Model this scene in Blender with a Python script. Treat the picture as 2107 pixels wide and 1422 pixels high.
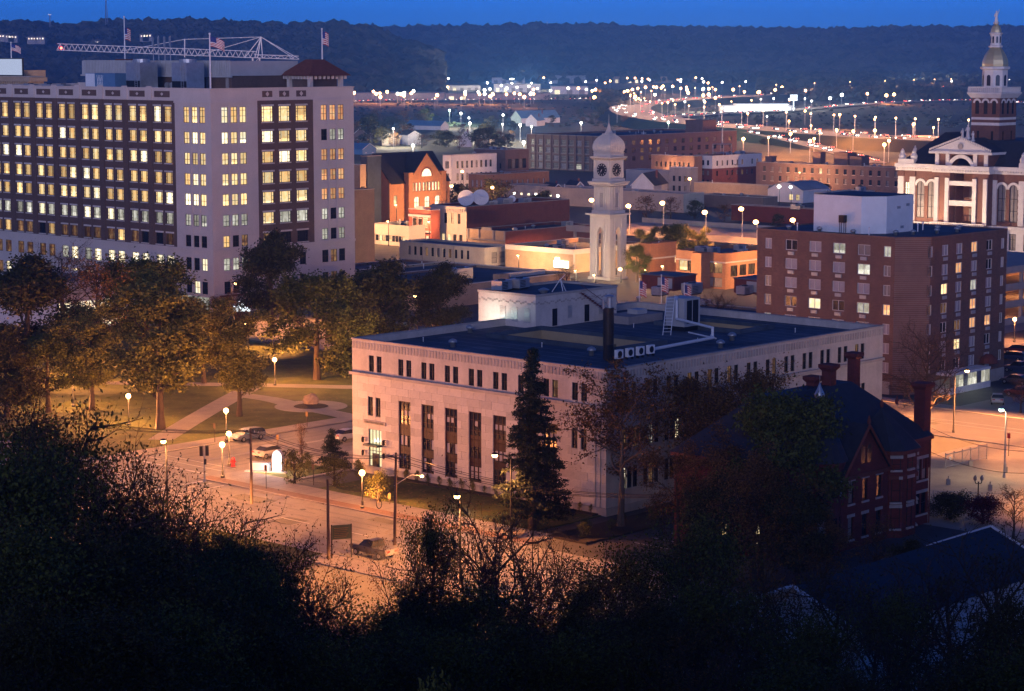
import bpy, math, random
import numpy as np
from mathutils import Vector, Matrix
random.seed(7)
PI = math.pi
R = math.radians
sc = bpy.context.scene
for _o in list(bpy.data.objects):
    bpy.data.objects.remove(_o)
COL = sc.collection

# ------------------------------------------------------------------ camera
# the photograph is 2107 x 1422; focal length 4550 px, horizon on row 110, eye 50 m above the streets
F, PX0, PY0, HZ, EYE = 4550.0, 1053.5, 711.0, 110.0, 50.0
PITCH = math.atan((PY0 - HZ) / F)
CP, SP = math.cos(PITCH), math.sin(PITCH)
cam = bpy.data.cameras.new('camera')
cam.sensor_fit = 'HORIZONTAL'
cam.sensor_width = 36.0
cam.lens = 36.0 * F / 2107.0
cam.clip_start = 1.0
cam.clip_end = 30000.0
camo = bpy.data.objects.new('camera', cam)
camo.location = (0, 0, EYE)
camo.rotation_euler = (PI / 2 - PITCH, 0, 0)
COL.objects.link(camo)
sc.camera = camo

# ------------------------------------------------------------------ dusk sky, afterglow behind the viewer
SUN_EL, SUN_AZ = R(6.0), R(188.0)          # azimuth clockwise from +Y: the sun has gone down behind the viewer
world = bpy.data.worlds.new('World')
sc.world = world
world.use_nodes = True
wt = world.node_tree
bg = wt.nodes['Background']
sky = wt.nodes.new('ShaderNodeTexSky')
sky.sky_type = 'NISHITA'
sky.sun_disc = False
sky.sun_elevation = SUN_EL
sky.sun_rotation = SUN_AZ
sky.ozone_density = 6.5
sky.air_density = 0.3
sky.dust_density = 0.5
tint = wt.nodes.new('ShaderNodeMix')
tint.data_type = 'RGBA'
tint.blend_type = 'MULTIPLY'
tint.inputs[0].default_value = 1.0
tint.inputs[7].default_value = (1.35, 0.90, 1.0, 1)
wt.links.new(sky.outputs[0], tint.inputs[6])
wt.links.new(tint.outputs[2], bg.inputs[0])
bg.inputs[1].default_value = 0.16
sun = bpy.data.lights.new('sun', 'SUN')
sun.energy = 0.95
sun.angle = R(22)
sun.color = (0.96, 0.85, 0.96)
suno = bpy.data.objects.new('sun', sun)
sd_ = Vector((math.sin(SUN_AZ) * math.cos(SUN_EL), math.cos(SUN_AZ) * math.cos(SUN_EL), math.sin(SUN_EL)))
suno.rotation_euler = (-sd_).to_track_quat('-Z', 'Y').to_euler()
suno.location = (0, -200, 300)
COL.objects.link(suno)
vs_ = sc.view_settings
vs_.view_transform = 'Standard'
vs_.look = 'None'
vs_.exposure = 0.2
vs_.gamma = 1.0
vs_.use_curve_mapping = False
sc.render.engine = 'CYCLES'
cy = sc.cycles
cy.use_denoising = True
cy.max_bounces = 6
cy.diffuse_bounces = 2
cy.glossy_bounces = 2
cy.transmission_bounces = 2
cy.volume_bounces = 0
cy.transparent_max_bounces = 6
cy.sample_clamp_direct = 12.0
cy.sample_clamp_indirect = 3.0
cy.caustics_reflective = False
cy.caustics_refractive = False

# ------------------------------------------------------------------ picture -> world helpers
TH = R(47.3)                                 # bearing of the street grid
U = Vector((math.cos(TH), math.sin(TH), 0))
V = Vector((-math.sin(TH), math.cos(TH), 0))
def ray(px, py):
    x, y = (px - PX0) / F, -(py - PY0) / F
    return Vector((x, CP + y * SP, -SP + y * CP))
def G(px, py, z=0.0):
    d = ray(px, py)
    return Vector((0, 0, EYE)) + d * ((z - EYE) / d.z)
def AT(px, py, Y):
    d = ray(px, py)
    return Vector((0, 0, EYE)) + d * (Y / d.y)
def proj(p):
    X, Y, Z = p[0], p[1], p[2] - EYE
    zc, yc = Y * CP - Z * SP, Y * SP + Z * CP
    return PX0 + F * X / zc, PY0 - F * yc / zc
def along(C, D, px, z=0.0):                  # metres along D from C until column px is met
    r = (px - PX0) / F
    return (r * (C.y * CP + (EYE - z) * SP) - C.x) / (D.x - r * D.y * CP)
def hgt(p, py):                              # height above p that shows on row py
    lo, hi = -50.0, 400.0
    for _ in range(50):
        m = (lo + hi) / 2
        if proj((p.x, p.y, m))[1] > py: lo = m
        else: hi = m
    return lo
O_FED = G(1247, 1063)
def T(a, b, z=0.0):                          # street grid, origin at the courthouse corner
    p = O_FED + U * a + V * b
    return Vector((p.x, p.y, z))

# ------------------------------------------------------------------ mesh builder
class MB:
    def __init__(s):
        s.v, s.f, s.m = [], [], []
    def face(s, pts, m=0):
        n = len(s.v)
        s.v += [tuple(p) for p in pts]
        s.f.append(tuple(range(n, n + len(pts))))
        s.m.append(m)
    def box(s, x0, y0, z0, x1, y1, z1, m=0, bottom=True):
        n = len(s.v)
        s.v += [(x0, y0, z0), (x1, y0, z0), (x1, y1, z0), (x0, y1, z0), (x0, y0, z1), (x1, y0, z1), (x1, y1, z1), (x0, y1, z1)]
        fs = [(0, 1, 5, 4), (1, 2, 6, 5), (2, 3, 7, 6), (3, 0, 4, 7), (4, 5, 6, 7)]
        if bottom: fs.append((3, 2, 1, 0))
        for f in fs:
            s.f.append(tuple(i + n for i in f)); s.m.append(m)
        return s
    def prism(s, poly, z0, z1, m=0, mt=None, cap=True):
        n, k = len(s.v), len(poly)
        s.v += [(p[0], p[1], z0) for p in poly] + [(p[0], p[1], z1) for p in poly]
        for i in range(k):
            j = (i + 1) % k
            s.f.append((n + i, n + j, n + k + j, n + k + i)); s.m.append(m)
        if cap:
            s.f.append(tuple(n + k + i for i in range(k))); s.m.append(m if mt is None else mt)
            s.f.append(tuple(n + k - 1 - i for i in range(k))); s.m.append(m)
        return s
    def tube(s, p0, p1, r0, r1=None, n=8, m=0, cap=True):
        r1 = r0 if r1 is None else r1
        p0, p1 = Vector(p0), Vector(p1)
        d = p1 - p0
        if d.length < 1e-6: return s
        d.normalize()
        a = Vector((0, 0, 1)) if abs(d.z) < .9 else Vector((1, 0, 0))
        x = d.cross(a).normalized(); y = d.cross(x)
        k = len(s.v)
        for p, r in ((p0, r0), (p1, r1)):
            for i in range(n):
                t = 2 * PI * i / n
                s.v.append(tuple(p + x * (r * math.cos(t)) + y * (r * math.sin(t))))
        for i in range(n):
            j = (i + 1) % n
            s.f.append((k + j, k + i, k + n + i, k + n + j)); s.m.append(m)
        if cap:
            s.f.append(tuple(k + i for i in range(n))); s.m.append(m)
            s.f.append(tuple(k + n + n - 1 - i for i in range(n))); s.m.append(m)
        return s
    def path(s, pts, r, n=6, m=0):
        for a, b in zip(pts[:-1], pts[1:]): s.tube(a, b, r, r, n, m)
        return s
    def lathe(s, prof, n=16, cx=0, cy=0, m=0, rot=0.0, sq=None):
        k = len(s.v)
        for r, z in prof:
            for i in range(n):
                t = 2 * PI * i / n + rot
                s.v.append((cx + r * math.cos(t), cy + r * math.sin(t), z))
        for j in range(len(prof) - 1):
            for i in range(n):
                i2 = (i + 1) % n
                s.f.append((k + j * n + i, k + j * n + i2, k + (j + 1) * n + i2, k + (j + 1) * n + i)); s.m.append(m)
        s.f.append(tuple(k + (len(prof) - 1) * n + i for i in range(n))); s.m.append(m)
        s.f.append(tuple(k + n - 1 - i for i in range(n))); s.m.append(m)
        return s
    def ball(s, c, r, n=10, m=0, sz=1.0):
        k = n // 2
        prof = [(r * math.sin(PI * i / k) + 1e-4, c[2] - sz * r * math.cos(PI * i / k)) for i in range(k + 1)]
        return s.lathe(prof, n, c[0], c[1], m)
    def mesh(s, name, mats, smooth=False):
        me = bpy.data.meshes.new(name)
        me.from_pydata(s.v, [], s.f)
        for x in (mats if isinstance(mats, (list, tuple)) else [mats]):
            me.materials.append(MAT[x])
        if any(s.m): me.polygons.foreach_set('material_index', s.m)
        if smooth: me.polygons.foreach_set('use_smooth', [True] * len(me.polygons))
        me.update()
        return me
    def build(s, name, mats, parent=None, loc=(0, 0, 0), rz=0.0, smooth=False):
        return obj(name, s.mesh(name, mats, smooth), parent, loc, rz)
def obj(name, me, parent=None, loc=(0, 0, 0), rz=0.0):
    o = bpy.data.objects.new(name, me)
    o.location = loc
    if rz: o.rotation_euler = (0, 0, rz)
    o.parent = parent
    COL.objects.link(o)
    return o
def tag(o, label=None, cat=None, group=None, kind=None):
    if label: o['label'] = label
    if cat: o['category'] = cat
    if group: o['group'] = group
    if kind: o['kind'] = kind
    return o
def thing(name, label, cat, loc=(0, 0, 0), rz=0.0, group=None):
    o = bpy.data.objects.new(name, None)
    o.empty_display_size = 0.5
    o.location = loc
    o.rotation_euler = (0, 0, rz)
    COL.objects.link(o)
    return tag(o, label, cat, group)
def copy_tree(o, parent=None):
    c = o.copy()
    COL.objects.link(c)
    c.parent = parent
    for ch in list(o.children): copy_tree(ch, c)
    return c

# ------------------------------------------------------------------ materials
MAT = {}
def mat(name, col, rough=0.85, var=0.18, scale=1.0, metal=0.0, bump=0.0, spec=0.3, streak=0.0, island=0.0, each=0.0):
    m = bpy.data.materials.new(name); m.use_nodes = True
    nt = m.node_tree; N = nt.nodes; L = nt.links
    b = N['Principled BSDF']
    b.inputs['Roughness'].default_value = rough
    b.inputs['Metallic'].default_value = metal
    b.inputs['Specular IOR Level'].default_value = spec
    tc = N.new('ShaderNodeTexCoord')
    n1 = N.new('ShaderNodeTexNoise'); n1.inputs['Scale'].default_value = scale; n1.inputs['Detail'].default_value = 6
    n2 = N.new('ShaderNodeTexNoise'); n2.inputs['Scale'].default_value = scale * 7; n2.inputs['Detail'].default_value = 3
    L.new(tc.outputs['Object'], n1.inputs['Vector']); L.new(tc.outputs['Object'], n2.inputs['Vector'])
    ad = N.new('ShaderNodeMath'); ad.operation = 'MULTIPLY_ADD'; ad.inputs[1].default_value = 0.45
    L.new(n2.outputs['Fac'], ad.inputs[0]); L.new(n1.outputs['Fac'], ad.inputs[2])
    last = ad
    if streak:
        mp = N.new('ShaderNodeMapping'); mp.inputs['Scale'].default_value = (1.3, 1.3, 0.08)
        n3 = N.new('ShaderNodeTexNoise'); n3.inputs['Scale'].default_value = 1.0; n3.inputs['Detail'].default_value = 5
        L.new(tc.outputs['Object'], mp.inputs['Vector']); L.new(mp.outputs[0], n3.inputs['Vector'])
        a2 = N.new('ShaderNodeMath'); a2.operation = 'MULTIPLY_ADD'; a2.inputs[1].default_value = streak
        L.new(n3.outputs['Fac'], a2.inputs[0]); L.new(last.outputs[0], a2.inputs[2]); last = a2
    if island:
        g = N.new('ShaderNodeNewGeometry')
        a3 = N.new('ShaderNodeMath'); a3.operation = 'MULTIPLY_ADD'; a3.inputs[1].default_value = island
        L.new(g.outputs['Random Per Island'], a3.inputs[0]); L.new(last.outputs[0], a3.inputs[2]); last = a3
    if each:
        oi = N.new('ShaderNodeObjectInfo')
        a4 = N.new('ShaderNodeMath'); a4.operation = 'MULTIPLY_ADD'; a4.inputs[1].default_value = each
        L.new(oi.outputs['Random'], a4.inputs[0]); L.new(last.outputs[0], a4.inputs[2]); last = a4
    mid = 0.5 + each * 0.5 + 0.225 + streak * 0.5 + island * 0.5
    mr = N.new('ShaderNodeMapRange')
    mr.inputs['From Min'].default_value = mid - 0.35; mr.inputs['From Max'].default_value = mid + 0.35
    mr.inputs['To Min'].default_value = 1 - var; mr.inputs['To Max'].default_value = 1 + var
    L.new(last.outputs[0], mr.inputs['Value'])
    mx = N.new('ShaderNodeMix'); mx.data_type = 'RGBA'; mx.blend_type = 'MULTIPLY'; mx.inputs[0].default_value = 1.0
    mx.inputs[6].default_value = (*col, 1)
    L.new(mr.outputs[0], mx.inputs[7]); L.new(mx.outputs[2], b.inputs['Base Color'])
    if bump:
        bp = N.new('ShaderNodeBump'); bp.inputs['Strength'].default_value = bump; bp.inputs['Distance'].default_value = 0.05
        L.new(last.outputs[0], bp.inputs['Height']); L.new(bp.outputs[0], b.inputs['Normal'])
    MAT[name] = m
    return m
def brick(name, c1, c2, mortar, bw=0.42, bh=0.15, var=0.2):
    m = mat(name, (1, 1, 1), 0.9, var, 0.5, streak=0.3)
    nt = m.node_tree; N = nt.nodes; L = nt.links
    tc = N.new('ShaderNodeTexCoord'); sp = N.new('ShaderNodeSeparateXYZ'); cb = N.new('ShaderNodeCombineXYZ')
    ad = N.new('ShaderNodeMath'); ad.operation = 'ADD'
    L.new(tc.outputs['Object'], sp.inputs[0]); L.new(sp.outputs[0], ad.inputs[0]); L.new(sp.outputs[1], ad.inputs[1])
    L.new(ad.outputs[0], cb.inputs[0]); L.new(sp.outputs[2], cb.inputs[1])
    br = N.new('ShaderNodeTexBrick'); br.inputs['Scale'].default_value = 1.0
    br.inputs['Brick Width'].default_value = bw; br.inputs['Row Height'].default_value = bh
    br.inputs['Mortar Size'].default_value = 0.012
    br.inputs['Color1'].default_value = (*c1, 1); br.inputs['Color2'].default_value = (*c2, 1); br.inputs['Mortar'].default_value = (*mortar, 1)
    L.new(cb.outputs[0], br.inputs['Vector'])
    mx = [n for n in N if n.type == 'MIX'][0]
    L.new(br.outputs['Color'], mx.inputs[6])
    return m
def emit(name, col, s, sample=False):
    m = bpy.data.materials.new(name); m.use_nodes = True
    nt = m.node_tree; nt.nodes.clear()
    o = nt.nodes.new('ShaderNodeOutputMaterial'); e = nt.nodes.new('ShaderNodeEmission')
    e.inputs[0].default_value = (*col, 1); e.inputs[1].default_value = s
    nt.links.new(e.outputs[0], o.inputs[0])
    m.cycles.emission_sampling = 'AUTO' if sample else 'NONE'
    MAT[name] = m
    return m
def litroom(name, ca, cb_, s0, s1):          # a lit room behind glass: blinds, furniture, lamps
    m = bpy.data.materials.new(name); m.use_nodes = True
    nt = m.node_tree; N = nt.nodes; L = nt.links; N.clear()
    o = N.new('ShaderNodeOutputMaterial'); e = N.new('ShaderNodeEmission'); gl = N.new('ShaderNodeBsdfGlossy'); add = N.new('ShaderNodeAddShader')
    gl.inputs['Roughness'].default_value = 0.08; gl.inputs['Color'].default_value = (0.06, 0.06, 0.06, 1)
    tc = N.new('ShaderNodeTexCoord'); oi = N.new('ShaderNodeObjectInfo')
    of = N.new('ShaderNodeVectorMath'); of.operation = 'MULTIPLY_ADD'
    cmb = N.new('ShaderNodeCombineXYZ')
    sc1 = N.new('ShaderNodeMath'); sc1.operation = 'MULTIPLY'; sc1.inputs[1].default_value = 97.0
    L.new(oi.outputs['Random'], sc1.inputs[0])
    for i in range(3): L.new(sc1.outputs[0], cmb.inputs[i])
    of.inputs[1].default_value = (1.6, 1.6, 1.1)
    L.new(tc.outputs['Object'], of.inputs[0]); L.new(cmb.outputs[0], of.inputs[2])
    nz = N.new('ShaderNodeTexNoise'); nz.inputs['Scale'].default_value = 1.0; nz.inputs['Detail'].default_value = 3
    L.new(of.outputs[0], nz.inputs['Vector'])
    rp = N.new('ShaderNodeValToRGB')
    rp.color_ramp.elements[0].position = 0.40; rp.color_ramp.elements[0].color = (*ca, 1)
    rp.color_ramp.elements[1].position = 0.66; rp.color_ramp.elements[1].color = (*cb_, 1)
    L.new(nz.outputs['Fac'], rp.inputs[0])
    # brightness: per window, plus a lower strip below the blind
    sp = N.new('ShaderNodeSeparateXYZ'); L.new(tc.outputs['Generated'], sp.inputs[0])
    th = N.new('ShaderNodeMath'); th.operation = 'MULTIPLY_ADD'; th.inputs[1].default_value = 1.7; th.inputs[2].default_value = -1.1
    L.new(oi.outputs['Random'], th.inputs[0])
    lt = N.new('ShaderNodeMath'); lt.operation = 'LESS_THAN'; L.new(sp.outputs[2], lt.inputs[0]); L.new(th.outputs[0], lt.inputs[1])
    n2 = N.new('ShaderNodeTexNoise'); n2.inputs['Scale'].default_value = 4.0; L.new(of.outputs[0], n2.inputs['Vector'])
    k = N.new('ShaderNodeMath'); k.operation = 'MULTIPLY'; L.new(lt.outputs[0], k.inputs[0]); L.new(n2.outputs['Fac'], k.inputs[1])
    mr = N.new('ShaderNodeMapRange'); mr.inputs['To Min'].default_value = s0; mr.inputs['To Max'].default_value = s1
    fr = N.new('ShaderNodeMath'); fr.operation = 'FRACT'
    m7 = N.new('ShaderNodeMath'); m7.operation = 'MULTIPLY'; m7.inputs[1].default_value = 7.31
    L.new(oi.outputs['Random'], m7.inputs[0]); L.new(m7.outputs[0], fr.inputs[0]); L.new(fr.outputs[0], mr.inputs['Value'])
    st = N.new('ShaderNodeMath'); st.operation = 'MULTIPLY_ADD'; st.inputs[1].default_value = s1 * 0.9
    L.new(k.outputs[0], st.inputs[0]); L.new(mr.outputs[0], st.inputs[2])
    L.new(rp.outputs[0], e.inputs[0]); L.new(st.outputs[0], e.inputs[1])
    L.new(e.outputs[0], add.inputs[0]); L.new(gl.outputs[0], add.inputs[1]); L.new(add.outputs[0], o.inputs[0])
    m.cycles.emission_sampling = 'NONE'
    MAT[name] = m

mat('asphalt', (0.085, 0.08, 0.078), 0.75, 0.3, 0.35, bump=0.1)
mat('road', (0.25, 0.235, 0.225), 0.7, 0.22, 0.25, bump=0.1, spec=0.4)
mat('road_worn', (0.19, 0.178, 0.17), 0.65, 0.3, 0.3, spec=0.45)
mat('road_patch', (0.11, 0.105, 0.10), 0.8, 0.25, 0.6)
mat('concrete', (0.34, 0.31, 0.28), 0.8, 0.2, 0.5, bump=0.1)
mat('paver', (0.22, 0.14, 0.11), 0.85, 0.25, 2.0)
mat('paint_white', (0.7, 0.68, 0.64), 0.7, 0.25, 1.5)
mat('lawn', (0.075, 0.085, 0.022), 0.95, 0.7, 0.35, bump=0.4)
mat('field', (0.075, 0.07, 0.045), 0.95, 0.5, 0.012)
mat('earth', (0.05, 0.04, 0.028), 0.95, 0.4, 0.3)
mat('hill', (0.035, 0.036, 0.024), 0.95, 0.8, 0.006)
mat('forest', (0.045, 0.043, 0.028), 0.95, 0.85, 0.006, island=0.5)
mat('limestone', (0.54, 0.49, 0.45), 0.85, 0.22, 0.35, streak=0.5, bump=0.08, each=0.45)
mat('limestone_dark', (0.40, 0.36, 0.33), 0.9, 0.25, 0.5, streak=0.6)
mat('terracotta_cream', (0.55, 0.48, 0.44), 0.8, 0.10, 0.3, streak=0.25)
brick('brick_brown', (0.125, 0.075, 0.058), (0.10, 0.062, 0.05), (0.15, 0.12, 0.105))
brick('brick_red', (0.20, 0.055, 0.04), (0.16, 0.045, 0.035), (0.18, 0.12, 0.1))
brick('brick_deep', (0.16, 0.035, 0.028), (0.12, 0.028, 0.022), (0.12, 0.06, 0.05))
brick('brick_court', (0.17, 0.075, 0.052), (0.14, 0.06, 0.045), (0.18, 0.13, 0.11))
brick('brick_orange', (0.36, 0.16, 0.075), (0.30, 0.13, 0.06), (0.30, 0.22, 0.16))
brick('brick_tan', (0.42, 0.30, 0.19), (0.37, 0.26, 0.165), (0.42, 0.34, 0.26))
brick('brick_apartment', (0.17, 0.095, 0.07), (0.13, 0.07, 0.055), (0.19, 0.15, 0.13))
brick('brick_dull', (0.20, 0.12, 0.095), (0.165, 0.10, 0.08), (0.22, 0.18, 0.16))
mat('plaster_cream', (0.52, 0.46, 0.36), 0.85, 0.15, 0.5, streak=0.4)
mat('plaster_white', (0.62, 0.60, 0.60), 0.85, 0.13, 0.4, streak=0.4)
mat('plaster_grey', (0.30, 0.27, 0.26), 0.85, 0.2, 0.4, streak=0.4)
mat('trim_white', (0.72, 0.70, 0.68), 0.6, 0.08, 1.0)
mat('stone_white', (0.66, 0.62, 0.58), 0.8, 0.12, 0.8, streak=0.2)
mat('clock_cream', (0.62, 0.57, 0.49), 0.7, 0.08, 0.8, streak=0.15)
mat('membrane_dark', (0.062, 0.085, 0.118), 0.85, 0.55, 0.16, bump=0.05)
mat('membrane', (0.13, 0.14, 0.165), 0.8, 0.45, 0.16, bump=0.05)
mat('membrane_pale', (0.27, 0.29, 0.33), 0.7, 0.2, 0.2)
mat('slate', (0.035, 0.038, 0.05), 0.7, 0.25, 1.2, bump=0.15)
mat('shingle', (0.085, 0.078, 0.075), 0.9, 0.3, 1.0)
mat('tile_red', (0.17, 0.06, 0.04), 0.85, 0.3, 1.5)
mat('metal_galv', (0.42, 0.44, 0.46), 0.4, 0.2, 1.2, metal=0.6)
mat('metal_panel', (0.42, 0.42, 0.42), 0.55, 0.12, 0.6)
mat('metal_white', (0.72, 0.74, 0.76), 0.5, 0.08, 0.8)
mat('metal_blue', (0.10, 0.20, 0.34), 0.5, 0.15, 0.8)
mat('metal_dark', (0.025, 0.025, 0.028), 0.45, 0.2, 2.0, metal=0.3)
mat('post_black', (0.015, 0.015, 0.016), 0.5, 0.2, 2.0)
mat('steel_brown', (0.05, 0.035, 0.03), 0.55, 0.3, 1.0, metal=0.3)
mat('bronze_spandrel', (0.035, 0.011, 0.009), 0.55, 0.2, 1.0)
mat('wood_pole', (0.13, 0.095, 0.07), 0.9, 0.3, 1.5, streak=0.5)
mat('gold', (0.66, 0.55, 0.30), 0.42, 0.1, 1.0, metal=0.65)
mat('frame_dark', (0.018, 0.016, 0.016), 0.5, 0.2, 2.0)
mat('frame_white', (0.62, 0.60, 0.58), 0.6, 0.1, 2.0)
mat('glass', (0.02, 0.022, 0.028), 0.12, 0.3, 0.4, spec=0.6)
mat('glass_curtain', (0.22, 0.20, 0.19), 0.35, 0.35, 0.9, spec=0.5)
mat('blind', (0.36, 0.33, 0.36), 0.55, 0.25, 0.7, spec=0.4)
mat('well_tan', (0.38, 0.30, 0.18), 0.85, 0.15, 0.5, streak=0.3)
mat('rust_red', (0.16, 0.05, 0.035), 0.8, 0.25, 1.0)
mat('bark', (0.055, 0.040, 0.030), 0.95, 0.35, 2.0)
mat('bark_pale', (0.13, 0.10, 0.075), 0.95, 0.3, 2.0)
mat('leaf_green', (0.066, 0.074, 0.014), 0.8, 0.55, 0.5, island=1.0)
mat('leaf_dark', (0.046, 0.044, 0.012), 0.8, 0.6, 0.5, island=1.0)
mat('leaf_olive', (0.105, 0.105, 0.024), 0.8, 0.55, 0.5, island=1.0)
mat('leaf_rust', (0.12, 0.062, 0.016), 0.8, 0.55, 0.5, island=1.0)
mat('leaf_red', (0.085, 0.016, 0.014), 0.8, 0.5, 0.5, island=1.0)
mat('leaf_yellow', (0.30, 0.22, 0.04), 0.8, 0.4, 0.5, island=1.0)
mat('needle', (0.020, 0.030, 0.018), 0.85, 0.5, 0.6, island=1.0)
mat('grass_tan', (0.20, 0.13, 0.06), 0.9, 0.4, 1.0, island=0.8)
mat('rubber', (0.012, 0.012, 0.013), 0.8, 0.1, 1.0)
mat('rim', (0.45, 0.45, 0.46), 0.35, 0.1, 1.0, metal=0.8)
for _n, _c in (('paint_silver', (0.42, 0.43, 0.43)), ('paint_slate', (0.12, 0.14, 0.20)), ('paint_darkgrey', (0.06, 0.06, 0.07)), ('paint_navy', (0.04, 0.05, 0.10)), ('paint_carwhite', (0.62, 0.62, 0.62)), ('paint_maroon', (0.13, 0.025, 0.025)), ('hydrant_red', (0.35, 0.02, 0.02)), ('sign_green', (0.03, 0.06, 0.045))):
    mat(_n, _c, 0.32, 0.06, 1.0, metal=0.15, spec=0.5)
mat('stripe_red', (0.36, 0.04, 0.05), 0.8, 0.1, 1.0)
mat('canton_blue', (0.03, 0.05, 0.20), 0.8, 0.1, 1.0)
mat('clock_black', (0.012, 0.012, 0.013), 0.5, 0.1, 1.0)
litroom('lit_amber', (1.0, 0.56, 0.19), (1.0, 0.72, 0.34), 0.45, 1.1)
litroom('lit_warm', (1.0, 0.64, 0.25), (1.0, 0.82, 0.48), 0.6, 1.5)
litroom('lit_bright', (1.0, 0.80, 0.45), (1.0, 0.92, 0.72), 1.0, 1.9)
litroom('lit_pale', (0.55, 0.52, 0.40), (0.95, 0.92, 0.80), 0.35, 0.9)
litroom('lit_red', (1.0, 0.40, 0.16), (1.0, 0.62, 0.30), 0.45, 0.9)
litroom('lit_dim', (0.16, 0.06, 0.03), (0.42, 0.24, 0.10), 0.25, 0.7)
litroom('lit_door', (1.0, 0.82, 0.42), (1.0, 0.88, 0.55), 0.9, 1.1)
emit('lamp_sodium', (1.0, 0.52, 0.18), 26.0)
emit('lamp_orange', (1.0, 0.46, 0.16), 40.0)
emit('lamp_white', (1.0, 0.93, 0.80), 40.0)
emit('lamp_cool', (0.72, 0.95, 1.0), 22.0)
emit('lamp_green', (0.62, 1.0, 0.72), 20.0)
emit('lamp_red', (1.0, 0.08, 0.05), 14.0)
emit('lamp_signal_green', (0.1, 1.0, 0.6), 8.0)
emit('headlight', (1.0, 0.90, 0.74), 34.0)
emit('tail_light', (1.0, 0.10, 0.06), 14.0)
emit('sign_lit', (1.0, 0.88, 0.62), 6.0)
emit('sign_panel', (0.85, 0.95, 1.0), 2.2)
emit('billboard_lit', (0.62, 0.72, 1.0), 0.62)
# ------------------------------------------------------------------ ground, streets, hills
from mathutils import noise as mnoise
def fn(x, y=0.0, z=0.0, o=4):
    return mnoise.fractal(Vector((x, y, z)), 1.0, 2.0, o)
def struct(name, mb, m, label=None, smooth=False):
    o = mb.build(name, m, smooth=smooth)
    return tag(o, label, kind='structure')
def quad(name, pts, m, label=None):
    mb = MB(); mb.face(pts); return struct(name, mb, m, label)
def hill_z(x, y):                             # the bluff the photograph is taken from
    t = (y - 6.0) / 142.0
    z = 46.5 if t < 0 else 46.5 * max(0.0, 1 - t) ** 1.15
    if 0 < t < 1: z += 1.2 * fn(x * .03, y * .03) * (1 - t)
    return z if y < 148 else -0.6
quad('ground', [(-2600, -400, 0), (2600, -400, 0), (2600, 6600, 0), (-2600, 6600, 0)], 'asphalt', 'dark paved ground of the town blocks')
mb = MB(); nx, ny = 61, 56
for j in range(ny):
    for i in range(nx):
        x = -240 + 480 * i / (nx - 1); y = -260 + 416 * j / (ny - 1)
        mb.v.append((x, y, hill_z(x, y)))
for j in range(ny - 1):
    for i in range(nx - 1):
        k = j * nx + i; mb.f.append((k, k + 1, k + nx + 1, k + nx)); mb.m.append(0)
struct('hillside', mb, 'earth', 'dark wooded slope below the viewpoint', True)
quad('field', [(-2590, 980, .05), (2590, 980, .05), (2590, 6590, .05), (-2590, 6590, .05)], 'field', 'dark river flats beyond the town')

def sheet(name, a0, a1, b0, b1, z, m, label=None):
    return quad(name, [T(a0, b0, z), T(a1, b0, z), T(a1, b1, z), T(a0, b1, z)], m, label)
def slab(name, a0, a1, b0, b1, z, m, label=None):
    mb = MB(); mb.prism([T(a0, b0), T(a1, b0), T(a1, b1), T(a0, b1)], -0.1, z, 0)
    return struct(name, mb, m, label)
sheet('road', -32.5, -16.3, -160, 300, .012, 'road', 'orange-lit street in front of the stone courthouse')
sheet('road', -16.3, 420, 50, 66, .016, 'road', 'street between the courthouse and the park')
sheet('road', -90, -32.5, 50, 66, .016, 'road', 'street leaving the junction beside the park')
sheet('road', 72, 88, -320, 420, .020, 'road', 'wide street behind the courthouse')
sheet('road', 152, 164, -320, 420, .012, 'road', 'shopping street before the clock tower')
slab('pavement', -16.3, -14.5, -3, 49.5, .13, 'paver', 'red brick strip along the kerb')
slab('pavement', -14.5, -11.0, -3, 49.5, .132, 'concrete', 'pale concrete pavement along the courthouse lawn')
slab('pavement', -16.15, -16.42, -3.1, 49.6, .135, 'concrete', 'kerb of the courthouse pavement')
slab('pavement', -11.0, 0, 40.2, 49.5, .128, 'concrete', 'concrete corner plaza')
slab('pavement', 0, 70, 43.2, 49.5, .126, 'concrete', 'pavement beside the courthouse end wall')
slab('pavement', -16.3, 70, 66.5, 69.5, .13, 'concrete', 'pavement along the park edge')
slab('pavement', -36.5, -32.9, -30, 49, .12, 'concrete', 'pavement under the trees across the street')
slab('pavement', 68.5, 71.6, -120, 49, .13, 'concrete', 'pavement behind the courthouse')
slab('pavement', 88.4, 91.6, -20, 330, .13, 'concrete', 'pavement before the tall office block')
slab('lawn', -10.9, -0.2, 0.5, 34.5, .10, 'lawn', 'green courthouse lawn')
slab('lawn', -9.5, -1.5, 40.8, 47.8, .15, 'lawn', 'corner lawn round the bright monument')
slab('lawn', -16.3, 70, 69.6, 168, .11, 'lawn', 'park lawn under the lamps')
slab('lawn', -40, -33.5, 8.8, 26, .135, 'lawn', 'grass verge across the street')
sheet('parking_lot', 20, 68.4, -48, -6, .024, 'concrete', 'pale lamp-lit lot behind the gate')
sheet('parking_lot', 88.5, 150, -60, 12, .026, 'road', 'car park beside the brick apartments')
slab('planting_bed', -1.2, 0.9, 1.0, 33, .22, 'earth')
slab('planting_bed', -12, 8, -7.5, -2.2, .2, 'earth')
mb = MB(); rgw = random.Random(12)
for a in (-30.6, -28.9, -22.4, -20.7, -19.2, -27.2):           # wheel tracks worn along the street
    b = -60.0
    while b < 48:
        L_ = rgw.uniform(6, 16); w_ = rgw.uniform(.35, .6); s_ = rgw.uniform(-.15, .15)
        mb.face([T(a + s_, b, .020), T(a + s_ + w_, b, .020), T(a + s_ + w_, b + L_, .020), T(a + s_, b + L_, .020)]); b += L_ + rgw.uniform(.2, 3)
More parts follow.
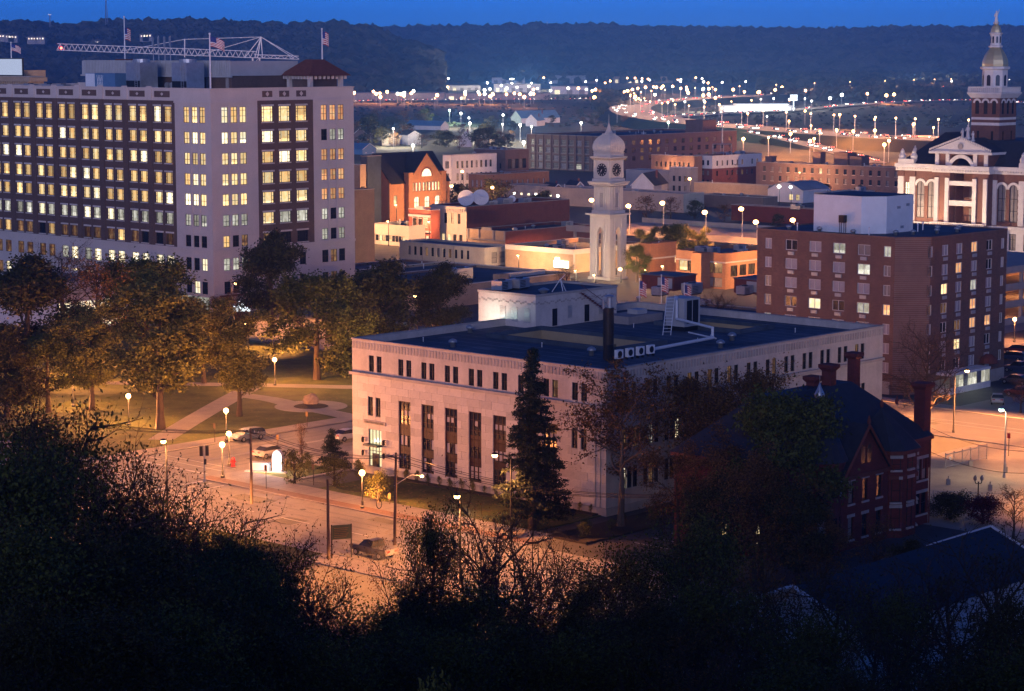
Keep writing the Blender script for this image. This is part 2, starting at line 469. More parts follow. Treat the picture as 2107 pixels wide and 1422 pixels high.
for b in (52.6, 54.4, 61.2, 63.0):
    mb.face([T(-15, b, .021), T(70, b, .021), T(70, b + .5, .021), T(-15, b + .5, .021)])
struct('road_wear', mb, 'road_worn', 'dark wheel tracks worn into the street')
for k, (a, b, w_, l_) in enumerate(((-21, 33, 2.4, 5.5), (-26.5, 22, 3.0, 3.2), (-29, 38, 2.0, 7), (-18.8, 14, 1.6, 4), (-4, 53, 5, 2.4), (20, 60, 7, 2), (76, 6, 3, 8), (82, -20, 2.5, 10))): sheet('road_patch', a, a + w_, b, b + l_, .0245 + .0004 * k, 'road_patch', 'dark asphalt repair patch in the lit street')
for a, b in ((-24.9, 40.5), (-19.9, 27), (2, 57.2), (80, -8)):
    c_ = T(a, b); mb = MB(); mb.lathe([(.36, .026), (.36, .036)], 16, c_.x, c_.y); struct('manhole_cover', mb, 'metal_dark', 'round iron manhole cover in the street')
mb = MB()
for k in range(25): s_ = -3 + k * 2.1; mb.face([T(-14.5, s_, .137), T(-11.0, s_, .137), T(-11.0, s_ + .06, .137), T(-14.5, s_ + .06, .137)])
struct('pavement_joints', mb, 'road_patch', 'joints between the pavement slabs')
rgl = random.Random(5); mb = MB()
for k in range(5200):
    if k < 3800: a, b, z_ = rgl.uniform(-15, 68), rgl.uniform(70, 165), .135
    elif k < 4700: a, b, z_ = rgl.uniform(-10.8, -1.4), rgl.uniform(.6, 34), .125
    else: a, b, z_ = rgl.uniform(-32, -16.6), rgl.uniform(-10, 49), .045
    t_ = rgl.uniform(0, 6.28); r_ = rgl.uniform(.07, .2); c_ = T(a, b)
    mb.face([(c_.x + r_ * math.cos(t_ + q), c_.y + r_ * .6 * math.sin(t_ + q), z_) for q in (0, 1.6, 3.1, 4.7)])
tag(mb.build('leaf_litter', 'grass_tan'), 'fallen autumn leaves scattered over the lawns and street', 'leaves', kind='stuff')
mb = MB()
for i in range(22):                           # lane dashes and stop lines
    b = -60 + i * 9
    if 46 < b < 70: continue
    mb.face([T(-24.5, b, .03), T(-24.32, b, .03), T(-24.32, b + 4.5, .03), T(-24.5, b + 4.5, .03)])
for a0, a1, b0, b1 in ((-24.2, -17, 47.6, 48.1), (-24.2, -17, 43.9, 44.1), (-24.2, -17, 46, 46.2), (-14.0, -13.6, 51, 65), (-11.4, -11.2, 51, 65), (-9.4, -9.2, 51, 65), (-32, -24.6, 68.6, 69), (78, 78.2, -60, 44), (80.3, 80.5, -60, 44), (-8, 60, 57.9, 58.02), (-8, 60, 58.3, 58.42)):
    mb.face([T(a0, b0, .03), T(a1, b0, .03), T(a1, b1, .03), T(a0, b1, .03)])
for i in range(9):
    b = -58 + i * 6.4; mb.face([T(96, b, .04), T(101.5, b, .04), T(101.5, b + .14, .04), T(96, b + .14, .04)])
for i in range(7):
    mb.face([T(-8 + i * 3, -10.5, .04), T(-7.86 + i * 3, -10.5, .04), T(-7.86 + i * 3, -16, .04), T(-8 + i * 3, -16, .04)])
struct('road_markings', mb, 'paint_white', 'white lane lines and crossings')

def smooth_pts(pts, k=8):
    pts = [Vector(p) for p in pts]; out = []
    q = [pts[0] * 2 - pts[1]] + pts + [pts[-1] * 2 - pts[-2]]
    for i in range(1, len(q) - 2):
        p0, p1, p2, p3 = q[i - 1:i + 3]
        for j in range(k):
            t = j / k
            out.append(.5 * ((2 * p1) + (p2 - p0) * t + (2 * p0 - 5 * p1 + 4 * p2 - p3) * t * t + (3 * p1 - p0 - 3 * p2 + p3) * t ** 3))
    return out + [pts[-1]]
def ribbon(name, pts, w, m, label, bank=0.0, k=8):
    pts = smooth_pts(pts, k); mb = MB(); L = []
    for i, p in enumerate(pts):
        d = (pts[min(i + 1, len(pts) - 1)] - pts[max(i - 1, 0)]); d.z = 0; d.normalize()
        n = Vector((-d.y, d.x, 0)); L.append((p + n * w / 2, p - n * w / 2, n))
    for (a, b, n), (c, d, n2) in zip(L[:-1], L[1:]):
        mb.face([b, d, c, a])
        if bank:
            for s_, (q, r, nn, n3) in ((1, (a, c, n, n2)), (-1, (b, d, n, n2))):
                e, f_ = q + nn * s_ * q.z * 1.6, r + n3 * s_ * r.z * 1.6
                e.z = f_.z = 0
                mb.face([q, r, f_, e] if s_ > 0 else [q, e, f_, r], 1)
    o = mb.build(name, [m, 'field'] if bank else m); tag(o, label, kind='structure')
    return pts
for nm, pl in (('paved path curving round the park boulder', [(500, 813), (560, 822), (605, 833), (650, 843), (700, 853), (735, 862)]), ('straight paved path across the park', [(170, 787), (380, 790), (560, 793), (740, 797)]), ('paved path crossing the shaded lawn', [(330, 905), (400, 862), (470, 822), (520, 795)])):
    ribbon('path', [G(x, y, .14 + .01 * len(nm) / 40) for x, y in pl], 3.4, 'concrete', nm)
mb = MB(); c0 = G(640, 838)
mb.lathe([(5.2, .12), (5.2, .165)], 28, c0.x, c0.y); struct('path', mb, 'concrete', 'round paved spot about the boulder')
mb = MB(); mb.lathe([(2.5, .16), (2.3, .24)], 20, c0.x, c0.y); struct('planting_bed', mb, 'earth')

HW = [(1980, 178), (1880, 181), (1700, 189), (1500, 199), (1400, 205), (1325, 213), (1296, 222), (1318, 235), (1380, 246), (1460, 255), (1570, 264), (1700, 274), (1815, 282), (1930, 287), (2110, 291), (2300, 294)]
HWP = ribbon('highway', [G(x, y, 6.0) for x, y in HW], 34, 'concrete', 'pale elevated highway curving across the flats', 1)
RMP = ribbon('highway_ramp', [G(x, y, z) for x, y, z in ((1440, 256, 5.8), (1500, 264, 5), (1580, 278, 4), (1660, 296, 2), (1745, 318, .4), (1800, 335, .3))], 12, 'concrete', 'narrow ramp dropping from the highway', 1)
RD3 = ribbon('distant_road', [G(x, y, 1.2) for x, y in ((1380, 240), (1480, 234), (1600, 228), (1700, 220), (1790, 213), (1900, 208), (2000, 207), (2120, 212))], 22, 'concrete', 'far road passing the bright filling station', 1)
RD4 = ribbon('distant_road', [G(x, y, .4) for x, y in ((690, 210), (800, 207), (950, 206), (1100, 205), (1240, 203))], 30, 'concrete', 'far road before the long grey works')

def clumps(name, label, cat, pts, sizes, m, flat=0.8, seed=1):
    rg = np.random.default_rng(seed)
    t = (1 + 5 ** .5) / 2
    base = np.array([(-1, t, 0), (1, t, 0), (-1, -t, 0), (1, -t, 0), (0, -1, t), (0, 1, t), (0, -1, -t), (0, 1, -t), (t, 0, -1), (t, 0, 1), (-t, 0, -1), (-t, 0, 1)]) / 1.9
    fc = np.array([(0, 11, 5), (0, 5, 1), (0, 1, 7), (0, 7, 10), (0, 10, 11), (1, 5, 9), (5, 11, 4), (11, 10, 2), (10, 7, 6), (7, 1, 8), (3, 9, 4), (3, 4, 2), (3, 2, 6), (3, 6, 8), (3, 8, 9), (4, 9, 5), (2, 4, 11), (6, 2, 10), (8, 6, 7), (9, 8, 1)])
    n = len(pts); P = np.array(pts); S = np.array(sizes)[:, None, None]
    v = base[None] * (1 + rg.normal(0, .22, (n, 12, 1))) * S * .5
    v[:, :, 2] *= flat
    v = (v + P[:, None, :]).reshape(-1, 3)
    f = (fc[None] + (np.arange(n) * 12)[:, None, None]).reshape(-1, 3)
    me = bpy.data.meshes.new(name); me.from_pydata(v.tolist(), [], f.tolist()); me.materials.append(MAT[m])
    o = obj(name, me); return tag(o, label, cat, kind='stuff')

def lerp_tab(tab, x):
    if x <= tab[0][0]: return tab[0][1]
    for (x0, y0), (x1, y1) in zip(tab[:-1], tab[1:]):
        if x <= x1: return y0 + (y1 - y0) * (x - x0) / (x1 - x0)
    return tab[-1][1]
def ridge(name, label, tab, d0, d1, px0, px1, seed, amp, wlabel, nclump, csize, cmat):
    mb = MB(); nx, ny = 260, 26; pts = []; rg = random.Random(seed)
    for j in range(ny):
        t = j / (ny - 1)
        for i in range(nx):
            px = px0 + (px1 - px0) * i / (nx - 1)
            d = d0 + (d1 - d0) * t + 120 * fn(px * .006, seed)
            x = (px - PX0) / F * d
            top = EYE + (HZ - lerp_tab(tab, px)) / F * d1
            z = (top + 6) * (t ** .75) * (1 + amp * (1 - t) * fn(px * .012, t * 2.2, seed)) + 5 * fn(px * .05, t * 6, seed + 3) * t - 8
            mb.v.append((x, d, z))
    for j in range(ny - 1):
        for i in range(nx - 1):
            k = j * nx + i; mb.f.append((k, k + 1, k + nx + 1, k + nx)); mb.m.append(0)
    o = struct(name, mb, 'hill', label, True)
    V_ = mb.v; ps, ss = [], []
    for _ in range(nclump):
        j = int(rg.random() ** .8 * (ny - 1)); i = rg.randrange(nx)
        v = V_[min(j, ny - 1) * nx + i]; w = V_[min(j + 1, ny - 1) * nx + min(i + 1, nx - 1)]; u = rg.random(); q = rg.random()
        ps.append((v[0] + (w[0] - v[0]) * q, v[1] + (w[1] - v[1]) * u, v[2] + (w[2] - v[2]) * u + csize * .15)); ss.append(csize * rg.uniform(.6, 1.5))
    for i in range(0, nx):
        for _ in range(3):
            v = V_[(ny - 1) * nx + i]
            ps.append((v[0] + rg.uniform(-8, 8), v[1] - rg.uniform(0, 30), v[2] + csize * rg.uniform(-.1, .35))); ss.append(csize * rg.uniform(.5, 1.3))
    clumps('distant_woods', wlabel, 'woods', ps, ss, cmat, .9, seed)
ridge('hills', 'long level bluff on the far side of the river', [(600, 70), (760, 66), (1000, 64), (1150, 60), (1300, 65), (1480, 67), (1700, 70), (1860, 67), (2000, 65), (2200, 64)], 4300, 5600, 560, 2300, 3, .25, 'bare autumn woods covering the far level bluff', 9000, 24, 'forest')
ridge('hills', 'nearer dark bluff on the left', [(-200, 48), (60, 56), (150, 62), (250, 54), (330, 52), (450, 55), (560, 57), (640, 58), (700, 60), (760, 66), (820, 84), (870, 104), (930, 120)], 2500, 3300, -260, 905, 11, .3, 'dark woods on the nearer left bluff', 8000, 15, 'forest')
ps, ss = [], []
rg = random.Random(5)
for _ in range(5200):                         # wooded flats below the far bluff
    px = rg.uniform(800, 2200); d = rg.uniform(3050, 4500)
    if px < 1560 and d < 3700: continue
    ps.append(((px - PX0) / F * d, d, rg.uniform(3, 9 + (5 if d > 3600 else 0)))); ss.append(rg.uniform(9, 19))
for _ in range(1500):
    px = rg.uniform(1560, 2200); d = rg.uniform(2350, 3100)
    ps.append(((px - PX0) / F * d, d, rg.uniform(1, 7))); ss.append(rg.uniform(7, 14))
for _ in range(500):
    px = rg.uniform(1225, 1310); d = rg.uniform(1900, 2600)
    ps.append(((px - PX0) / F * d, d, rg.uniform(1, 6))); ss.append(rg.uniform(6, 12))
clumps('lowland_woods', 'leafless lowland woods between the highway and the far bluff', 'woods', ps, ss, 'forest', .9, 8)
ps, ss = [], []
for _ in range(900):
    px = rg.uniform(700, 2150); y = rg.uniform(207, 262); g = G(px, y)
    ps.append((g.x, g.y, .6)); ss.append(rg.uniform(1.5, 4.5))
clumps('brush', 'low scrub scattered over the dark flats', 'scrub', ps, ss, 'forest', .6, 9)
# ------------------------------------------------------------------ facades and windows
def FR(lv=0): return (0.0, 0.0, 0.0)          # right-hand street face
def FL(lv): return (0.0, lv, -PI / 2)         # left-hand street face, measured from its far end
def fpt(fc, s, d, z):
    c, n = math.cos(fc[2]), math.sin(fc[2])
    return (fc[0] + c * s - n * d, fc[1] + n * s + c * d, z)
def facade(mb, fc, L, z0, z1, ops=(), zones=(), dep=0.25, m=0):
    zc = sorted({z0, z1, *[round(v, 4) for o in ops for v in o[2:4]], *[round(v, 4) for o in zones for v in o[2:4]]})
    zc = [z for z in zc if z0 <= z <= z1]
    for za, zb in zip(zc[:-1], zc[1:]):
        if zb - za < 1e-4: continue
        zm = (za + zb) / 2
        oo = [o for o in ops if o[2] < zm < o[3]]; zz = [o for o in zones if o[2] < zm < o[3]]
        scs = sorted({0.0, L, *[v for o in oo for v in o[:2]], *[v for o in zz for v in o[:2]]})
        scs = [s for s in scs if 0 <= s <= L]
        for sa, sb in zip(scs[:-1], scs[1:]):
            sm = (sa + sb) / 2
            if sb - sa < 1e-4 or any(o[0] < sm < o[1] for o in oo): continue
            k = m
            for o in zz:
                if o[0] < sm < o[1]: k = o[4]
            mb.face([fpt(fc, sa, 0, za), fpt(fc, sb, 0, za), fpt(fc, sb, 0, zb), fpt(fc, sa, 0, zb)], k)
    for o in ops:
        s0, s1, za, zb = o[:4]; sm, zm = (s0 + s1) / 2, (za + zb) / 2
        k = m
        for q in zones:
            if q[0] < sm < q[1] and q[2] < zm < q[3]: k = q[4]
        p = lambda s, d, z: fpt(fc, s, d, z)
        mb.face([p(s0, 0, za), p(s0, dep, za), p(s1, dep, za), p(s1, 0, za)][::-1], k)
        mb.face([p(s0, 0, zb), p(s1, 0, zb), p(s1, dep, zb), p(s0, dep, zb)][::-1], k)
        mb.face([p(s0, 0, za), p(s0, 0, zb), p(s0, dep, zb), p(s0, dep, za)][::-1], k)
        mb.face([p(s1, 0, za), p(s1, dep, za), p(s1, dep, zb), p(s1, 0, zb)][::-1], k)
WC, PC = {}, {}
def win_mesh(w, h, vs, hs, fm, sill, lintel, bar, arch):
    key = (round(w, 3), round(h, 3), vs, hs, fm, sill, lintel, bar, arch)
    if key in WC: return WC[key]
    mb = MB(); d0, d1 = .10, .19; x = w / 2
    for a in ((-x, 0, -x + bar, h), (x - bar, 0, x, h), (-x + bar, 0, x - bar, bar), (-x + bar, h - bar, x - bar, h)):
        mb.box(a[0], d0, a[1], a[2], d1, a[3])
    for v in vs: mb.box(-x + w * v - bar / 2, d0 + .01, bar, -x + w * v + bar / 2, d1 - .01, h - bar)
    for q in hs:
        f0, f1, z = q if isinstance(q, tuple) else (0, 1, q)
        mb.box(-x + w * f0 + bar * .5, d0 + .02, h * z - bar / 2, -x + w * f1 - bar * .5, d1 - .02, h * z + bar / 2)
    if sill: mb.box(-x - .15, -.12, -.2, x + .15, d0 - .004, -.002, 1)
    if lintel: mb.box(-x - .2, -.06, h + .002, x + .2, d0 - .02, h + .32, 1)
    if arch:                                  # fills the corners over a round head
        n = 8; r = x
        for sg in (-1, 1):
            for i in range(n):
                t0, t1 = PI / 2 * i / n, PI / 2 * (i + 1) / n
                p0, p1 = (sg * r * math.cos(t0), h - r + r * math.sin(t0)), (sg * r * math.cos(t1), h - r + r * math.sin(t1))
                q = [(p0[0], .02, p0[1]), (sg * x, .02, p0[1]), (sg * x, .02, p1[1]), (p1[0], .02, p1[1])]
                mb.face(q if sg < 0 else q[::-1], 1)
    WC[key] = mb.mesh('window', [fm, sill or lintel or arch or fm])
    return WC[key]
def pane_mesh(w, h, pm, rec=.2):
    key = (round(w, 3), round(h, 3), pm, rec)
    if key not in PC:
        mb = MB(); mb.box(-w / 2, rec, 0, w / 2, rec + .03, h)
        PC[key] = mb.mesh('pane', pm)
    return PC[key]
def window(par, fc, s, z, w, h, pm='glass', vs=(.5,), hs=(.5,), fm='frame_dark', sill=None, lintel=None, bar=.07, arch=None, name='window'):
    o = obj(name, win_mesh(w, h, tuple(vs), tuple(hs), fm, sill, lintel, bar, arch), par, fpt(fc, s, 0, z), fc[2])
    obj('pane', pane_mesh(w, h, pm), o)
    return o
def op(s, z, w, h): return (s - w / 2, s + w / 2, z, z + h)
def pick(*a): return random.choices([x[0] for x in a], [x[1] for x in a])[0]

def shell(root, lu, lv, h, wall, roof, opsR=(), opsL=(), par=.6, coping='limestone_dark', zonesR=(), zonesL=(), mats=None, cw=.32, name='wall'):
    mb = MB()
    facade(mb, FR(), lu, 0, h, opsR, zonesR); facade(mb, FL(lv), lv, 0, h, opsL, zonesL)
    mb.face([(lu, 0, 0), (lu, lv, 0), (lu, lv, h), (lu, 0, h)]); mb.face([(lu, lv, 0), (0, lv, 0), (0, lv, h), (lu, lv, h)])
    i = cw                                    # inside of the parapet
    zr = h - par
    mb.face([(i, i, zr), (lu - i, i, zr), (lu - i, i, h), (i, i, h)][::-1]); mb.face([(i, i, zr), (i, lv - i, zr), (i, lv - i, h), (i, i, h)])
    mb.face([(lu - i, i, zr), (lu - i, lv - i, zr), (lu - i, lv - i, h), (lu - i, i, h)][::-1]); mb.face([(i, lv - i, zr), (lu - i, lv - i, zr), (lu - i, lv - i, h), (i, lv - i, h)])
    w = mb.build(name, mats or wall, root)
    r = MB(); r.face([(i - .05, i - .05, zr), (lu - i + .05, i - .05, zr), (lu - i + .05, lv - i + .05, zr), (i - .05, lv - i + .05, zr)])
    r.build('roof', roof, root)
    c = MB(); e = .06; t = .14
    c.box(-e, -e, h, lu + e, i + .02, h + t); c.box(-e, lv - i - .02, h, lu + e, lv + e, h + t)
    c.box(-e, i + .021, h, i + .02, lv - i - .021, h + t); c.box(lu - i - .02, i + .021, h, lu + e, lv - i - .021, h + t)
    c.build('coping', coping, root)
    return w
def rooftop(root, x, y, z, kind, rz=0.0, k=1.0):
    """plant that stands on a roof, as a part of its building"""
    mb = MB()
    if kind == 'vent':
        mb.lathe([(.35 * k, 0), (.35 * k, .55 * k), (.6 * k, .6 * k), (.6 * k, .8 * k), (.42 * k, 1.0 * k), (.12 * k, 1.12 * k)], 12)
        return mb.build('roof_vent', 'metal_galv', root, (x, y, z), rz, True)
    if kind == 'unit':
        mb.box(-1.3 * k, -.8 * k, .25, 1.3 * k, .8 * k, 1.45 * k); mb.box(-1.2 * k, -.7 * k, 0, 1.2 * k, .7 * k, .249, 1)
        o = mb.build('air_unit', ['metal_galv', 'metal_dark'], root, (x, y, z), rz)
        f = MB(); f.lathe([(.5 * k, 1.451 * k), (.5 * k, 1.58 * k), (.44 * k, 1.58 * k)], 14); f.build('fan_cowl', 'metal_dark', o)
        g = MB()
        for i in range(5): g.box(-1.1 * k, -.85 * k, .42 + i * .19 * k, .2 * k, -.802 * k, .5 + i * .19 * k)
        g.build('louvre', 'metal_dark', o); return o
    if kind == 'pipe':
        mb.tube((0, 0, 0), (0, 0, 1.1 * k), .09 * k, .09 * k, 8); mb.lathe([(.16 * k, 1.1 * k), (.16 * k, 1.2 * k), (.03, 1.32 * k)], 8)
        return mb.build('vent_pipe', 'metal_white', root, (x, y, z), rz)
    if kind == 'hatch':
        mb.box(-1, -.7, 0, 1, .7, .5); mb.box(-1.06, -.76, .501, 1.06, .76, .6)
        return mb.build('roof_hatch', 'metal_panel', root, (x, y, z), rz)
NB = {'n': 0}
def bld(name, label, px, gy, yt, pl, pr, wall, roof, wl=None, wr=None, par=.6, coping='limestone_dark', cat='building', group=None, h=None, maxu=90, maxv=120, zonesR=(), zonesL=(), mats=None, extras=0):
    C = G(px, gy)
    h = hgt(C, yt) if h is None else h
    lu = min(maxu, along(C, U, pr, h)); lv = min(maxv, along(C, V, pl, h))
    root = thing(name, label, cat, C, TH, group)
    ol, orr, todo = [], [], []
    for spec, ops, fc, L in ((wl, ol, FL(lv), lv), (wr, orr, FR(), lu)):
        for q in ([] if not spec else spec if isinstance(spec, list) else [spec]):
            n = q['n']; m0 = q.get('m', 1.5); m1 = q.get('m1', m0)
            for z, wh in q['rows']:
                for i in range(n):
                    s = m0 + (L - m0 - m1) * ((i + .5) / n if not q.get('edge') else i / max(1, n - 1))
                    if q.get('skip') and random.random() < q['skip']: continue
                    ops.append(op(s, z, q['w'], wh)); todo.append((fc, s, z, q['w'], wh, q))
    shell(root, lu, lv, h, wall, roof, orr, ol, par, coping, zonesR, zonesL, mats)
    for fc, s, z, w, wh, q in todo:
        window(root, fc, s, z, w, wh, pick(*q.get('p', (('glass', 1),))), q.get('vs', ()), q.get('hs', (.5,)), q.get('fm', 'frame_dark'), q.get('sill'), q.get('lintel'), q.get('bar', .08), q.get('arch'))
    rg_ = random.Random(name + str(px))
    for _ in range(extras):
        rooftop(root, rg_.uniform(.15, .85) * lu, rg_.uniform(.15, .85) * lv, h - par, rg_.choice(['vent', 'unit', 'pipe', 'hatch', 'vent']), 0, rg_.uniform(.8, 1.3))
    return root, C, lu, lv, h
# ------------------------------------------------------------------ stone federal courthouse (main building)
RT2 = 2 ** .5
def sq(mb, prof, cx=0, cy=0, m=0):            # square stack: (half width, z)
    return mb.lathe([(r * RT2, z) for r, z in prof], 4, cx, cy, m, PI / 4)
def plan_cells(x0, x1, y0, y1, holes):
    xs = sorted({x0, x1, *[v for h in holes for v in h[:2]]}); ys = sorted({y0, y1, *[v for h in holes for v in h[2:]]})
    return [(a, b, c, d) for a, b in zip(xs[:-1], xs[1:]) for c, d in zip(ys[:-1], ys[1:]) if not any(h[0] < (a + b) / 2 < h[1] and h[2] < (c + d) / 2 < h[3] for h in holes)]
LU, LV, HF = 53.7, 40.08, 16.0
fed = thing('stone_courthouse', 'pale limestone courthouse with tall dark window bays and a flat blue roof', 'building', O_FED, TH)
fl, fr = FL(LV), FR()
tall = [31.15 - 3.83 * i for i in range(7)]
up = [36.1] + [31.1 - 3.83 * i for i in range(7)] + [3.9]
opsL, opsR, wl, wr = [], [], [], []
for s in up:
    for d in (-.66, .66): wl.append((LV - s + d, 12.35, .85, 1.95))
for s in (36.3, 3.9):
    for d in (-.66, .66): wl.append((LV - s + d, 7.0, .85, 2.3))
ur = [4.0 + 3.71 * i for i in range(13)]
for s in ur:
    for d in (-.64, .64): wr.append((s + d, 12.35, .8, 1.95))
    for z, h in ((7.1, 2.2), (2.6, 2.4)):
        for d in (-.95, 0, .95): wr.append((s + d, z, .8, h))
opsL += [op(*w) for w in wl] + [op(LV - s, 1.25, 2.0, 8.1) for s in tall] + [op(LV - 36.2, .9, 2.2, 4.5)]
opsR += [op(*w) for w in wr]
mb = MB()
facade(mb, fl, LV, 0, HF, opsL, dep=.35); facade(mb, fr, LU, 0, HF, opsR, dep=.3)
mb.face([(LU, 0, 0), (LU, LV, 0), (LU, LV, HF), (LU, 0, HF)]); mb.face([(LU, LV, 0), (0, LV, 0), (0, LV, HF), (LU, LV, HF)])
zr, i = 15.25, .45
for a, b in (((i, i), (LU - i, i)), ((LU - i, i), (LU - i, LV - i)), ((LU - i, LV - i), (i, LV - i)), ((i, LV - i), (i, i))):
    mb.face([(a[0], a[1], HF), (b[0], b[1], HF), (b[0], b[1], zr), (a[0], a[1], zr)])
mb.build('wall', 'limestone', fed)
PXW = (26.5, 42.7)
wells = [(16.9, 26.2, 13.4, 33.0), (40.7, 47.2, 12.8, 25.7)]
mb = MB()
for a, b, c, d in plan_cells(i - .04, LU - i + .04, i - .04, LV - i + .04, wells): mb.face([(a, c, zr), (b, c, zr), (b, d, zr), (a, d, zr)])
roof = mb.build('roof', 'membrane_dark', fed)
mb = MB()
for k in range(22):                            # lapped membrane seams
    x = 1.6 + k * 2.4; ys = [(i, LV - i)]
    for a, b, c, d in wells:
        if a - .6 < x < b + .6: ys = [q for p in ys for q in ((p[0], min(p[1], c - .6)), (max(p[0], d + .6), p[1])) if q[1] > q[0]]
    if PXW[0] < x < PXW[1]: ys = [(p[0], min(p[1], 34.3)) for p in ys]
    for y0, y1 in ys: mb.box(x - .05, y0, zr, x + .05, y1, zr + .015)
tag(mb.build('roof_seams', 'membrane', roof), kind='stuff')
for k, (x, y, w_, d_) in enumerate(((4, 12, 2.2, 1.6), (8, 25, 1.4, 3), (30, 6, 3, 1.5), (12, 36, 2, 1.5), (49, 20, 2, 4), (33, 28, 2.6, 1.4), (5, 4, 3.2, 1.2), (44, 5, 2, 2.2))):
    q = MB(); q.box(x, y, zr + .016, x + w_, y + d_, zr + .03); q.build('roof_patch', 'membrane' if k % 2 else 'slate', roof)
for a, b, c, d in wells:
    mb = MB()
    for p, q in (((a, c), (b, c)), ((b, c), (b, d)), ((b, d), (a, d)), ((a, d), (a, c))):
        mb.face([(p[0], p[1], zr), (q[0], q[1], zr), (q[0], q[1], 6), (p[0], p[1], 6)])
    mb.face([(a, c, 6), (b, c, 6), (b, d, 6), (a, d, 6)])
    w_ = mb.build('light_well', 'well_tan', fed)
    mb = MB(); e, t = .45, .5
    mb.box(a - e, c - e, zr, b + e, c - .02, zr + t); mb.box(a - e, d + .02, zr, b + e, d + e, zr + t)
    mb.box(a - e, c - .019, zr, a - .02, d + .019, zr + t); mb.box(b + .02, c - .019, zr, b + e, d + .019, zr + t)
    mb.build('kerb_rim', 'membrane_dark', w_)
mb = MB(); e, t = .1, .16
mb.box(-e, -e, HF, LU + e, i, HF + t); mb.box(-e, LV - i, HF, LU + e, LV + e, HF + t); mb.box(-e, i + .001, HF, i, LV - i - .001, HF + t); mb.box(LU - i, i + .001, HF, LU + e, LV - i - .001, HF + t)
mb.build('coping', 'limestone_dark', fed)
mb = MB()                                      # fluted frieze below the coping, string course over the piers
n = 78
for k in range(n):
    s = .25 + (LV - .5) * k / (n - 1); mb.box(-.07, s - .14, 14.95, -.001, s + .14, 15.75)
for k in range(100):
    s = .25 + (LU - .5) * k / 99; mb.box(s - .14, -.07, 14.95, s + .14, -.001, 15.75)
mb.build('frieze', 'limestone_dark', fed)
mb = MB(); mb.box(-.32, -.32, 11.75, LU, -.002, 12.1); mb.box(-.32, -.001, 11.75, -.002, LV + .3, 12.1)
mb.build('string_course', 'limestone_dark', fed)
def ashlar(par, fc, L, z0, z1, ch, bl, ops, m, limit=300, gap=.022, proud=.045):
    n = 0; rest = MB(); k = 0; z = z0; cache = {}
    while z < z1 - .1:
        zb = min(z + ch, z1)
        cuts = [o for o in ops if o[2] < zb - .03 and o[3] > z + .03]
        js = sorted({0.0, L, *[v for o in cuts for v in o[:2]]} | {x for x in np.arange(bl * (.5 if k % 2 else 1), L, bl).tolist() if not any(abs(x - e) < .3 for o in cuts for e in o[:2])})
        for a, b in zip(js[:-1], js[1:]):
            sm = (a + b) / 2
            if b - a < .12: continue
            lo, hi = z, zb
            bad = False
            for o in cuts:
                if o[0] < sm < o[1]:
                    if o[2] <= lo + .05: lo = max(lo, o[3])
                    elif o[3] >= hi - .05: hi = min(hi, o[2])
                    else: bad = True
            if bad or hi - lo < .1: continue
            w, h = round(b - a - gap, 2), round(hi - lo - gap, 2)
            if n < limit:
                if (w, h) not in cache:
                    q = MB(); q.box(-w / 2, -proud, 0, w / 2, .02, h); cache[(w, h)] = q.mesh('stone_block', m)
                obj('stone_block', cache[(w, h)], par, fpt(fc, sm, random.uniform(-.006, .006), lo + gap / 2), fc[2])
            else:
                p = [fpt(fc, sm - w / 2, -proud, lo), fpt(fc, sm + w / 2, .02, hi - gap)]
                rest.box(min(p[0][0], p[1][0]), min(p[0][1], p[1][1]), lo, max(p[0][0], p[1][0]), max(p[0][1], p[1][1]), hi - gap)
            n += 1
        z = zb; k += 1
    if rest.f: tag(rest.build('stone_blocks', m, par), kind='stuff')
ashlar(fed, fl, LV, .9, 11.7, .9, 1.92, opsL, 'limestone')
mb = MB(); mb.box(-.14, -.14, 0, LU, -.002, .88); mb.box(-.14, -.001, 0, -.002, LV, .88); mb.build('plinth', 'limestone_dark', fed)
for w in wl: window(fed, fl, w[0], w[1], w[2], w[3], pick(('glass', 5), ('lit_dim', 1)), (.5,), (.5,), bar=.06)
for k, w in enumerate(wr):
    lit = w[1] < 12 and random.random() < .22 or (w[1] > 12 and w[0] < 10 and random.random() < .5)
    window(fed, fr, w[0], w[1], w[2], w[3], pick(('lit_bright', 2), ('lit_pale', 1)) if lit else pick(('glass', 4), ('lit_dim', 1)), (.5,), (.5,), bar=.06)
for s in tall:
    w_ = window(fed, fl, LV - s, 1.25, 2.0, 8.1, 'glass', (1 / 3, 2 / 3), (.14, .27, .6, .73, .88), 'bronze_spandrel', bar=.1, name='tall_window')
    for z0, z1 in ((.225, .335), (.50, .66)):
        q = MB()
        for v in range(3): q.box(-1 + .1 + v * .64, .12, 8.1 * z0, -1 + .1 + v * .64 + .55, .195, 8.1 * z1)
        q.build('spandrel', 'bronze_spandrel', w_)
    for z0, z1 in ((.34, .495), (.03, .215), (.78, .87)):
        for v in range(3):
            if random.random() < .55:
                q = MB(); q.box(-1 + .14 + v * .64, .197, 8.1 * z0 + .1, -1 + .14 + v * .64 + .46, .2, 8.1 * z1 - .05); q.build('blind', 'blind', w_)
dw = window(fed, fl, LV - 36.2, .9, 2.2, 4.5, 'lit_door', (.25, .5, .75), (.42,), 'frame_dark', bar=.06, name='entrance_window')
mb = MB(); mb.box(-1.25, -.9, 2.55, 1.25, .05, 2.75); mb.build('canopy', 'metal_dark', dw)
mb = MB(); mb.box(-.55, .02, 0, -.02, .12, 1.6); mb.box(.02, .02, 0, .55, .12, 1.6); mb.build('door', 'frame_dark', dw)
mb = MB(); mb.box(-.18, LV - (LV - 36.2) - 1.9, 6.05, -.002, 36.2 + 1.9, 6.45); mb.build('lintel_band', 'limestone_dark', fed)
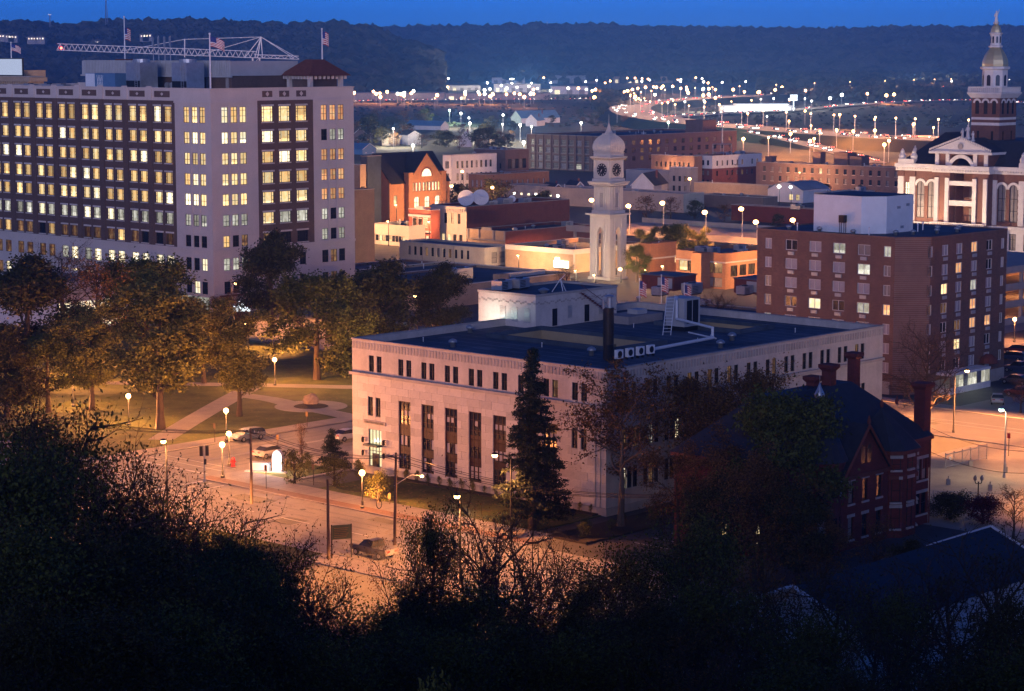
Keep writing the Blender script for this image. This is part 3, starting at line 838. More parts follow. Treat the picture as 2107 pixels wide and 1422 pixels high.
for k in range(15):
    mb = MB(); mb.box(-.21, 34.6 + k * .22, 6.12, -.181, 34.72 + k * .22, 6.36); mb.build('carved_letter', 'frame_dark', fed)
for s, z in ((34.4, 4.0), (38.0, 4.0), (34.4, 2.4), (38.0, 2.4)):
    mb = MB(); mb.tube((-.05, s, z + .3), (-.35, s, z + .3), .05, .05, 6); mb.lathe([(.05, z - .3), (.17, z - .2), (.17, z + .25), (.06, z + .4)], 8, -.38, s); mb.build('wall_lantern', 'metal_dark', fed)
mb = MB()
for s in (3.9, 3.2): mb.tube((-.08, s - 2.4, .9), (-.08, s - 2.4, 11.7), .05, .05, 6)
mb.build('downpipe', 'limestone_dark', fed)
# roof plant
PX, PYY, PW, PD, PH = 26.6, 34.4, 16.0, 10.0, 19.3
mb = MB(); mb.box(PX, PYY, 0, PX + PW, PYY + PD, PH); ph = mb.build('penthouse', 'limestone', fed)
mb = MB(); mb.face([(PX + .3, PYY + .3, PH + .01), (PX + PW - .3, PYY + .3, PH + .01), (PX + PW - .3, PYY + PD - .3, PH + .01), (PX + .3, PYY + PD - .3, PH + .01)]); mb.build('roof', 'membrane_dark', ph)
mb = MB()
for k in range(26):
    y = PYY + PD * (k + .5) / 26; mb.box(PX - .05, y - .15, PH - .95 + .14 * math.sin(k * 1.9), PX - .002, y + .15, PH - .75 + .14 * math.sin(k * 1.9))
for k in range(40):
    x = PX + PW * (k + .5) / 40; mb.box(x - .15, PYY - .05, PH - .95 + .14 * math.sin(k * 1.9), x + .15, PYY - .002, PH - .75 + .14 * math.sin(k * 1.9))
mb.build('wave_frieze', 'limestone_dark', ph)
mb = MB(); e = .1; mb.box(PX - e, PYY - e, PH + .012, PX + PW + e, PYY + .3, PH + .3); mb.box(PX - e, PYY + .301, PH + .012, PX + .3, PYY + PD + e, PH + .3); mb.box(PX + PW - .3, PYY + .301, PH + .012, PX + PW + e, PYY + PD + e, PH + .3); mb.box(PX + .301, PYY + PD - .3, PH + .012, PX + PW - .301, PYY + PD + e, PH + .3); mb.build('coping', 'limestone_dark', ph)
for y in (PYY + 1.4, PYY + 3.6, PYY + 5.7):
    mb = MB()
    for k in range(10): mb.box(PX - .06, y - .5, zr + .7 + k * .19, PX - .003, y + .5, zr + .8 + k * .19)
    mb.build('louvre', 'metal_galv', ph)
for x, w in ((3.2, .9), (9.5, .9)):
    mb = MB(); mb.box(PX + x, PYY - .06, zr + .1, PX + x + w, PYY - .003, zr + 2.3); mb.build('roof_door', 'metal_dark', ph)
for x in (6.2, 12.4):
    mb = MB()
    for k in range(9): mb.box(PX + x, PYY - .06, zr + .9 + k * .18, PX + x + .8, PYY - .003, zr + 1.0 + k * .18)
    mb.build('louvre', 'metal_galv', ph)
mb = MB()                                      # iron stair along the penthouse
mb.tube((PX + 8, PYY - .7, PH), (PX + 15, PYY - .7, zr + .2), .07, .07, 6); mb.tube((PX + 8, PYY - .7, PH + 1), (PX + 15, PYY - .7, zr + 1.2), .04, .04, 5)
for k in range(15): mb.box(PX + 8 + k * .48, PYY - 1.1, PH - .1 - k * .268, PX + 8.4 + k * .48, PYY - .3, PH - .05 - k * .268)
mb.build('iron_stair', 'rust_red', ph)
for x, y in ((29, 42.5), (32.5, 42.6)): rooftop(fed, x, y, PH, 'unit', .2, 1.0)
mb = MB(); mb.lathe([(.35, 0), (.6, .3), (.75, .5), (.2, .75)], 12, 30.6, 36.6); mb.build('roof_vent', 'metal_galv', fed, (0, 0, PH))
mb = MB()
for a in range(3): mb.tube((33.5 + 1.1 * math.cos(a * 2.1), 36.3 + 1.1 * math.sin(a * 2.1), PH), (33.5, 36.3, PH + 1.7), .06, .05, 5)
mb.tube((33.5, 36.3, PH + 1.6), (34.0, 35.9, PH + 2.3), .05, .05, 5); mb.build('antenna_tripod', 'metal_white', fed)
mb = MB(); mb.tube((11, 9.1, zr), (11, 9.1, zr + 6.0), .62, .62, 16); mb.tube((11, 9.1, zr + 2.9), (11, 9.1, zr + 3.05), .66, .66, 16)
ch = mb.build('chimney_stack', 'steel_brown', fed)
mb = MB(); mb.tube((11.15, 9.1, zr + 6.0), (11.15, 9.1, zr + 7.2), .34, .34, 12); mb.lathe([(.62, zr + 7.25), (.5, zr + 7.4), (.05, zr + 7.5)], 12, 11.15, 9.1); mb.tube((10.5, 9.4, zr + 5.9), (10.5, 9.4, zr + 6.9), .17, .17, 8); mb.build('flue', 'metal_galv', ch)
mb = MB()
for k in range(8): mb.box(9.7 + k * .22, 8.2, zr, 9.76 + k * .22, 8.26, zr + 1.9)
mb.build('guard_rail', 'metal_dark', ch)
for k in range(4):
    x = 10.6 + k * 1.9
    mb = MB(); mb.box(x, 7.4, zr + .3, x + 1.05, 7.85, zr + 1.3); mb.box(x, 7.45, zr, x + .1, 7.8, zr + .299, 1); mb.box(x + .9, 7.45, zr, x + 1.0, 7.8, zr + .299, 1)
    u_ = mb.build('condenser', ['metal_white', 'metal_dark'], fed)
    mb = MB(); mb.tube((x + .45, 7.38, zr + .8), (x + .45, 7.399, zr + .8), .38, .38, 14); mb.build('fan_grille', 'metal_dark', u_)
mb = MB(); mb.path([(18.4, 8.6, zr + .55), (31.6, 9.9, zr + .55), (33.0, 11.2, zr + .55)], .2, 8)
mb.path([(31.9, 10.2, zr + .5), (31.9, 10.2, zr + 1.7), (36.2, 19.2, zr + 1.7), (36.2, 19.2, zr + 3.9), (37.4, 20.2, zr + 4.3)], .17, 8)
mb.path([(32.2, 9.9, zr + .4), (34.6, 16.0, zr + .4)], .1, 6); mb.build('roof_pipe', 'metal_white', fed)
mb = MB(); mb.box(37.0, 18.6, zr + .6, 40.2, 21.6, zr + 4.2); mb.box(37.2, 18.8, zr, 40.0, 21.4, zr + .599, 1)
u_ = mb.build('cooling_tower', ['metal_panel', 'metal_dark'], fed)
mb = MB(); mb.box(37.5, 18.56, zr + 1.0, 38.5, 18.598, zr + 3.9); mb.box(38.7, 18.56, zr + 1.0, 39.8, 18.598, zr + 3.9); mb.build('louvre', 'metal_dark', u_)
mb = MB(); p0, p1 = Vector((33.0, 18.2, zr)), Vector((36.3, 20.2, zr + 4.6)); sd2 = Vector((.35, -.35, 0))
mb.tube(p0 + sd2, p1 + sd2, .05, .05, 5); mb.tube(p0 - sd2, p1 - sd2, .05, .05, 5)
for k in range(1, 12): mb.tube(p0.lerp(p1, k / 12) + sd2, p0.lerp(p1, k / 12) - sd2, .03, .03, 4)
mb.build('ladder', 'metal_white', fed)
mb = MB(); mb.box(38, 28.5, zr, 45, 32.5, zr + 1.0); rr = mb.build('raised_curb', 'plaster_grey', fed)
mb = MB(); mb.box(41, 29.5, zr + 1.001, 43, 31.2, zr + 1.6); mb.build('skylight', 'metal_panel', rr)
for x, y in ((18.3, 38.0), (12.6, 13.0), (34.5, 9.2), (7, 30), (28, 6), (50, 30)): rooftop(fed, x, y, zr, 'vent', 0, .9)
for x, y in ((14, 22), (30, 11), (36, 26), (46, 8), (8, 36)): rooftop(fed, x, y, zr, 'pipe', 0, .45)

# ------------------------------------------------------------------ nine storey office block
CR = G(441, 648); RU, RV, RH = 37.3, 92.0, 43.2
ros = thing('office_block', 'tall brown brick and pale stone office block with rows of glowing windows', 'building', CR, TH)
fl, fr = FL(RV), FR()
ztop = [39.8, 35.0, 31.0, 27.0, 23.1, 19.1, 15.05]; low = [10.7, 6.2]
opsL, opsR, wins = [], [], []
def add(fc, ops, s, zt, w, h, **k):
    ops.append(op(s, zt - h, w, h)); wins.append((fc, s, zt - h, w, h, k))
def glow(row, side):
    if row <= 4: return pick(('lit_amber', 6), ('lit_warm', 4), ('lit_bright', 1.1)) if side == 'L' else pick(('lit_warm', 6), ('lit_bright', 1.6), ('lit_amber', 2))
    if row == 5: return pick(('lit_pale', 6), ('lit_warm', 1), ('lit_bright', 1))
    return pick(('lit_dim', 4), ('glass', 3), ('lit_amber', .4))
vsP, hsP = (.2, .8), ((0, .2, .3), (.8, 1, .3), (0, .2, .62), (.8, 1, .62))
bays = [14.7 + 7.8 * k for k in range(10)]
for r, zt in enumerate(ztop):
    hh = 3.05 if r == 0 else 2.25
    for bx in bays:
        for d in (-1.62, 1.62): add(fl, opsL, RV - bx + d, zt, 2.15, hh, pm=glow(r, 'L'), vs=vsP, hs=hsP + ((.8,) if r == 0 else ()), sill='limestone', lintel='limestone', bar=.09)
    for s in (2.63, 4.96, 7.4): add(fl, opsL, RV - s, zt, 1.65, hh, pm=glow(r, 'R'), vs=(.5,), hs=(.42,) + ((.78,) if r == 0 else ()), bar=.08)
    for s in (3.46, 5.76, 8.02): add(fr, opsR, s, zt, 1.6, hh, pm=glow(r, 'R'), vs=(.5,), hs=(.42,) + ((.78,) if r == 0 else ()), bar=.08)
    for s in (14.24, 18.63, 23.09): add(fr, opsR, s, zt, 2.85, hh, pm=glow(r, 'R'), vs=vsP, hs=hsP + ((.8,) if r == 0 else ()), sill='limestone', lintel='limestone', bar=.09)
    for s in (29.13, 31.49, 33.73): add(fr, opsR, s, zt, 1.6, hh, pm=('lit_red' if r < 5 and r != 1 else pick(('lit_pale', 1), ('glass', 1))), vs=(.5,), hs=(.42,) + ((.78,) if r == 0 else ()), bar=.08)
for q, zt in enumerate(low):
    for j, bx in enumerate(bays):
        for d in (-1.62, 1.62): add(fl, opsL, RV - bx + d, zt, 2.15, 2.5, pm=(pick(('lit_bright', 3), ('lit_pale', 1)) if (q == 0 and j < 5) or (q == 1 and random.random() < .5) else 'lit_dim'), vs=(.2, .8), hs=(.72,), bar=.09)
    for s in (2.63, 4.96, 7.4): add(fl, opsL, RV - s, zt, 1.65, 2.4, pm=pick(('lit_bright', 2), ('glass', 1)), hs=(.5,), vs=(.5,), bar=.08)
    for s in (3.46, 5.76, 8.02): add(fr, opsR, s, zt, 1.6, 2.4, pm=pick(('lit_pale', 2), ('glass', 1)), hs=(.5,), vs=(.5,), bar=.08)
    for s in (14.24, 18.63, 23.09, 29.13, 31.49, 33.73): add(fr, opsR, s, zt, 1.7, 2.5, pm=pick(('glass', 3), ('lit_dim', 2)), hs=(.5,), vs=(.5,), bar=.08)
mb = MB()
zl = [(0, RV - 10.87, 12.5, 40.9, 1)]; zr_ = [(11.66, 26.22, 12.5, 40.9, 1)]
facade(mb, fl, RV, 0, RH, opsL, zl, .3); facade(mb, fr, RU, 0, RH, opsR, zr_, .3)
mb.face([(RU, 0, 0), (RU, RV, 0), (RU, RV, RH), (RU, 0, RH)]); mb.face([(RU, RV, 0), (0, RV, 0), (0, RV, RH), (RU, RV, RH)])
for a, b in (((.5, .5), (RU - .5, .5)), ((RU - .5, .5), (RU - .5, RV - .5)), ((RU - .5, RV - .5), (.5, RV - .5)), ((.5, RV - .5), (.5, .5))):
    mb.face([(a[0], a[1], RH), (b[0], b[1], RH), (b[0], b[1], 42), (a[0], a[1], 42)])
mb.build('wall', ['terracotta_cream', 'brick_brown'], ros)
mb = MB(); mb.face([(.4, .4, 42), (RU - .4, .4, 42), (RU - .4, RV - .4, 42), (.4, RV - .4, 42)]); mb.build('roof', 'membrane', ros)
mb = MB(); e = .14
mb.box(-e, -e, RH, RU + e, .5, RH + .2); mb.box(-e, .501, RH, .5, RV, RH + .2); mb.box(RU - .5, .501, RH, RU + e, RV, RH + .2); mb.build('coping', 'terracotta_cream', ros)
mb = MB(); mb.box(-.22, -.22, 12.05, RU, -.002, 12.5); mb.box(-.22, -.001, 12.05, -.002, RV, 12.5); mb.box(-.16, -.16, 40.5, 11.0, -.002, 40.9); mb.box(-.16, -.001, 40.5, -.002, 11, 40.9); mb.box(26.5, -.16, 40.5, RU, -.002, 40.9); mb.build('string_course', 'terracotta_cream', ros)
for bx in bays:                                # parapet panels with a diamond, piers between bays
    mb = MB(); mb.box(-.04, bx - 2.4, 41.55, -.003, bx + 2.4, 42.75); p_ = mb.build('parapet_panel', 'brick_brown', ros)
    mb = MB(); mb.prism([(0, -.5), (.3, 0), (0, .5), (-.3, 0)], -.05, 0); d_ = mb.build('diamond', 'terracotta_cream', p_, (-.045, bx, 42.15)); d_.rotation_euler = (0, -PI / 2, 0); d_.scale = (1.1, .9, .6)
    mb = MB(); mb.box(-.2, bx + 3.1, 41.0, -.001, bx + 4.7, RH + .45); mb.build('pier_cap', 'terracotta_cream', ros)
for s in (14.24, 18.63, 23.09):
    mb = MB(); mb.box(s - 1.3, -.04, 41.55, s + 1.3, -.003, 42.75); p_ = mb.build('parapet_panel', 'brick_brown', ros)
    mb = MB(); mb.prism([(-.45, 0), (0, -.5), (.45, 0), (0, .5)], 0, .05); d_ = mb.build('diamond', 'terracotta_cream', p_, (s, -.045, 42.15)); d_.rotation_euler = (PI / 2, 0, 0)
for s in ([2.63 + 1.17, 4.96 + 1.2]):
    mb = MB(); mb.box(-.09, s - .2, 12.6, -.001, s + .2, 40.4); mb.build('pilaster', 'terracotta_cream', ros)
for s in (4.6, 6.9, 30.3, 32.6):
    mb = MB(); mb.box(s - .2, -.09, 12.6, s + .2, -.001, 40.4); mb.build('pilaster', 'terracotta_cream', ros)
for bx in bays:
    mb = MB(); mb.box(-.1, bx + 3.2, 12.55, -.001, bx + 4.6, 40.85); mb.build('pilaster', 'brick_brown', ros)
for fc, s, z, w, h, k in wins: window(ros, fc, s, z, w, h, k.pop('pm'), k.pop('vs'), k.pop('hs'), **k)
# ground floor shop fronts
for s in (3.2, 7.2, 14, 19, 24, 31):
    mb = MB(); mb.box(s - 1.7, -.05, .2, s + 1.7, -.003, 3.3); q = mb.build('shop_front', 'glass_curtain', ros)
    mb = MB(); mb.box(s - 1.8, -.9, 3.35, s + 1.8, -.004, 3.6); mb.build('awning', 'rust_red', q)
for s in (3.5, 8, 14.7, 22.5, 30.3):
    mb = MB(); mb.box(-.05, s - 2.2, .2, -.003, s + 2.2, 3.2); mb.build('shop_front', 'lit_pale', ros)
# roof structures
mb = MB(); mb.box(13, 9, 42, 29, 56, 45.6); ph = mb.build('penthouse', 'brick_brown', ros)
mb = MB()
for k in range(90):
    y = 8.7 + k * .53; mb.box(12.2, y, 45.61, 12.32, y + .36, 48.6)
mb.box(12.33, 8.6, 45.61, 30, 57, 48.5); mb.box(11.9, 8.4, 45.3, 12.6, 57, 45.6); mb.build('metal_screen', 'metal_panel', ph)
for y in (12, 20, 29, 38): window(ph, (13, y + 1, -PI / 2), 0, 42.7, 1.3, 1.9, pick(('lit_warm', 2), ('lit_pale', 1)), (.5,), (.33, .66), bar=.1)
for y in (10, 16, 24.5, 33): mb = MB(); mb.box(12.86, y, 42, 12.998, y + .8, 45.2); mb.build('pilaster', 'plaster_grey', ph)
def pavilion(cx, cy, hw, hd):
    mb = MB()
    for sx in (-1, 1):
        for sy in (-1, 1):
            x, y = cx + sx * (hw - .5), cy + sy * (hd - .5); mb.box(x - .4, y - .4, 42, x + .4, y + .4, 45.6)
    p_ = mb.build('roof_pavilion', 'terracotta_cream', ros)
    mb = MB(); e = 1.1; k = .32
    b0 = [(cx - hw - e, cy - hd - e), (cx + hw + e, cy - hd - e), (cx + hw + e, cy + hd + e), (cx - hw - e, cy + hd + e)]; t0 = [(cx - hw * k, cy - hd * k), (cx + hw * k, cy - hd * k), (cx + hw * k, cy + hd * k), (cx - hw * k, cy + hd * k)]
    for a in range(4):
        b = (a + 1) % 4; mb.face([(*b0[a], 45.6), (*b0[b], 45.6), (*t0[b], 48.8), (*t0[a], 48.8)])
    mb.face([(*p, 48.8) for p in t0]); mb.face([(*p, 45.55) for p in b0[::-1]]); mb.build('tiled_roof', 'tile_red', p_)
    mb = MB(); mb.box(cx - hw + 1, cy - hd + 1, 42, cx + hw - 1, cy + hd - 1, 45.5); mb.build('core', 'brick_brown', p_)
    mb = MB()
    for a in range(9):
        mb.box(cx - hw - .7, cy - hd + a * hd * .25 - .12, 44.9, cx - hw - .1, cy - hd + a * hd * .25 + .12, 45.54)
        mb.box(cx - hw + a * hw * .25 - .12, cy - hd - .7, 44.9, cx - hw + a * hw * .25 + .12, cy - hd - .1, 45.54)
    mb.build('bracket', 'terracotta_cream', p_)
pavilion(31.2, 4.8, 4.6, 3.6); pavilion(27.5, 62, 4.4, 4.0)
for y in (12.2, 26.8):                         # cooling towers in front of the penthouse
    mb = MB(); mb.box(4.2, y, 42.7, 8.6, y + 4.6, 48.2); mb.box(4.4, y + .2, 42, 8.4, y + 4.4, 42.69, 1); q = mb.build('cooling_tower', ['metal_galv', 'metal_dark'], ros)
    mb = MB(); mb.lathe([(1.7, 48.21), (1.7, 48.9), (1.5, 48.9)], 18, 6.4, y + 2.3); mb.build('fan_cowl', 'metal_galv', q)
    mb = MB(); mb.box(4.15, y + .1, 43.2, 4.198, y + 4.5, 44.6); mb.build('louvre', 'metal_dark', q)
    mb = MB()
    for s_ in (.7, 1.5): mb.tube((4.0, y + s_, 42.5), (4.0, y + s_, 48.6), .05, .05, 5)
    for k in range(14): mb.tube((4.0, y + .7, 42.8 + k * .42), (4.0, y + 1.5, 42.8 + k * .42), .03, .03, 4)
    mb.build('ladder', 'metal_galv', q)
mb = MB(); mb.box(5.0, 36, 42.4, 9, 46, 46.0); mb.box(5.2, 36.4, 42, 8.8, 45.6, 42.39, 1); q = mb.build('chiller', ['metal_blue', 'metal_dark'], ros)
mb = MB(); mb.box(4.9, 42.8, 42.5, 4.998, 45.8, 45.9); mb.build('panel', 'metal_white', q)
mb = MB()
for k in range(4):
    mb.tube((4.95, 40 + k * .5, 43), (4.95, 40.6 + k * .5, 45.6), .04, .04, 4); mb.tube((4.95, 40.6 + k * .5, 43), (4.95, 40 + k * .5, 45.6), .04, .04, 4)
mb.build('lattice', 'metal_white', q)
for x, y, k in ((3, 20, 1), (3.2, 8.2, .9), (3, 33, 1), (3, 48, 1.2), (10, 24, 1)): rooftop(ros, x, y, 42, 'vent', 0, k)
for x, y in ((6, 55), (6, 60), (7, 68)): rooftop(ros, x, y, 42, 'unit', 1.57, 1.1)
mb = MB()
for y in (23.4, 25.0, 26.6): mb.tube((12.0, y, 43.6), (10.6, y, 43.6), .5, .62, 12)
mb.build('exhaust_duct', 'metal_galv', ros)
for k, y in enumerate((30.6, 32.4, 34.4, 36.2)):
    mb = MB(); mb.tube((15, y, 48.6), (15, y, 53.6 - .4 * (k % 2)), .09, .07, 6); mb.box(14.8, y - .22, 51.4, 15.0, y + .22, 53.4); mb.build('antenna_panel', 'metal_galv', ros)
mb = MB(); mb.path([(2, 9, 42.9), (2, 19, 42.9)], .04, 5); mb.path([(2, 9, 42.4), (2, 19, 42.4)], .04, 5)
for k in range(6): mb.tube((2, 9 + 2 * k, 42), (2, 9 + 2 * k, 42.9), .04, .04, 5)
mb.build('guard_rail', 'metal_white', ros)
# ------------------------------------------------------------------ brick apartment block with a cut corner
A_ = G(2064, 780); P1 = A_ - U * 21.69
apt = thing('apartment_block', 'brown brick apartment block with a cut corner and a white roof penthouse', 'building', P1, TH)
K = 3.75; AH = 23.2; P2 = P1 + (V - U) * K
AL = along(P2, V, 1557, 15); AU = 21.69
fR, fC, fL = (0, 0, 0), (-K, K, -PI / 4), (-K, K + AL, -PI / 2)
sl = [AL - along(P2, V, p, 15) for p in (1580, 1627, 1676, 1725, 1776, 1824)]
sr = [along(P1, U, p, 15) for p in (1914, 1943, 1972, 2003, 2034, 2061)]
rows = [20.35 - 2.87 * k for k in range(7)]
oL, oR, wn = [], [], []
for r, z in enumerate(rows):
    for j, s in enumerate(sl):
        w = 1.25 if j in (0, 5) else 2.2; oL.append(op(s, z, w, 1.6)); wn.append((fL, s, z, w, r, j, 0))
    for j, s in enumerate(sr):
        w = 1.0 if j in (0, 5) else 1.75; oR.append(op(s, z, w, 1.6)); wn.append((fR, s, z, w, r, j, 1))
poly = [(0, 0), (AU, 0), (AU, K + AL), (-K, K + AL), (-K, K)]
mb = MB(); facade(mb, fR, AU, 0, AH, oR); facade(mb, fC, K * RT2, 0, AH); facade(mb, fL, AL, 0, AH, oL)
mb.face([(AU, 0, 0), (AU, K + AL, 0), (AU, K + AL, AH), (AU, 0, AH)]); mb.face([(AU, K + AL, 0), (-K, K + AL, 0), (-K, K + AL, AH), (AU, K + AL, AH)])
mb.build('wall', 'brick_apartment', apt)
mb = MB(); mb.face([(x, y, AH - .02) for x, y in poly]); mb.build('roof', 'membrane_dark', apt)
mb = MB()
for a, b in zip(poly, poly[1:] + poly[:1]):
    d = (Vector(b) - Vector(a)).normalized(); n = Vector((d.y, -d.x)); a, b = Vector(a), Vector(b)
    mb.prism([a + n * .1, b + n * .1, b - n * .22, a - n * .22], AH, AH + .16)
mb.build('coping', 'brick_dull', apt)
for fc, s, z, w, r, j, side in wn:
    key = (r, j)
    if side == 0: pm = {(3, 2): 'lit_bright', (3, 5): 'lit_red', (0, 1): 'glass', (3, 1): 'glass', (3, 3): 'glass', (1, 4): 'lit_pale', (3, 4): 'lit_pale'}.get(key, pick(('blind', 6), ('glass_curtain', 2), ('lit_pale', .5)))
    else: pm = {(2, 1): 'lit_warm', (3, 3): 'lit_red', (4, 4): 'lit_red', (5, 2): 'lit_warm', (0, 3): 'lit_red', (1, 2): 'lit_red', (4, 3): 'lit_red'}.get(key, pick(('blind', 4), ('glass', 2), ('lit_dim', 1), ('lit_pale', .4)))
    o = window(apt, fc, s, z, w, 1.6, pm, (.5,), (), 'frame_white', bar=.09)
    if w > 1.4:
        q = MB(); q.box(-.55, -.14, -.72, .55, -.003, -.22); g = q.build('air_conditioner', 'metal_panel', o)
        q = MB()
        for k in range(4): q.box(-.5, -.16, -.66 + k * .11, .5, -.141, -.62 + k * .11)
        q.build('grille', 'metal_galv', g)
mb = MB(); mb.box(.4, -.12, 0, AU + .02, -.003, 1.9); mb.box(-K - .12, K + .4, 0, -K - .003, K + AL, 1.9); mb.build('plinth', 'concrete', apt)
mb = MB(); mb.box(2.0, -2.6, 0, 13.5, -.13, .95, 0); mb.box(2.0, -2.6, 2.75, 13.5, -.13, 3.1, 0); ent = mb.build('sun_room', 'trim_white', apt)
for k in range(9):
    mb = MB(); mb.box(2.1 + k * 1.26, -2.55, .96, 3.2 + k * 1.26, -2.5, 2.74); mb.build('pane', 'lit_pale' if k % 3 else 'glass_curtain', ent)
mb = MB(); mb.lathe([(1.5, 3.3), (1.5, 3.4), (1.1, 4.1), (.5, 4.6)], 12, 15.5, -1.0); mb.build('awning', 'rust_red', apt)
px_, py_ = 4.0, 12.0                           # white penthouse
mb = MB(); mb.prism([(2.2, 9.2), (9.5, 9.2), (9.5, 20.5), (-.5, 20.5), (-.5, 11.9)], AH, AH + 5.6, 0); ph = mb.build('penthouse', 'metal_white', apt)
mb = MB(); mb.face([(2.1, 9.1, AH + 5.63), (9.6, 9.1, AH + 5.63), (9.6, 20.6, AH + 5.63), (-.6, 20.6, AH + 5.63), (-.6, 11.8, AH + 5.63)]); mb.build('roof', 'membrane_dark', ph)
mb = MB(); mb.prism([(-1.6, 14.2), (-.9, 14.2), (-.9, 15.2), (-1.6, 15.2)], AH + 1.6, AH + 2.7)
for x in (-1.5, -1.0):
    for y in (14.3, 15.1): mb.tube((x, y, AH), (x, y, AH + 1.6), .05, .05, 5)
mb.build('vent_fan', 'metal_dark', apt)
for x, y, z in ((5, 9.15, 3.6), (7.5, 9.15, 3.9), (6, 9.15, .6)): mb = MB(); mb.box(x, y, AH + z, x + .9, y + .04, AH + z + .4); mb.build('louvre', 'metal_galv', ph)
for x, y in ((0.6, 6.5), (-2.4, 12), (-1.8, 18.5), (3, 5), (8, 4), (13, 7), (16, 5), (-2, 24), (12, 3)): rooftop(apt, x, y, AH, 'vent', 0, .75)
for x, y in ((-2.7, 9), (9, 8), (12, 9), (-2.6, 22)): rooftop(apt, x, y, AH, 'pipe', 0, 1.0)

# ------------------------------------------------------------------ domed county courthouse
C_ = G(1985, 527)
cch = thing('domed_courthouse', 'red brick and white stone courthouse with a gilded dome tower and statues', 'building', C_, TH - PI / 2)
HWD = 19.5
fF = (-HWD, 0, 0); fS = (-HWD, 34, -PI / 2)
oF, ww = [], []
def cw(s, z, w, h, pm, arch=None, vs=(.5,), hs=(.5,)):
    oF.append(op(s + HWD, z, w, h)); ww.append((s + HWD, z, w, h, pm, arch, vs, hs))
for sg in (-1, 1):
    for x in (10.0, 13.2): cw(sg * x, 9.0, 2.2, 9.2, 'glass_curtain', 'stone_white', (.5,), (.3, .62))
    cw(sg * 17.2, 14.2, 1.3, 3.6, 'lit_bright' if sg < 0 else 'glass_curtain'); cw(sg * 17.2, 9.2, 1.3, 3.2, 'lit_dim')
    for x in (9.6, 13.2, 17.2): cw(sg * x, 2.2, 1.9, 4.0, 'glass_curtain', None, (.5,), (.65,))
oF.append((HWD - 3, HWD + 3, 8.1, 20.6))
mb = MB(); zb = [(0, 2 * HWD, 7.6, 21.0, 1)]
facade(mb, fF, 2 * HWD, 0, 22.4, oF, zb); facade(mb, fS, 34, 0, 22.4, (), [(0, 34, 7.6, 21, 1)])
mb.face([(HWD, 0, 0), (HWD, 34, 0), (HWD, 34, 22.4), (HWD, 0, 22.4)]); mb.face([(HWD, 34, 0), (-HWD, 34, 0), (-HWD, 34, 22.4), (HWD, 34, 22.4)])
mb.build('wall', ['stone_white', 'brick_court'], cch)
for k, (s, z, w, h, pm, arch, vs, hs) in enumerate(ww): window(cch, fF, s, z, w, h, pm, vs, hs, 'frame_dark', arch=('brick_court' if arch else None), bar=.12)
for sg in (-1, 1):                             # lit fanlight, arch rings, pilasters
    for x in (10.0, 13.2):
        mb = MB()
        for k in range(12):
            t0, t1 = PI * k / 12, PI * (k + 1) / 12
            mb.prism([(1.15 * math.cos(t0), 1.15 * math.sin(t0)), (1.75 * math.cos(t0), 1.75 * math.sin(t0)), (1.75 * math.cos(t1), 1.75 * math.sin(t1)), (1.15 * math.cos(t1), 1.15 * math.sin(t1))], 0, .25)
        a_ = mb.build('arch_ring', 'stone_white', cch, (sg * x, -.002, 17.05)); a_.rotation_euler = (PI / 2, 0, 0)
    for x in (7.9, 15.5, 18.9):
        mb = MB(); mb.box(sg * x - .75, -.45, 8.2, sg * x + .75, -.002, 19.2)
        for k in range(7): mb.box(sg * x - .8, -.5, 8.6 + k * 1.5, sg * x + .8, -.451, 9.5 + k * 1.5)
        mb.build('pilaster', 'stone_white', cch)
        mb = MB(); mb.box(sg * x - .9, -.55, 19.21, sg * x + .9, -.002, 20.6); mb.build('capital', 'brick_court', cch)
mb = MB(); mb.box(-HWD - .5, -.8, 7.2, HWD + .5, -.002, 8.0); mb.build('string_course', 'stone_white', cch)
mb = MB()
for x0, x1, y0 in ((-HWD - .9, -8.2, -1.0), (8.2, HWD + .9, -1.0), (-8.19, 8.19, -3.4)):
    mb.box(x0, y0 + .5, 20.7, x1, 0, 21.5); mb.box(x0, y0, 21.51, x1, 0, 22.5)
    k = x0 + .3
    while k < x1: mb.box(k, y0 + .2, 21.1, k + .3, y0 + .499, 21.505); k += .75
mb.box(-HWD - .9, .001, 20.7, -HWD - .002, 34, 22.5); mb.build('cornice', 'stone_white', cch)
mb = MB(); mb.box(-7.6, -2.6, 8.0, -3.2, -.46, 20.69); mb.box(3.2, -2.6, 8.0, 7.6, -.46, 20.69); mb.box(-7.6, -2.6, 22.51, -3.0, 6, 26); mb.box(3.0, -2.6, 22.51, 7.6, 6, 26); mb.box(-3.0, -2.6, 25.0, 3.0, 6, 26); pv = mb.build('portico', 'brick_court', cch)
mb = MB(); mb.box(-3.6, 3.4, 7.9, 3.6, 3.6, 25); mb.box(-3.6, .3, 7.9, -3.05, 3.39, 25); mb.box(3.05, .3, 7.9, 3.6, 3.39, 25); mb.box(-3.04, .3, 7.7, 3.04, 3.39, 8.09); mb.build('loggia_back', 'brick_court', pv)
for z in (8.6, 14.0): mb = MB(); mb.box(-1.1, 3.3, z, 1.1, 3.39, z + 3); mb.build('loggia_door', 'glass_curtain', pv)
for z, h in ((12.6, 1.3), (17.6, 1.1)): mb = MB(); mb.box(-3.5, -2.7, z, 3.5, -.45, z + h); mb.build('balcony', 'stone_white', pv)
mb = MB()
for k in range(14):
    t0, t1 = PI * k / 14, PI * (k + 1) / 14
    mb.prism([(3.0 * math.cos(t0), 3.0 * math.sin(t0)), (3.9 * math.cos(t0), 3.9 * math.sin(t0)), (3.9 * math.cos(t1), 3.9 * math.sin(t1)), (3.0 * math.cos(t1), 3.0 * math.sin(t1))], 0, .4)
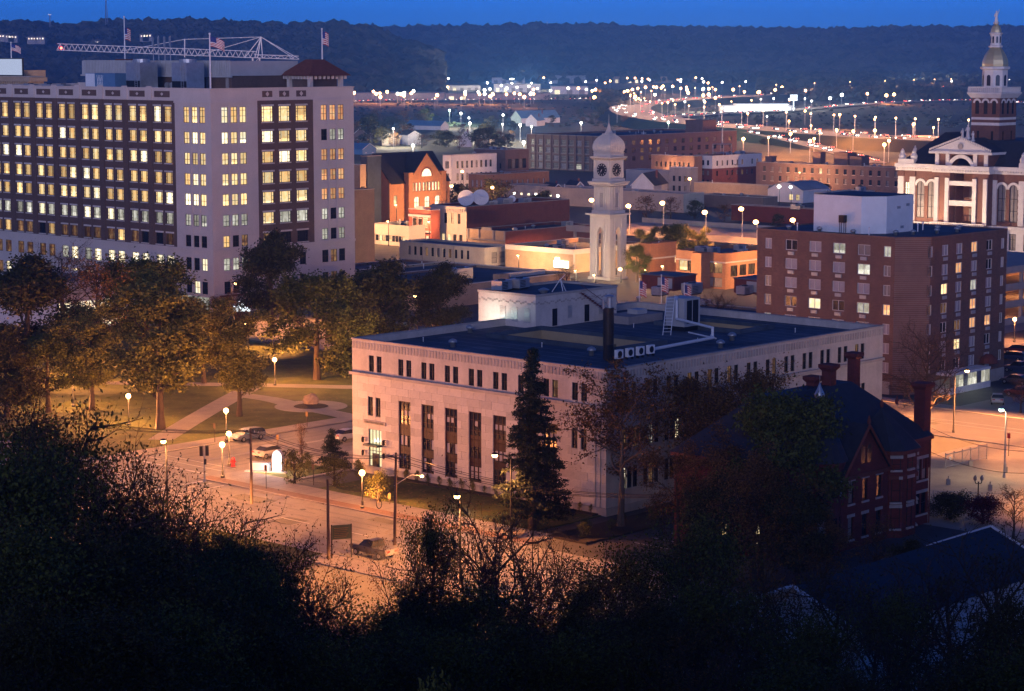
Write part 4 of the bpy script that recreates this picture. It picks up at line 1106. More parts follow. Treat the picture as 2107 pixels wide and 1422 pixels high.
a_ = mb.build('arch_ring', 'stone_white', pv, (0, -2.602, 21.4)); a_.rotation_euler = (PI / 2, 0, 0)
for x in (-6.9, -3.9, 3.9, 6.9):
    mb = MB(); mb.box(x - .55, -2.95, 8.1, x + .55, -2.602, 19.4); mb.box(x - .5, -2.9, 22.6, x + .5, -2.602, 25.6); mb.build('pilaster', 'stone_white', pv)
for x in (-5.4, 5.4):
    for z, h, pm in ((13.9, 3.5, 'lit_bright' if x < 0 else 'glass_curtain'), (9.0, 3.2, 'lit_dim'), (23.3, 2.0, 'glass')): window(pv, (x, -2.62, 0), 0, z, 1.3, h, pm, (.5,), (.5,), bar=.1)
mb = MB(); mb.face([(-8.6, -3.3, 26.02), (8.6, -3.3, 26.02), (0, -3.3, 29.2)]); mb.face([(-8.6, -3.3, 26.02), (0, -3.3, 29.2), (0, 9, 29.2), (-8.6, 9, 26.02)], 1); mb.face([(8.6, -3.3, 26.02), (8.6, 9, 26.02), (0, 9, 29.2), (0, -3.3, 29.2)], 1)
mb.box(-8.9, -3.6, 25.4, 8.9, 8, 26.0); pd = mb.build('pediment', ['stone_white', 'slate'], cch)
mb = MB()
for sg in (-1, 1):
    n = 18
    for k in range(n):
        x0, x1 = sg * 8.7 * (1 - k / n), sg * 8.7 * (1 - (k + .8) / n); z0, z1 = 26.1 + 3.2 * k / n, 26.1 + 3.2 * (k + .8) / n
        mb.face([(x0, -3.62, z0), (x1, -3.62, z1), (x1, -3.62, z1 + .5), (x0, -3.62, z0 + .5)] if sg < 0 else [(x1, -3.62, z1), (x0, -3.62, z0), (x0, -3.62, z0 + .5), (x1, -3.62, z1 + .5)])
        mb.face([(x0, -3.62, z0 + .5), (x1, -3.62, z1 + .5), (x1, -3.0, z1 + .5), (x0, -3.0, z0 + .5)] if sg < 0 else [(x1, -3.62, z1 + .5), (x0, -3.62, z0 + .5), (x0, -3.0, z0 + .5), (x1, -3.0, z1 + .5)])
mb.build('raking_cornice', 'stone_white', pd)
mb = MB(); mb.tube((0, -3.45, 27.3), (0, -3.31, 27.3), .75, .75, 16); mb.build('medallion', 'plaster_grey', pd)
def hip(x0, x1, y0, y1, z0, z1, ins):
    mb = MB(); b0 = [(x0, y0), (x1, y0), (x1, y1), (x0, y1)]; t0 = [(x0 + ins, y0 + ins), (x1 - ins, y0 + ins), (x1 - ins, y1 - ins), (x0 + ins, y1 - ins)]
    for a in range(4):
        b = (a + 1) % 4; mb.face([(*b0[a], z0), (*b0[b], z0), (*t0[b], z1), (*t0[a], z1)])
    mb.face([(*p, z1) for p in t0]); return mb
hip(-HWD - .2, HWD + .2, -.2, 34, 22.52, 28.6, 6.5).build('roof', 'slate', cch)
hip(-15, -8, 6, 20, 27.2, 30.2, 3).build('roof', 'slate', cch); hip(9, 19, 4, 26, 22.53, 33.0, 4.2).build('roof', 'slate', cch)
def statue(par, x, y, z, k, arm=True):
    mb = MB(); mb.box(x - .55 * k, y - .55 * k, z, x + .55 * k, y + .55 * k, z + .5 * k)
    mb.lathe([(.5 * k, z + .5 * k), (.42 * k, z + 1.2 * k), (.3 * k, z + 1.9 * k), (.42 * k, z + 2.5 * k), (.38 * k, z + 2.8 * k), (.14 * k, z + 2.95 * k)], 9, x, y)
    mb.ball((x, y, z + 3.2 * k), .24 * k, 8)
    mb.tube((x - .35 * k, y, z + 2.7 * k), (x - .55 * k, y - .25 * k, z + 1.9 * k), .12 * k, .09 * k, 6)
    if arm: mb.tube((x + .35 * k, y, z + 2.7 * k), (x + .8 * k, y - .1 * k, z + 3.3 * k), .12 * k, .08 * k, 6); mb.tube((x + .8 * k, y - .1 * k, z + 3.3 * k), (x + .8 * k, y - .1 * k, z + 3.75 * k), .06 * k, .1 * k, 6)
    else: mb.tube((x + .35 * k, y, z + 2.7 * k), (x + .5 * k, y - .3 * k, z + 1.9 * k), .12 * k, .09 * k, 6)
    return mb.build('statue', 'stone_white', par, smooth=True)
for sg in (-1, 1):
    mb = MB(); mb.box(sg * 17.2 - 2.3, -.9, 22.51, sg * 17.2 + 2.3, 2.2, 23.6)
    for k in (-1, 1): mb.lathe([(.8, 23.6), (.95, 24.4), (.5, 25.2), (.55, 25.5), (.1, 26.2)], 8, sg * 17.2 + k * 1.7, .2)
    mb.build('corner_block', 'stone_white', cch); statue(cch, sg * 17.2 + .2, 3, 23.6, .95, False)
for x, y, z, k in ((-.8, -1.2, 28.9, .8), (.7, -1.2, 29.0, 1.05), (1.8, -.6, 28.5, .75)): statue(pd, x, y, z, k, False)
mb = MB(); mb.box(-7.8, -4.4, 7.0, 7.8, -.81, 7.6); mb.box(-7.8, -4.4, 8.3, 7.8, -4.1, 8.5)
for k in range(26): mb.lathe([(.1, 7.6), (.17, 7.9), (.1, 8.3)], 6, -7.5 + k * .6, -4.25)
mb.build('balustrade', 'stone_white', cch)
for x in (-7, -3.2, 3.2, 7): mb = MB(); mb.tube((x, -4.1, 0), (x, -4.1, 7), .5, .42, 12); mb.build('column', 'stone_white', cch, smooth=True)
# tower
TX, TY, TW = 0, 12.0, 4.0
mb = MB(); fT1, fT2 = (TX - TW, TY - TW, 0), (TX - TW, TY + TW, -PI / 2); fT3 = (TX + TW, TY - TW, PI / 2)
oT = [op(s, 35.0, 1.1, 3.3) for s in (1.6, 4.0, 6.4)] + [op(s, 28.2, .7, 2.6) for s in (2.0, 6.0)]
for fc in (fT1, fT2, fT3): facade(mb, fc, 2 * TW, 20, 39.4, oT, [(0, 8, 33.6, 34.2, 1), (0, 8, 32.2, 32.9, 1)])
mb.face([(TX - TW, TY + TW, 20), (TX + TW, TY + TW, 20), (TX + TW, TY + TW, 39.4), (TX - TW, TY + TW, 39.4)][::-1])
tw = mb.build('tower', ['brick_court', 'stone_white'], cch)
for fc in (fT1, fT3, fT2):
    for s in (1.6, 4.0, 6.4): window(tw, fc, s, 35.0, 1.1, 3.3, 'glass', (), (.4,), arch='brick_court', bar=.08)
    for s in (2.0, 6.0): window(tw, fc, s, 28.2, .7, 2.6, 'glass', (), (.5,), bar=.07)
    mb = MB()
    for s in (1.6, 4.0, 6.4):
        for k in range(8):
            t0, t1 = PI * k / 8, PI * (k + 1) / 8
            q = [fpt(fc, s + r_ * math.cos(t), -.12, 37.75 + r_ * math.sin(t)) for r_, t in ((.65, t0), (1.15, t0), (1.15, t1), (.65, t1))]
            mb.face(q)
    mb.build('arch_ring', 'stone_white', tw)
mb = MB(); sq(mb, [(TW + .2, 39.0), (TW + .5, 39.5), (TW + .9, 40.1), (TW + .9, 40.4), (TW + .3, 40.5)], TX, TY)
mb.box(TX - TW - .7, TY - TW - .7, 41.5, TX + TW + .7, TY - TW - .4, 41.75); mb.box(TX - TW - .7, TY - TW - .39, 41.5, TX - TW - .4, TY + TW + .7, 41.75); mb.box(TX + TW + .4, TY - TW - .39, 41.5, TX + TW + .7, TY + TW + .7, 41.75)
for k in range(17):
    v = -TW - .5 + k * (2 * TW + 1) / 16; w_ = .35 if k in (0, 16) else .12
    mb.box(TX + v - w_, TY - TW - .65, 40.5, TX + v + w_, TY - TW - .45, 41.5); mb.box(TX - TW - .65, TY + v - w_, 40.5, TX - TW - .45, TY + v + w_, 41.5); mb.box(TX + TW + .45, TY + v - w_, 40.5, TX + TW + .65, TY + v + w_, 41.5)
mb.build('balcony', 'stone_white', tw)
mb = MB(); mb.lathe([(3.5, 40.5), (3.5, 41.4), (3.15, 41.6), (3.15, 45.9), (3.7, 46.2), (3.7, 46.7), (3.2, 46.8)], 8, TX, TY, 0, PI / 8); dr = mb.build('drum', 'stone_white', tw)
for k in range(8):
    t = PI / 8 + PI / 4 * k + PI / 8
    c_, s_ = math.cos(t), math.sin(t); r_ = 3.15 * math.cos(PI / 8) + .02
    mb = MB(); mb.box(-.5, -.03, 42.0, .5, 0, 44.4); mb.prism([(-.5, 0), (.5, 0), (.35, .35), (0, .5), (-.35, .35)], 0, .03)
    o = MB(); o.box(-.52, -.02, 42.0, .52, .03, 44.2)
    for a in range(6): o.face([(0, -.021, 44.2), (.52 * math.cos(PI * a / 6), -.021, 44.2 + .52 * math.sin(PI * a / 6)), (.52 * math.cos(PI * (a + 1) / 6), -.021, 44.2 + .52 * math.sin(PI * (a + 1) / 6))][::-1])
    o.build('arched_window', 'glass', dr, (TX + c_ * r_, TY + s_ * r_, 0), t + PI / 2)
mb = MB(); mb.lathe([(3.2, 46.8), (3.25, 47.4), (3.1, 48.4), (2.7, 49.5), (2.1, 50.5), (1.55, 51.2), (1.4, 51.5)], 8, TX, TY, 0, PI / 8); mb.build('gilded_dome', 'gold', tw)
mb = MB(); mb.lathe([(1.75, 51.5), (1.75, 51.9), (1.35, 52.0), (1.35, 54.6), (1.7, 54.9), (1.7, 55.1), (1.3, 55.2)], 8, TX, TY, 0, PI / 8); ln = mb.build('lantern', 'stone_white', tw)
for k in range(8):
    t = PI / 4 * (k + 1); r_ = 1.35 * math.cos(PI / 8) + .02; o = MB(); o.box(-.24, -.02, 52.6, .24, .02, 54.2); o.build('arched_window', 'glass', ln, (TX + math.cos(t) * r_, TY + math.sin(t) * r_, 0), t + PI / 2)
mb = MB(); mb.lathe([(1.35, 55.2), (1.3, 55.8), (1.0, 56.6), (.5, 57.2), (.4, 57.4)], 8, TX, TY, 0, PI / 8); mb.build('gilded_cupola', 'gold', tw)
statue(tw, TX, TY, 57.3, .95, True)

# ------------------------------------------------------------------ cream clock tower
C_ = G(1254, 577); CT = C_ + (U + V) * 2.75
clk = thing('clock_tower', 'cream clock tower on tall arched legs with a ribbed dome and black dials', 'clock tower', (CT.x, CT.y, 0), TH)
B, h0 = 2.9, 14.3
mb = MB(); sq(mb, [(B + .3, 0), (B + .3, .5), (B, .6)]); t_ = .75
for sx in (-1, 1):
    for sy in (-1, 1):
        x0, x1 = sorted((sx * .85, sx * B)); y0, y1 = sorted((sy * (B - t_), sy * B)); mb.box(x0, y0, .6, x1, y1, 10.2)
        y0, y1 = sorted((sy * .85, sy * (B - t_))); x0, x1 = sorted((sx * (B - t_), sx * B)); mb.box(x0, y0, .6, x1, y1, 10.2)
n = 10
for k in range(n):                             # pointed arch heads on each side
    t0, t1 = k / n, (k + 1) / n
    w0, w1 = .85 * math.cos(t0 * PI / 2), .85 * math.cos(t1 * PI / 2); z0, z1 = 10.2 + 1.6 * t0, 10.2 + 1.6 * t1
    for sg in (-1, 1):
        mb.box(*((-B, -B, z0, -w0, -B + t_, z1) if sg < 0 else (w0, -B, z0, B, -B + t_, z1))); mb.box(*((-B, B - t_, z0, -w0, B, z1) if sg < 0 else (w0, B - t_, z0, B, B, z1)))
        mb.box(*((-B, -B + t_, z0, -B + t_, -w0, z1) if sg < 0 else (-B, w0, z0, -B + t_, B - t_, z1))); mb.box(*((B - t_, -B + t_, z0, B, -w0, z1) if sg < 0 else (B - t_, w0, z0, B, B - t_, z1)))
mb.box(-B, -B, 11.8, B, B, h0)
mb.build('arcade', 'clock_cream', clk)
mb = MB()
for sg in (-1, 1):
    for x in (-2.55, -2.1, -1.25, 1.25, 2.1, 2.55):
        mb.box(x - .12, -B - .1, .7, x + .12, -B - .002, 13.6); mb.box(-B - .1, x - .12, .7, -B - .002, x + .12, 13.6)
    break
mb.build('pilaster', 'clock_cream', clk)
mb = MB(); sq(mb, [(B + .1, h0), (B + .7, h0 + .1), (B + .7, h0 + .4), (B + .1, h0 + .45)]); mb.build('ledge', 'clock_cream', clk)
m0, m1 = h0 + .45, 21.2
mb = MB(); sq(mb, [(2.65, m0), (2.65, m0 + .6), (2.35, m0 + .7), (2.3, m1 - .5), (2.6, m1 - .4), (3.2, m1 + .1), (3.35, m1 + .4), (3.35, m1 + .6), (2.6, m1 + .7)]); st = mb.build('bell_stage', 'clock_cream', clk)
for ang in range(4):
    c_, s_ = math.cos(ang * PI / 2), math.sin(ang * PI / 2)
    mb = MB()
    for k in range(16): mb.box(-.42, -2.42, m0 + 1.4 + k * .2, .42, -2.35, m0 + 1.52 + k * .2)
    mb.build('louvre', 'plaster_grey', st, (0, 0, 0), ang * PI / 2)
    mb = MB()
    for x in (-1.9, -1.45, -.75, .75, 1.45, 1.9): mb.box(x - .11, -2.55, m0 + .8, x + .11, -2.36, m1 - .6)
    for k in range(8):
        t0, t1 = PI * k / 8, PI * (k + 1) / 8
        mb.face([(r_ * math.cos(t), -2.5, m0 + 4.6 + r_ * math.sin(t)) for r_, t in ((.5, t0), (.85, t0), (.85, t1), (.5, t1))])
    for k in range(14): mb.box(-2.9 + k * .44, -3.15, m1 - .25, -2.75 + k * .44, -2.6, m1 + .08)
    mb.build('pilaster', 'clock_cream', st, (0, 0, 0), ang * PI / 2)
k0 = m1 + .7; k1 = 27.0
mb = MB(); sq(mb, [(2.6, k0), (2.6, k0 + .5), (2.3, k0 + .6), (2.25, k1 - .5), (2.5, k1 - .4), (2.95, k1 + .05), (3.0, k1 + .3), (2.4, k1 + .4), (2.35, k1 + 1.0), (2.5, k1 + 1.05), (2.5, k1 + 1.2)]); ks = mb.build('clock_stage', 'clock_cream', clk)
for ang in range(4):
    d = obj('clock_dial', None, ks) if False else None
    mb = MB(); mb.tube((0, -2.26, 24.4), (0, -2.36, 24.4), 1.42, 1.42, 28); d = mb.build('clock_dial', 'clock_black', ks, (0, 0, 0), ang * PI / 2)
    for k in range(12):
        mb = MB(); t = k * PI / 6; c_, s_ = math.cos(t), math.sin(t); p = Vector((c_ * 1.12, 0, 24.4 + s_ * 1.12)); r_ = Vector((c_, 0, s_)); q_ = Vector((-s_, 0, c_)); y = Vector((0, -2.38, 0))
        mb.face([p + y - r_ * .18 - q_ * .07, p + y + r_ * .18 - q_ * .07, p + y + r_ * .18 + q_ * .07, p + y - r_ * .18 + q_ * .07][::-1]); mb.build('numeral', 'trim_white', d)
    for L_, t, w_ in ((.75, -1.95, .1), (1.05, -2.2, .07)):
        mb = MB(); c_, s_ = math.cos(t), math.sin(t); p = Vector((0, -2.40, 24.4)); r_ = Vector((c_, 0, s_)); q_ = Vector((-s_, 0, c_)); mb.face([p - q_ * w_, p + r_ * L_, p + q_ * w_, p - r_ * .15][::-1]); mb.build('clock_hand', 'trim_white', d)
    mb = MB()
    for x in (-2.1, 2.1): mb.box(x - .16, -2.5, k0 + .7, x + .16, -2.27, k1 - .5)
    for x in (-1.65, 1.65): mb.box(x - .3, -2.42, k0 + .9, x + .3, -2.27, k0 + 1.6)
    mb.build('pilaster', 'clock_cream', ks, (0, 0, 0), ang * PI / 2)
    mb = MB()
    for k in range(11): mb.box(-2.6 + k * .5, -2.85, k1 - .3, -2.4 + k * .5, -2.4, k1 + .03)
    mb.build('bracket', 'brick_tan', ks, (0, 0, 0), ang * PI / 2)
prof = [(2.3, k1 + 1.2), (2.5, k1 + 1.7), (2.58, k1 + 2.3), (2.52, k1 + 3.0), (2.3, k1 + 3.7), (1.95, k1 + 4.3), (1.5, k1 + 4.8), (1.0, k1 + 5.2)]
mb = MB(); sq(mb, prof); dm = mb.build('dome', 'clock_cream', clk)
mb = MB()                                      # standing seams of the dome
for ang in range(4):
    M_ = Matrix.Rotation(ang * PI / 2, 4, 'Z')
    for f in (-.83, -.5, -.17, .17, .5, .83):
        pts = [M_ @ Vector((f * r_, -r_ - .02, z)) for r_, z in prof]; mb.path(pts, .07, 5)
mb.build('dome_rib', 'clock_cream', dm)
mb = MB(); sq(mb, [(1.05, k1 + 5.2), (1.05, k1 + 5.4), (.62, k1 + 5.5), (.32, k1 + 6.3), (.16, k1 + 7.2), (.06, k1 + 7.8)]); mb.tube((0, 0, k1 + 7.8), (0, 0, k1 + 9.6), .07, .03, 6); mb.build('spire', 'clock_cream', clk)
# ------------------------------------------------------------------ town buildings between the landmarks
W2 = lambda n, rows, w, **k: dict(n=n, rows=rows, w=w, **k)
DK = (('glass', 4), ('glass_curtain', 2), ('lit_dim', 1))
CU = (('glass_curtain', 3), ('glass', 2), ('blind', 1))
store, C, lu, lv, h = bld('tan_store', 'wide tan brick store with a glowing wall sign beside the clock tower', 1180, 562, 515, 1040, 1330, 'brick_tan', 'membrane_dark', par=.9, coping='clock_cream')
mb = MB(); mb.box(-.12, -.12, h - 1.0, lu, -.002, h - .01); mb.box(-.12, -.001, h - 1.0, -.002, lv, h - .01); mb.box(-.1, -.1, 0, .5, -.003, h - 1.01); mb.build('fascia', 'clock_cream', store)
s0 = along(C, V, 1141, 3); s1 = along(C, V, 1170, 3)
mb = MB(); mb.box(-.3, s1, 1.0, -.02, s0, 2.6); sg_ = mb.build('wall_sign', 'sign_lit', store)
mb = MB(); mb.box(-.3, s0 - 1.6, 2.61, -.02, s0 - .4, 3.3); mb.build('sign_crest', 'sign_lit', sg_)
mb = MB(); mb.box(-.35, s1 - .15, .85, -.01, s0 + .15, .99); mb.build('sign_tray', 'metal_dark', sg_)
for k in range(5): rooftop(store, 4 + k * 3.5, 8 + (k * 7) % 13, h - .9, ('unit', 'vent', 'pipe')[k % 3])
cream, C, lu, lv, h = bld('cream_annex', 'long low cream annex with small dark windows and a blue roof', 997, 549, 511, 822, 1053, 'plaster_cream', 'membrane', wl=W2(12, [(1.4, 2.1)], .85, m=2.5, p=DK, skip=.25, hs=()), wr=W2(2, [(.6, 2.6)], 1.9, m=2, p=(('lit_warm', 1), ('glass_curtain', 1))), par=.35, coping='metal_panel')
mb = MB(); mb.tube((-.06, lv * .35, .2), (-.06, lv * .35, h), .05, .05, 6); mb.tube((-.06, lv * .72, .2), (-.06, lv * .72, h), .05, .05, 6); mb.build('downpipe', 'plaster_grey', cream)
front, C, lu, lv, h = bld('low_shop', 'low flat-roofed shop row with a tan side wall and a squat brick pier', 862, 640, 596, 600, 1173, 'brick_tan', 'membrane_dark', par=.5, coping='clock_cream', maxu=75)
s0 = along(C, U, 1036, 5); mb = MB(); mb.box(s0 - 1.4, -.15, 0, s0 + 1.4, 1.6, h + 1.3); mb.build('pier', 'brick_tan', front)
for x, y, k, kd in ((22, 10, 1.8, 'unit'), (8, 16, 1.2, 'unit'), (30, 4, 1, 'vent'), (12, 7, 1, 'vent'), (4, 26, 1.3, 'unit'), (38, 9, 1, 'hatch')): rooftop(front, x, y, h - .5, kd, 0, k)
mb = MB(); mb.box(30, 6.2, h - .5, 44, 7.4, h + .5); mb.build('roof_duct', 'metal_panel', front)
bld('low_shop', 'flat dark-roofed shop between the tall office block and the low tan shop row', 786, 606, 566, 640, 980, 'brick_dull', 'membrane', par=.5, extras=6, maxu=50, maxv=40)
# row of old shop fronts
r1, C, lu, lv, h = bld('brick_block', 'long red brick block with a cream front and two big satellite dishes', 960, 506, 426, 888, 1172, 'brick_red', 'membrane_dark', wl=[W2(4, [(5.6, 2.7)], 1.05, m=1.5, p=DK, vs=(), hs=(.5,), lintel='clock_cream'), W2(5, [(.4, 2.4)], 1.2, m=1, p=(('lit_warm', 1), ('glass', 2)), hs=())], par=.8, zonesL=[(0, 99, 0, 99, 1)], mats=['brick_red', 'clock_cream'])
mb = MB(); mb.box(-.5, -.02, h - .6, -.002, lv + .1, h - .05); mb.box(-.35, -.02, h - 1.2, -.003, lv, h - .61)
k = .2
while k < lv: mb.box(-.55, k, h - 1.5, -.36, k + .25, h - .61); k += .8
mb.build('cornice', 'clock_cream', r1)
def dish(par, x, y, z, r, yaw):
    mb = MB(); prof = [(r * t, -r * .28 + r * .28 * t * t) for t in (.02, .3, .55, .8, 1.0)]
    mb.lathe(prof, 20); mb.tube((0, 0, -r * .28), (0, 0, r * .55), .05, .05, 5); mb.tube((r * .7, 0, -.05), (0, 0, r * .55), .04, .04, 4); mb.tube((-r * .5, r * .5, -.05), (0, 0, r * .55), .04, .04, 4); mb.ball((0, 0, r * .55), .18, 6)
    d = mb.build('satellite_dish', 'metal_white', par, (x, y, z + r + .6), 0, False); d.rotation_euler = (R(70), 0, yaw)
    mb = MB(); mb.tube((x, y, z), (x, y, z + r + .4), .2, .15, 8); mb.tube((x - 1, y, z), (x, y, z + r), .07, .07, 5); mb.tube((x, y + 1, z), (x, y, z + r), .07, .07, 5); mb.build('dish_mount', 'metal_galv', par)
dish(r1, 4.2, 4.2, h - .8, 2.2, R(-50)); dish(r1, 8.6, 3.0, h - .8, 2.2, R(-36)); dish(r1, 23, 5, h - .8, 1.0, R(-40))
for x, y, k in ((12, 2.5, 1.2), (15, 5, 1), (18, 3, 1.5), (26, 3, 1.2)): rooftop(r1, x, y, h - .8, 'unit', 0, k)
r2, C, lu, lv, h = bld('painted_shop', 'narrow red and white painted shop with three large upper windows', 887, 506, 433, 841, 905, 'brick_deep', 'membrane_dark', wl=[W2(3, [(4.6, 3.4)], 1.75, m=1.1, p=(('lit_dim', 2), ('glass_curtain', 2)), fm='trim_white', hs=(.72,), bar=.16), W2(4, [(.4, 2.2)], 1.2, m=.6, p=(('lit_warm', 1),), hs=())], par=.8, coping='trim_white', maxu=14)
mb = MB(); mb.box(-.3, -.02, h - 1.9, -.002, lv, h - 1.3); mb.box(-.25, -.02, 3.4, -.003, lv, 3.9); mb.box(-.5, lv * .3, h + .15, .2, lv * .62, h + .9); mb.build('cornice', 'trim_white', r2)
r3, C, lu, lv, h = bld('corniced_shop', 'low stone-fronted shop with an ornate parapet crest', 1040, 514, 477, 962, 1218, 'brick_red', 'membrane_dark', par=.7, coping='plaster_grey', zonesL=[(0, 99, 0, 99, 1)], mats=['brick_red', 'brick_tan'], extras=5, maxu=34)
mb = MB()
for y0, y1 in ((0, .5), (lv * .3, lv * .3 + .4), (lv * .68, lv * .68 + .4), (lv - .5, lv)): mb.box(-.2, y0, h - 2.2, -.002, y1, h + .2)
mb.box(-.3, 0, h - 2.5, -.003, lv, h - 2.2); mb.prism([(-.1, lv * .36), (.15, lv * .36), (.15, lv * .62), (-.1, lv * .62)], h + .14, h + .8); mb.build('parapet_crest', 'plaster_grey', r3)
bld('low_shop', 'long low shop with a cream front beside the painted shop', 842, 508, 466, 764, 905, 'clock_cream', 'membrane_dark', wl=W2(9, [(1.0, 1.6)], 1.1, p=(('lit_warm', 1), ('glass', 1)), hs=()), par=.5, maxu=22, coping='clock_cream', extras=3)
bld('party_wall_building', 'plain brown brick building standing against the tall office block', 712, 566, 393, 690, 770, 'brick_dull', 'membrane', par=.6, maxu=40, maxv=16)
bld('corniced_block', 'orange-lit old block with a deep cornice behind the tall office block', 742, 480, 340, 700, 753, 'brick_tan', 'membrane', wr=W2(2, [(6, 2.6), (10.5, 2.6)], 1.1, m=.6, p=DK, hs=()), par=.5, maxv=14, coping='clock_cream')
bld('dark_block', 'tall unlit block in black shadow beside the gabled red hall', 757, 473, 322, 742, 784, 'membrane_dark', 'membrane_dark', par=.4, maxv=10)  # shadow on its walls is put into their dark material
# gabled red hall
C = G(802, 459); lu = along(C, U, 925, 8); hall = thing('gabled_hall', 'steep-gabled red brick hall with bright arched windows', 'building', C, TH); HE, HRd, dep = 12.8, 20.4, 15.0
x0, x1 = lu * .30, lu * .84; xm = (x0 + x1) / 2; fh = (x0, -1.0, 0)
ops = [op((x1 - x0) * f, 9.0, .75, 2.6) for f in (.1, .2, .3, .42, .51, .60, .71, .8, .89)] + [op((x1 - x0) * f, 4.0, 2.1, 3.4) for f in (.2, .52, .84)]
mb = MB(); facade(mb, fh, x1 - x0, 0, HE, ops); mb.face([(x0, -1, HE), (x1, -1, HE), (xm, -1, HRd)]); mb.face([(x0, -1, 0), (x0, -1, HE), (x0, 0, HE), (x0, 0, 0)]); mb.face([(x1, -1, 0), (x1, 0, 0), (x1, 0, HE), (x1, -1, HE)])
facade(mb, FR(), lu, 0, HE - 1, [op(2.4, 5, 1.3, 3.0), op(lu - 1.8, 5.4, 1.3, 3.0)]); mb.face([(0, 0, 0), (0, 0, HE - 1), (0, dep / 2, HRd - .3), (0, dep, HE - 1), (0, dep, 0)])
mb.face([(lu, 0, 0), (lu, dep, 0), (lu, dep, HE - 1), (lu, dep / 2, HRd - .3), (lu, 0, HE - 1)]); mb.face([(0, dep, 0), (0, dep, HE - 1), (lu, dep, HE - 1), (lu, dep, 0)]); mb.build('wall', 'brick_orange', hall)
mb = MB(); mb.face([(.3, -.4, HE - 1.4), (lu + .3, -.4, HE - 1.4), (lu + .3, dep / 2, HRd), (.3, dep / 2, HRd)]); mb.face([(.3, dep / 2, HRd), (lu + .3, dep / 2, HRd), (lu + .3, dep + .4, HE - 1.4), (.3, dep + .4, HE - 1.4)])
mb.face([(x0 - .3, -1.3, HE - .3), (xm, -1.3, HRd + .1), (xm, dep / 2, HRd + .1), (x0 - .3, dep / 2, HE - .3)][::-1]); mb.face([(x1 + .3, -1.3, HE - .3), (x1 + .3, dep / 2, HE - .3), (xm, dep / 2, HRd + .1), (xm, -1.3, HRd + .1)][::-1]); mb.build('roof', 'slate', hall)
for k, o in enumerate(ops): window(hall, fh, (o[0] + o[1]) / 2, o[2], o[1] - o[0], o[3] - o[2], 'lit_bright' if k % 4 else 'lit_warm', () if k < 9 else (.5,), () if k < 9 else (.5,), arch='brick_orange' if k >= 9 else None, bar=.1)
window(hall, FR(), 2.4, 5, 1.3, 3, 'lit_warm', (), (.5,)); window(hall, FR(), lu - 1.8, 5.4, 1.3, 3, 'glass', (), (.5,))
mb = MB(); n = 12; mb.face([(xm + 2.1 * math.cos(PI * k / n), -1.06, HE + .6 + 2.3 * math.sin(PI * k / n)) for k in range(n + 1)][::-1]); q = mb.build('fan_window', 'lit_bright', hall)
mb = MB()
for k in range(12): mb.face([(xm + r_ * math.cos(t), -1.09, HE + .6 + r_ * 1.08 * math.sin(t)) for r_, t in ((2.1, PI * k / 12), (2.6, PI * k / 12), (2.6, PI * (k + 1) / 12), (2.1, PI * (k + 1) / 12))]); 
mb.build('arch_ring', 'brick_red', q)
for x in (x0 - .2, x1 + .2): mb = MB(); mb.box(x - .9, -1.5, 0, x + .9, .5, HE + 1.6); mb.box(x - 1.0, -1.6, HE + 1.6, x + 1.0, .6, HE + 1.9); mb.build('buttress', 'brick_orange', hall)
mb = MB(); mb.box(lu * .74, -2.6, 0, lu * .74 + 2.2, -1.7, 5.6); mb.build('porch_block', 'brick_dull', hall)
bld('white_block', 'white painted brick block with tall dark windows', 929, 396, 320, 911, 1022, 'plaster_white', 'membrane', wr=W2(8, [(8.6, 2.6), (4.2, 2.6), (.5, 2.4)], 1.15, m=2, p=DK, hs=(.5,)), wl=W2(2, [(8.6, 2.6), (4.2, 2.6)], 1.1, p=DK), par=.5, extras=4)
bld('brick_works', 'dull brown brick works behind the white block', 1040, 386, 309, 975, 1088, 'brick_dull', 'membrane', wr=W2(5, [(7.0, 3.6)], 2.2, p=(('glass_curtain', 1), ('glass', 1)), vs=(.33, .66), hs=()), wl=W2(6, [(7, 2), (3, 2)], .9, p=DK, hs=()), par=.6, extras=3)
bld('arched_brick_row', 'long orange brick building with a row of small arched pale windows', 998, 416, 360, 964, 1130, 'brick_orange', 'membrane', wr=W2(11, [(5.0, 2.0)], .9, p=(('blind', 3), ('glass_curtain', 1)), hs=(), arch='brick_orange'), wl=W2(3, [(5.0, 2.4), (1.2, 2.2)], 1.0, m=.8, p=(('blind', 1),), hs=(), arch='brick_orange'), par=.4, maxu=45, extras=2)
wh, C, lu, lv, h = bld('warehouse', 'broad brown brick warehouse with large gridded windows behind the clock tower', 1236, 354, 281, 1085, 1516, 'brick_dull', 'membrane_dark', wl=W2(9, [(10.8, 2.3), (7.4, 2.3), (4.0, 2.3), (.7, 2.3)], 2.9, m=1.5, p=(('glass_curtain', 5), ('blind', 1), ('lit_pale', .15)), vs=(.25, .5, .75), hs=(.33, .66), sill='limestone_dark', bar=.1), wr=W2(16, [(10.8, 2.0), (7.4, 2.0), (4.0, 2.0)], 2.2, m=2, p=(('glass', 4), ('lit_dim', 3), ('glass_curtain', 1)), vs=(.33, .66), hs=(.5,), bar=.1), par=.8, maxu=140, extras=9)
mb = MB()
for k in range(10): y = lv * k / 9; mb.box(-.25, y - .3, 0, -.002, y + .3, h); 
mb.build('pier', 'brick_dull', wh)
mb = MB(); mb.box(78, 6, h - .8, 88, 16, h + 5); mb.build('elevator_house', 'brick_dull', wh)
bld('metal_shed', 'pale blue metal-roofed shed right of the clock dials', 1352, 392, 352, 1288, 1380, 'membrane_pale', 'membrane_pale', par=.05, coping='metal_panel', maxu=24)
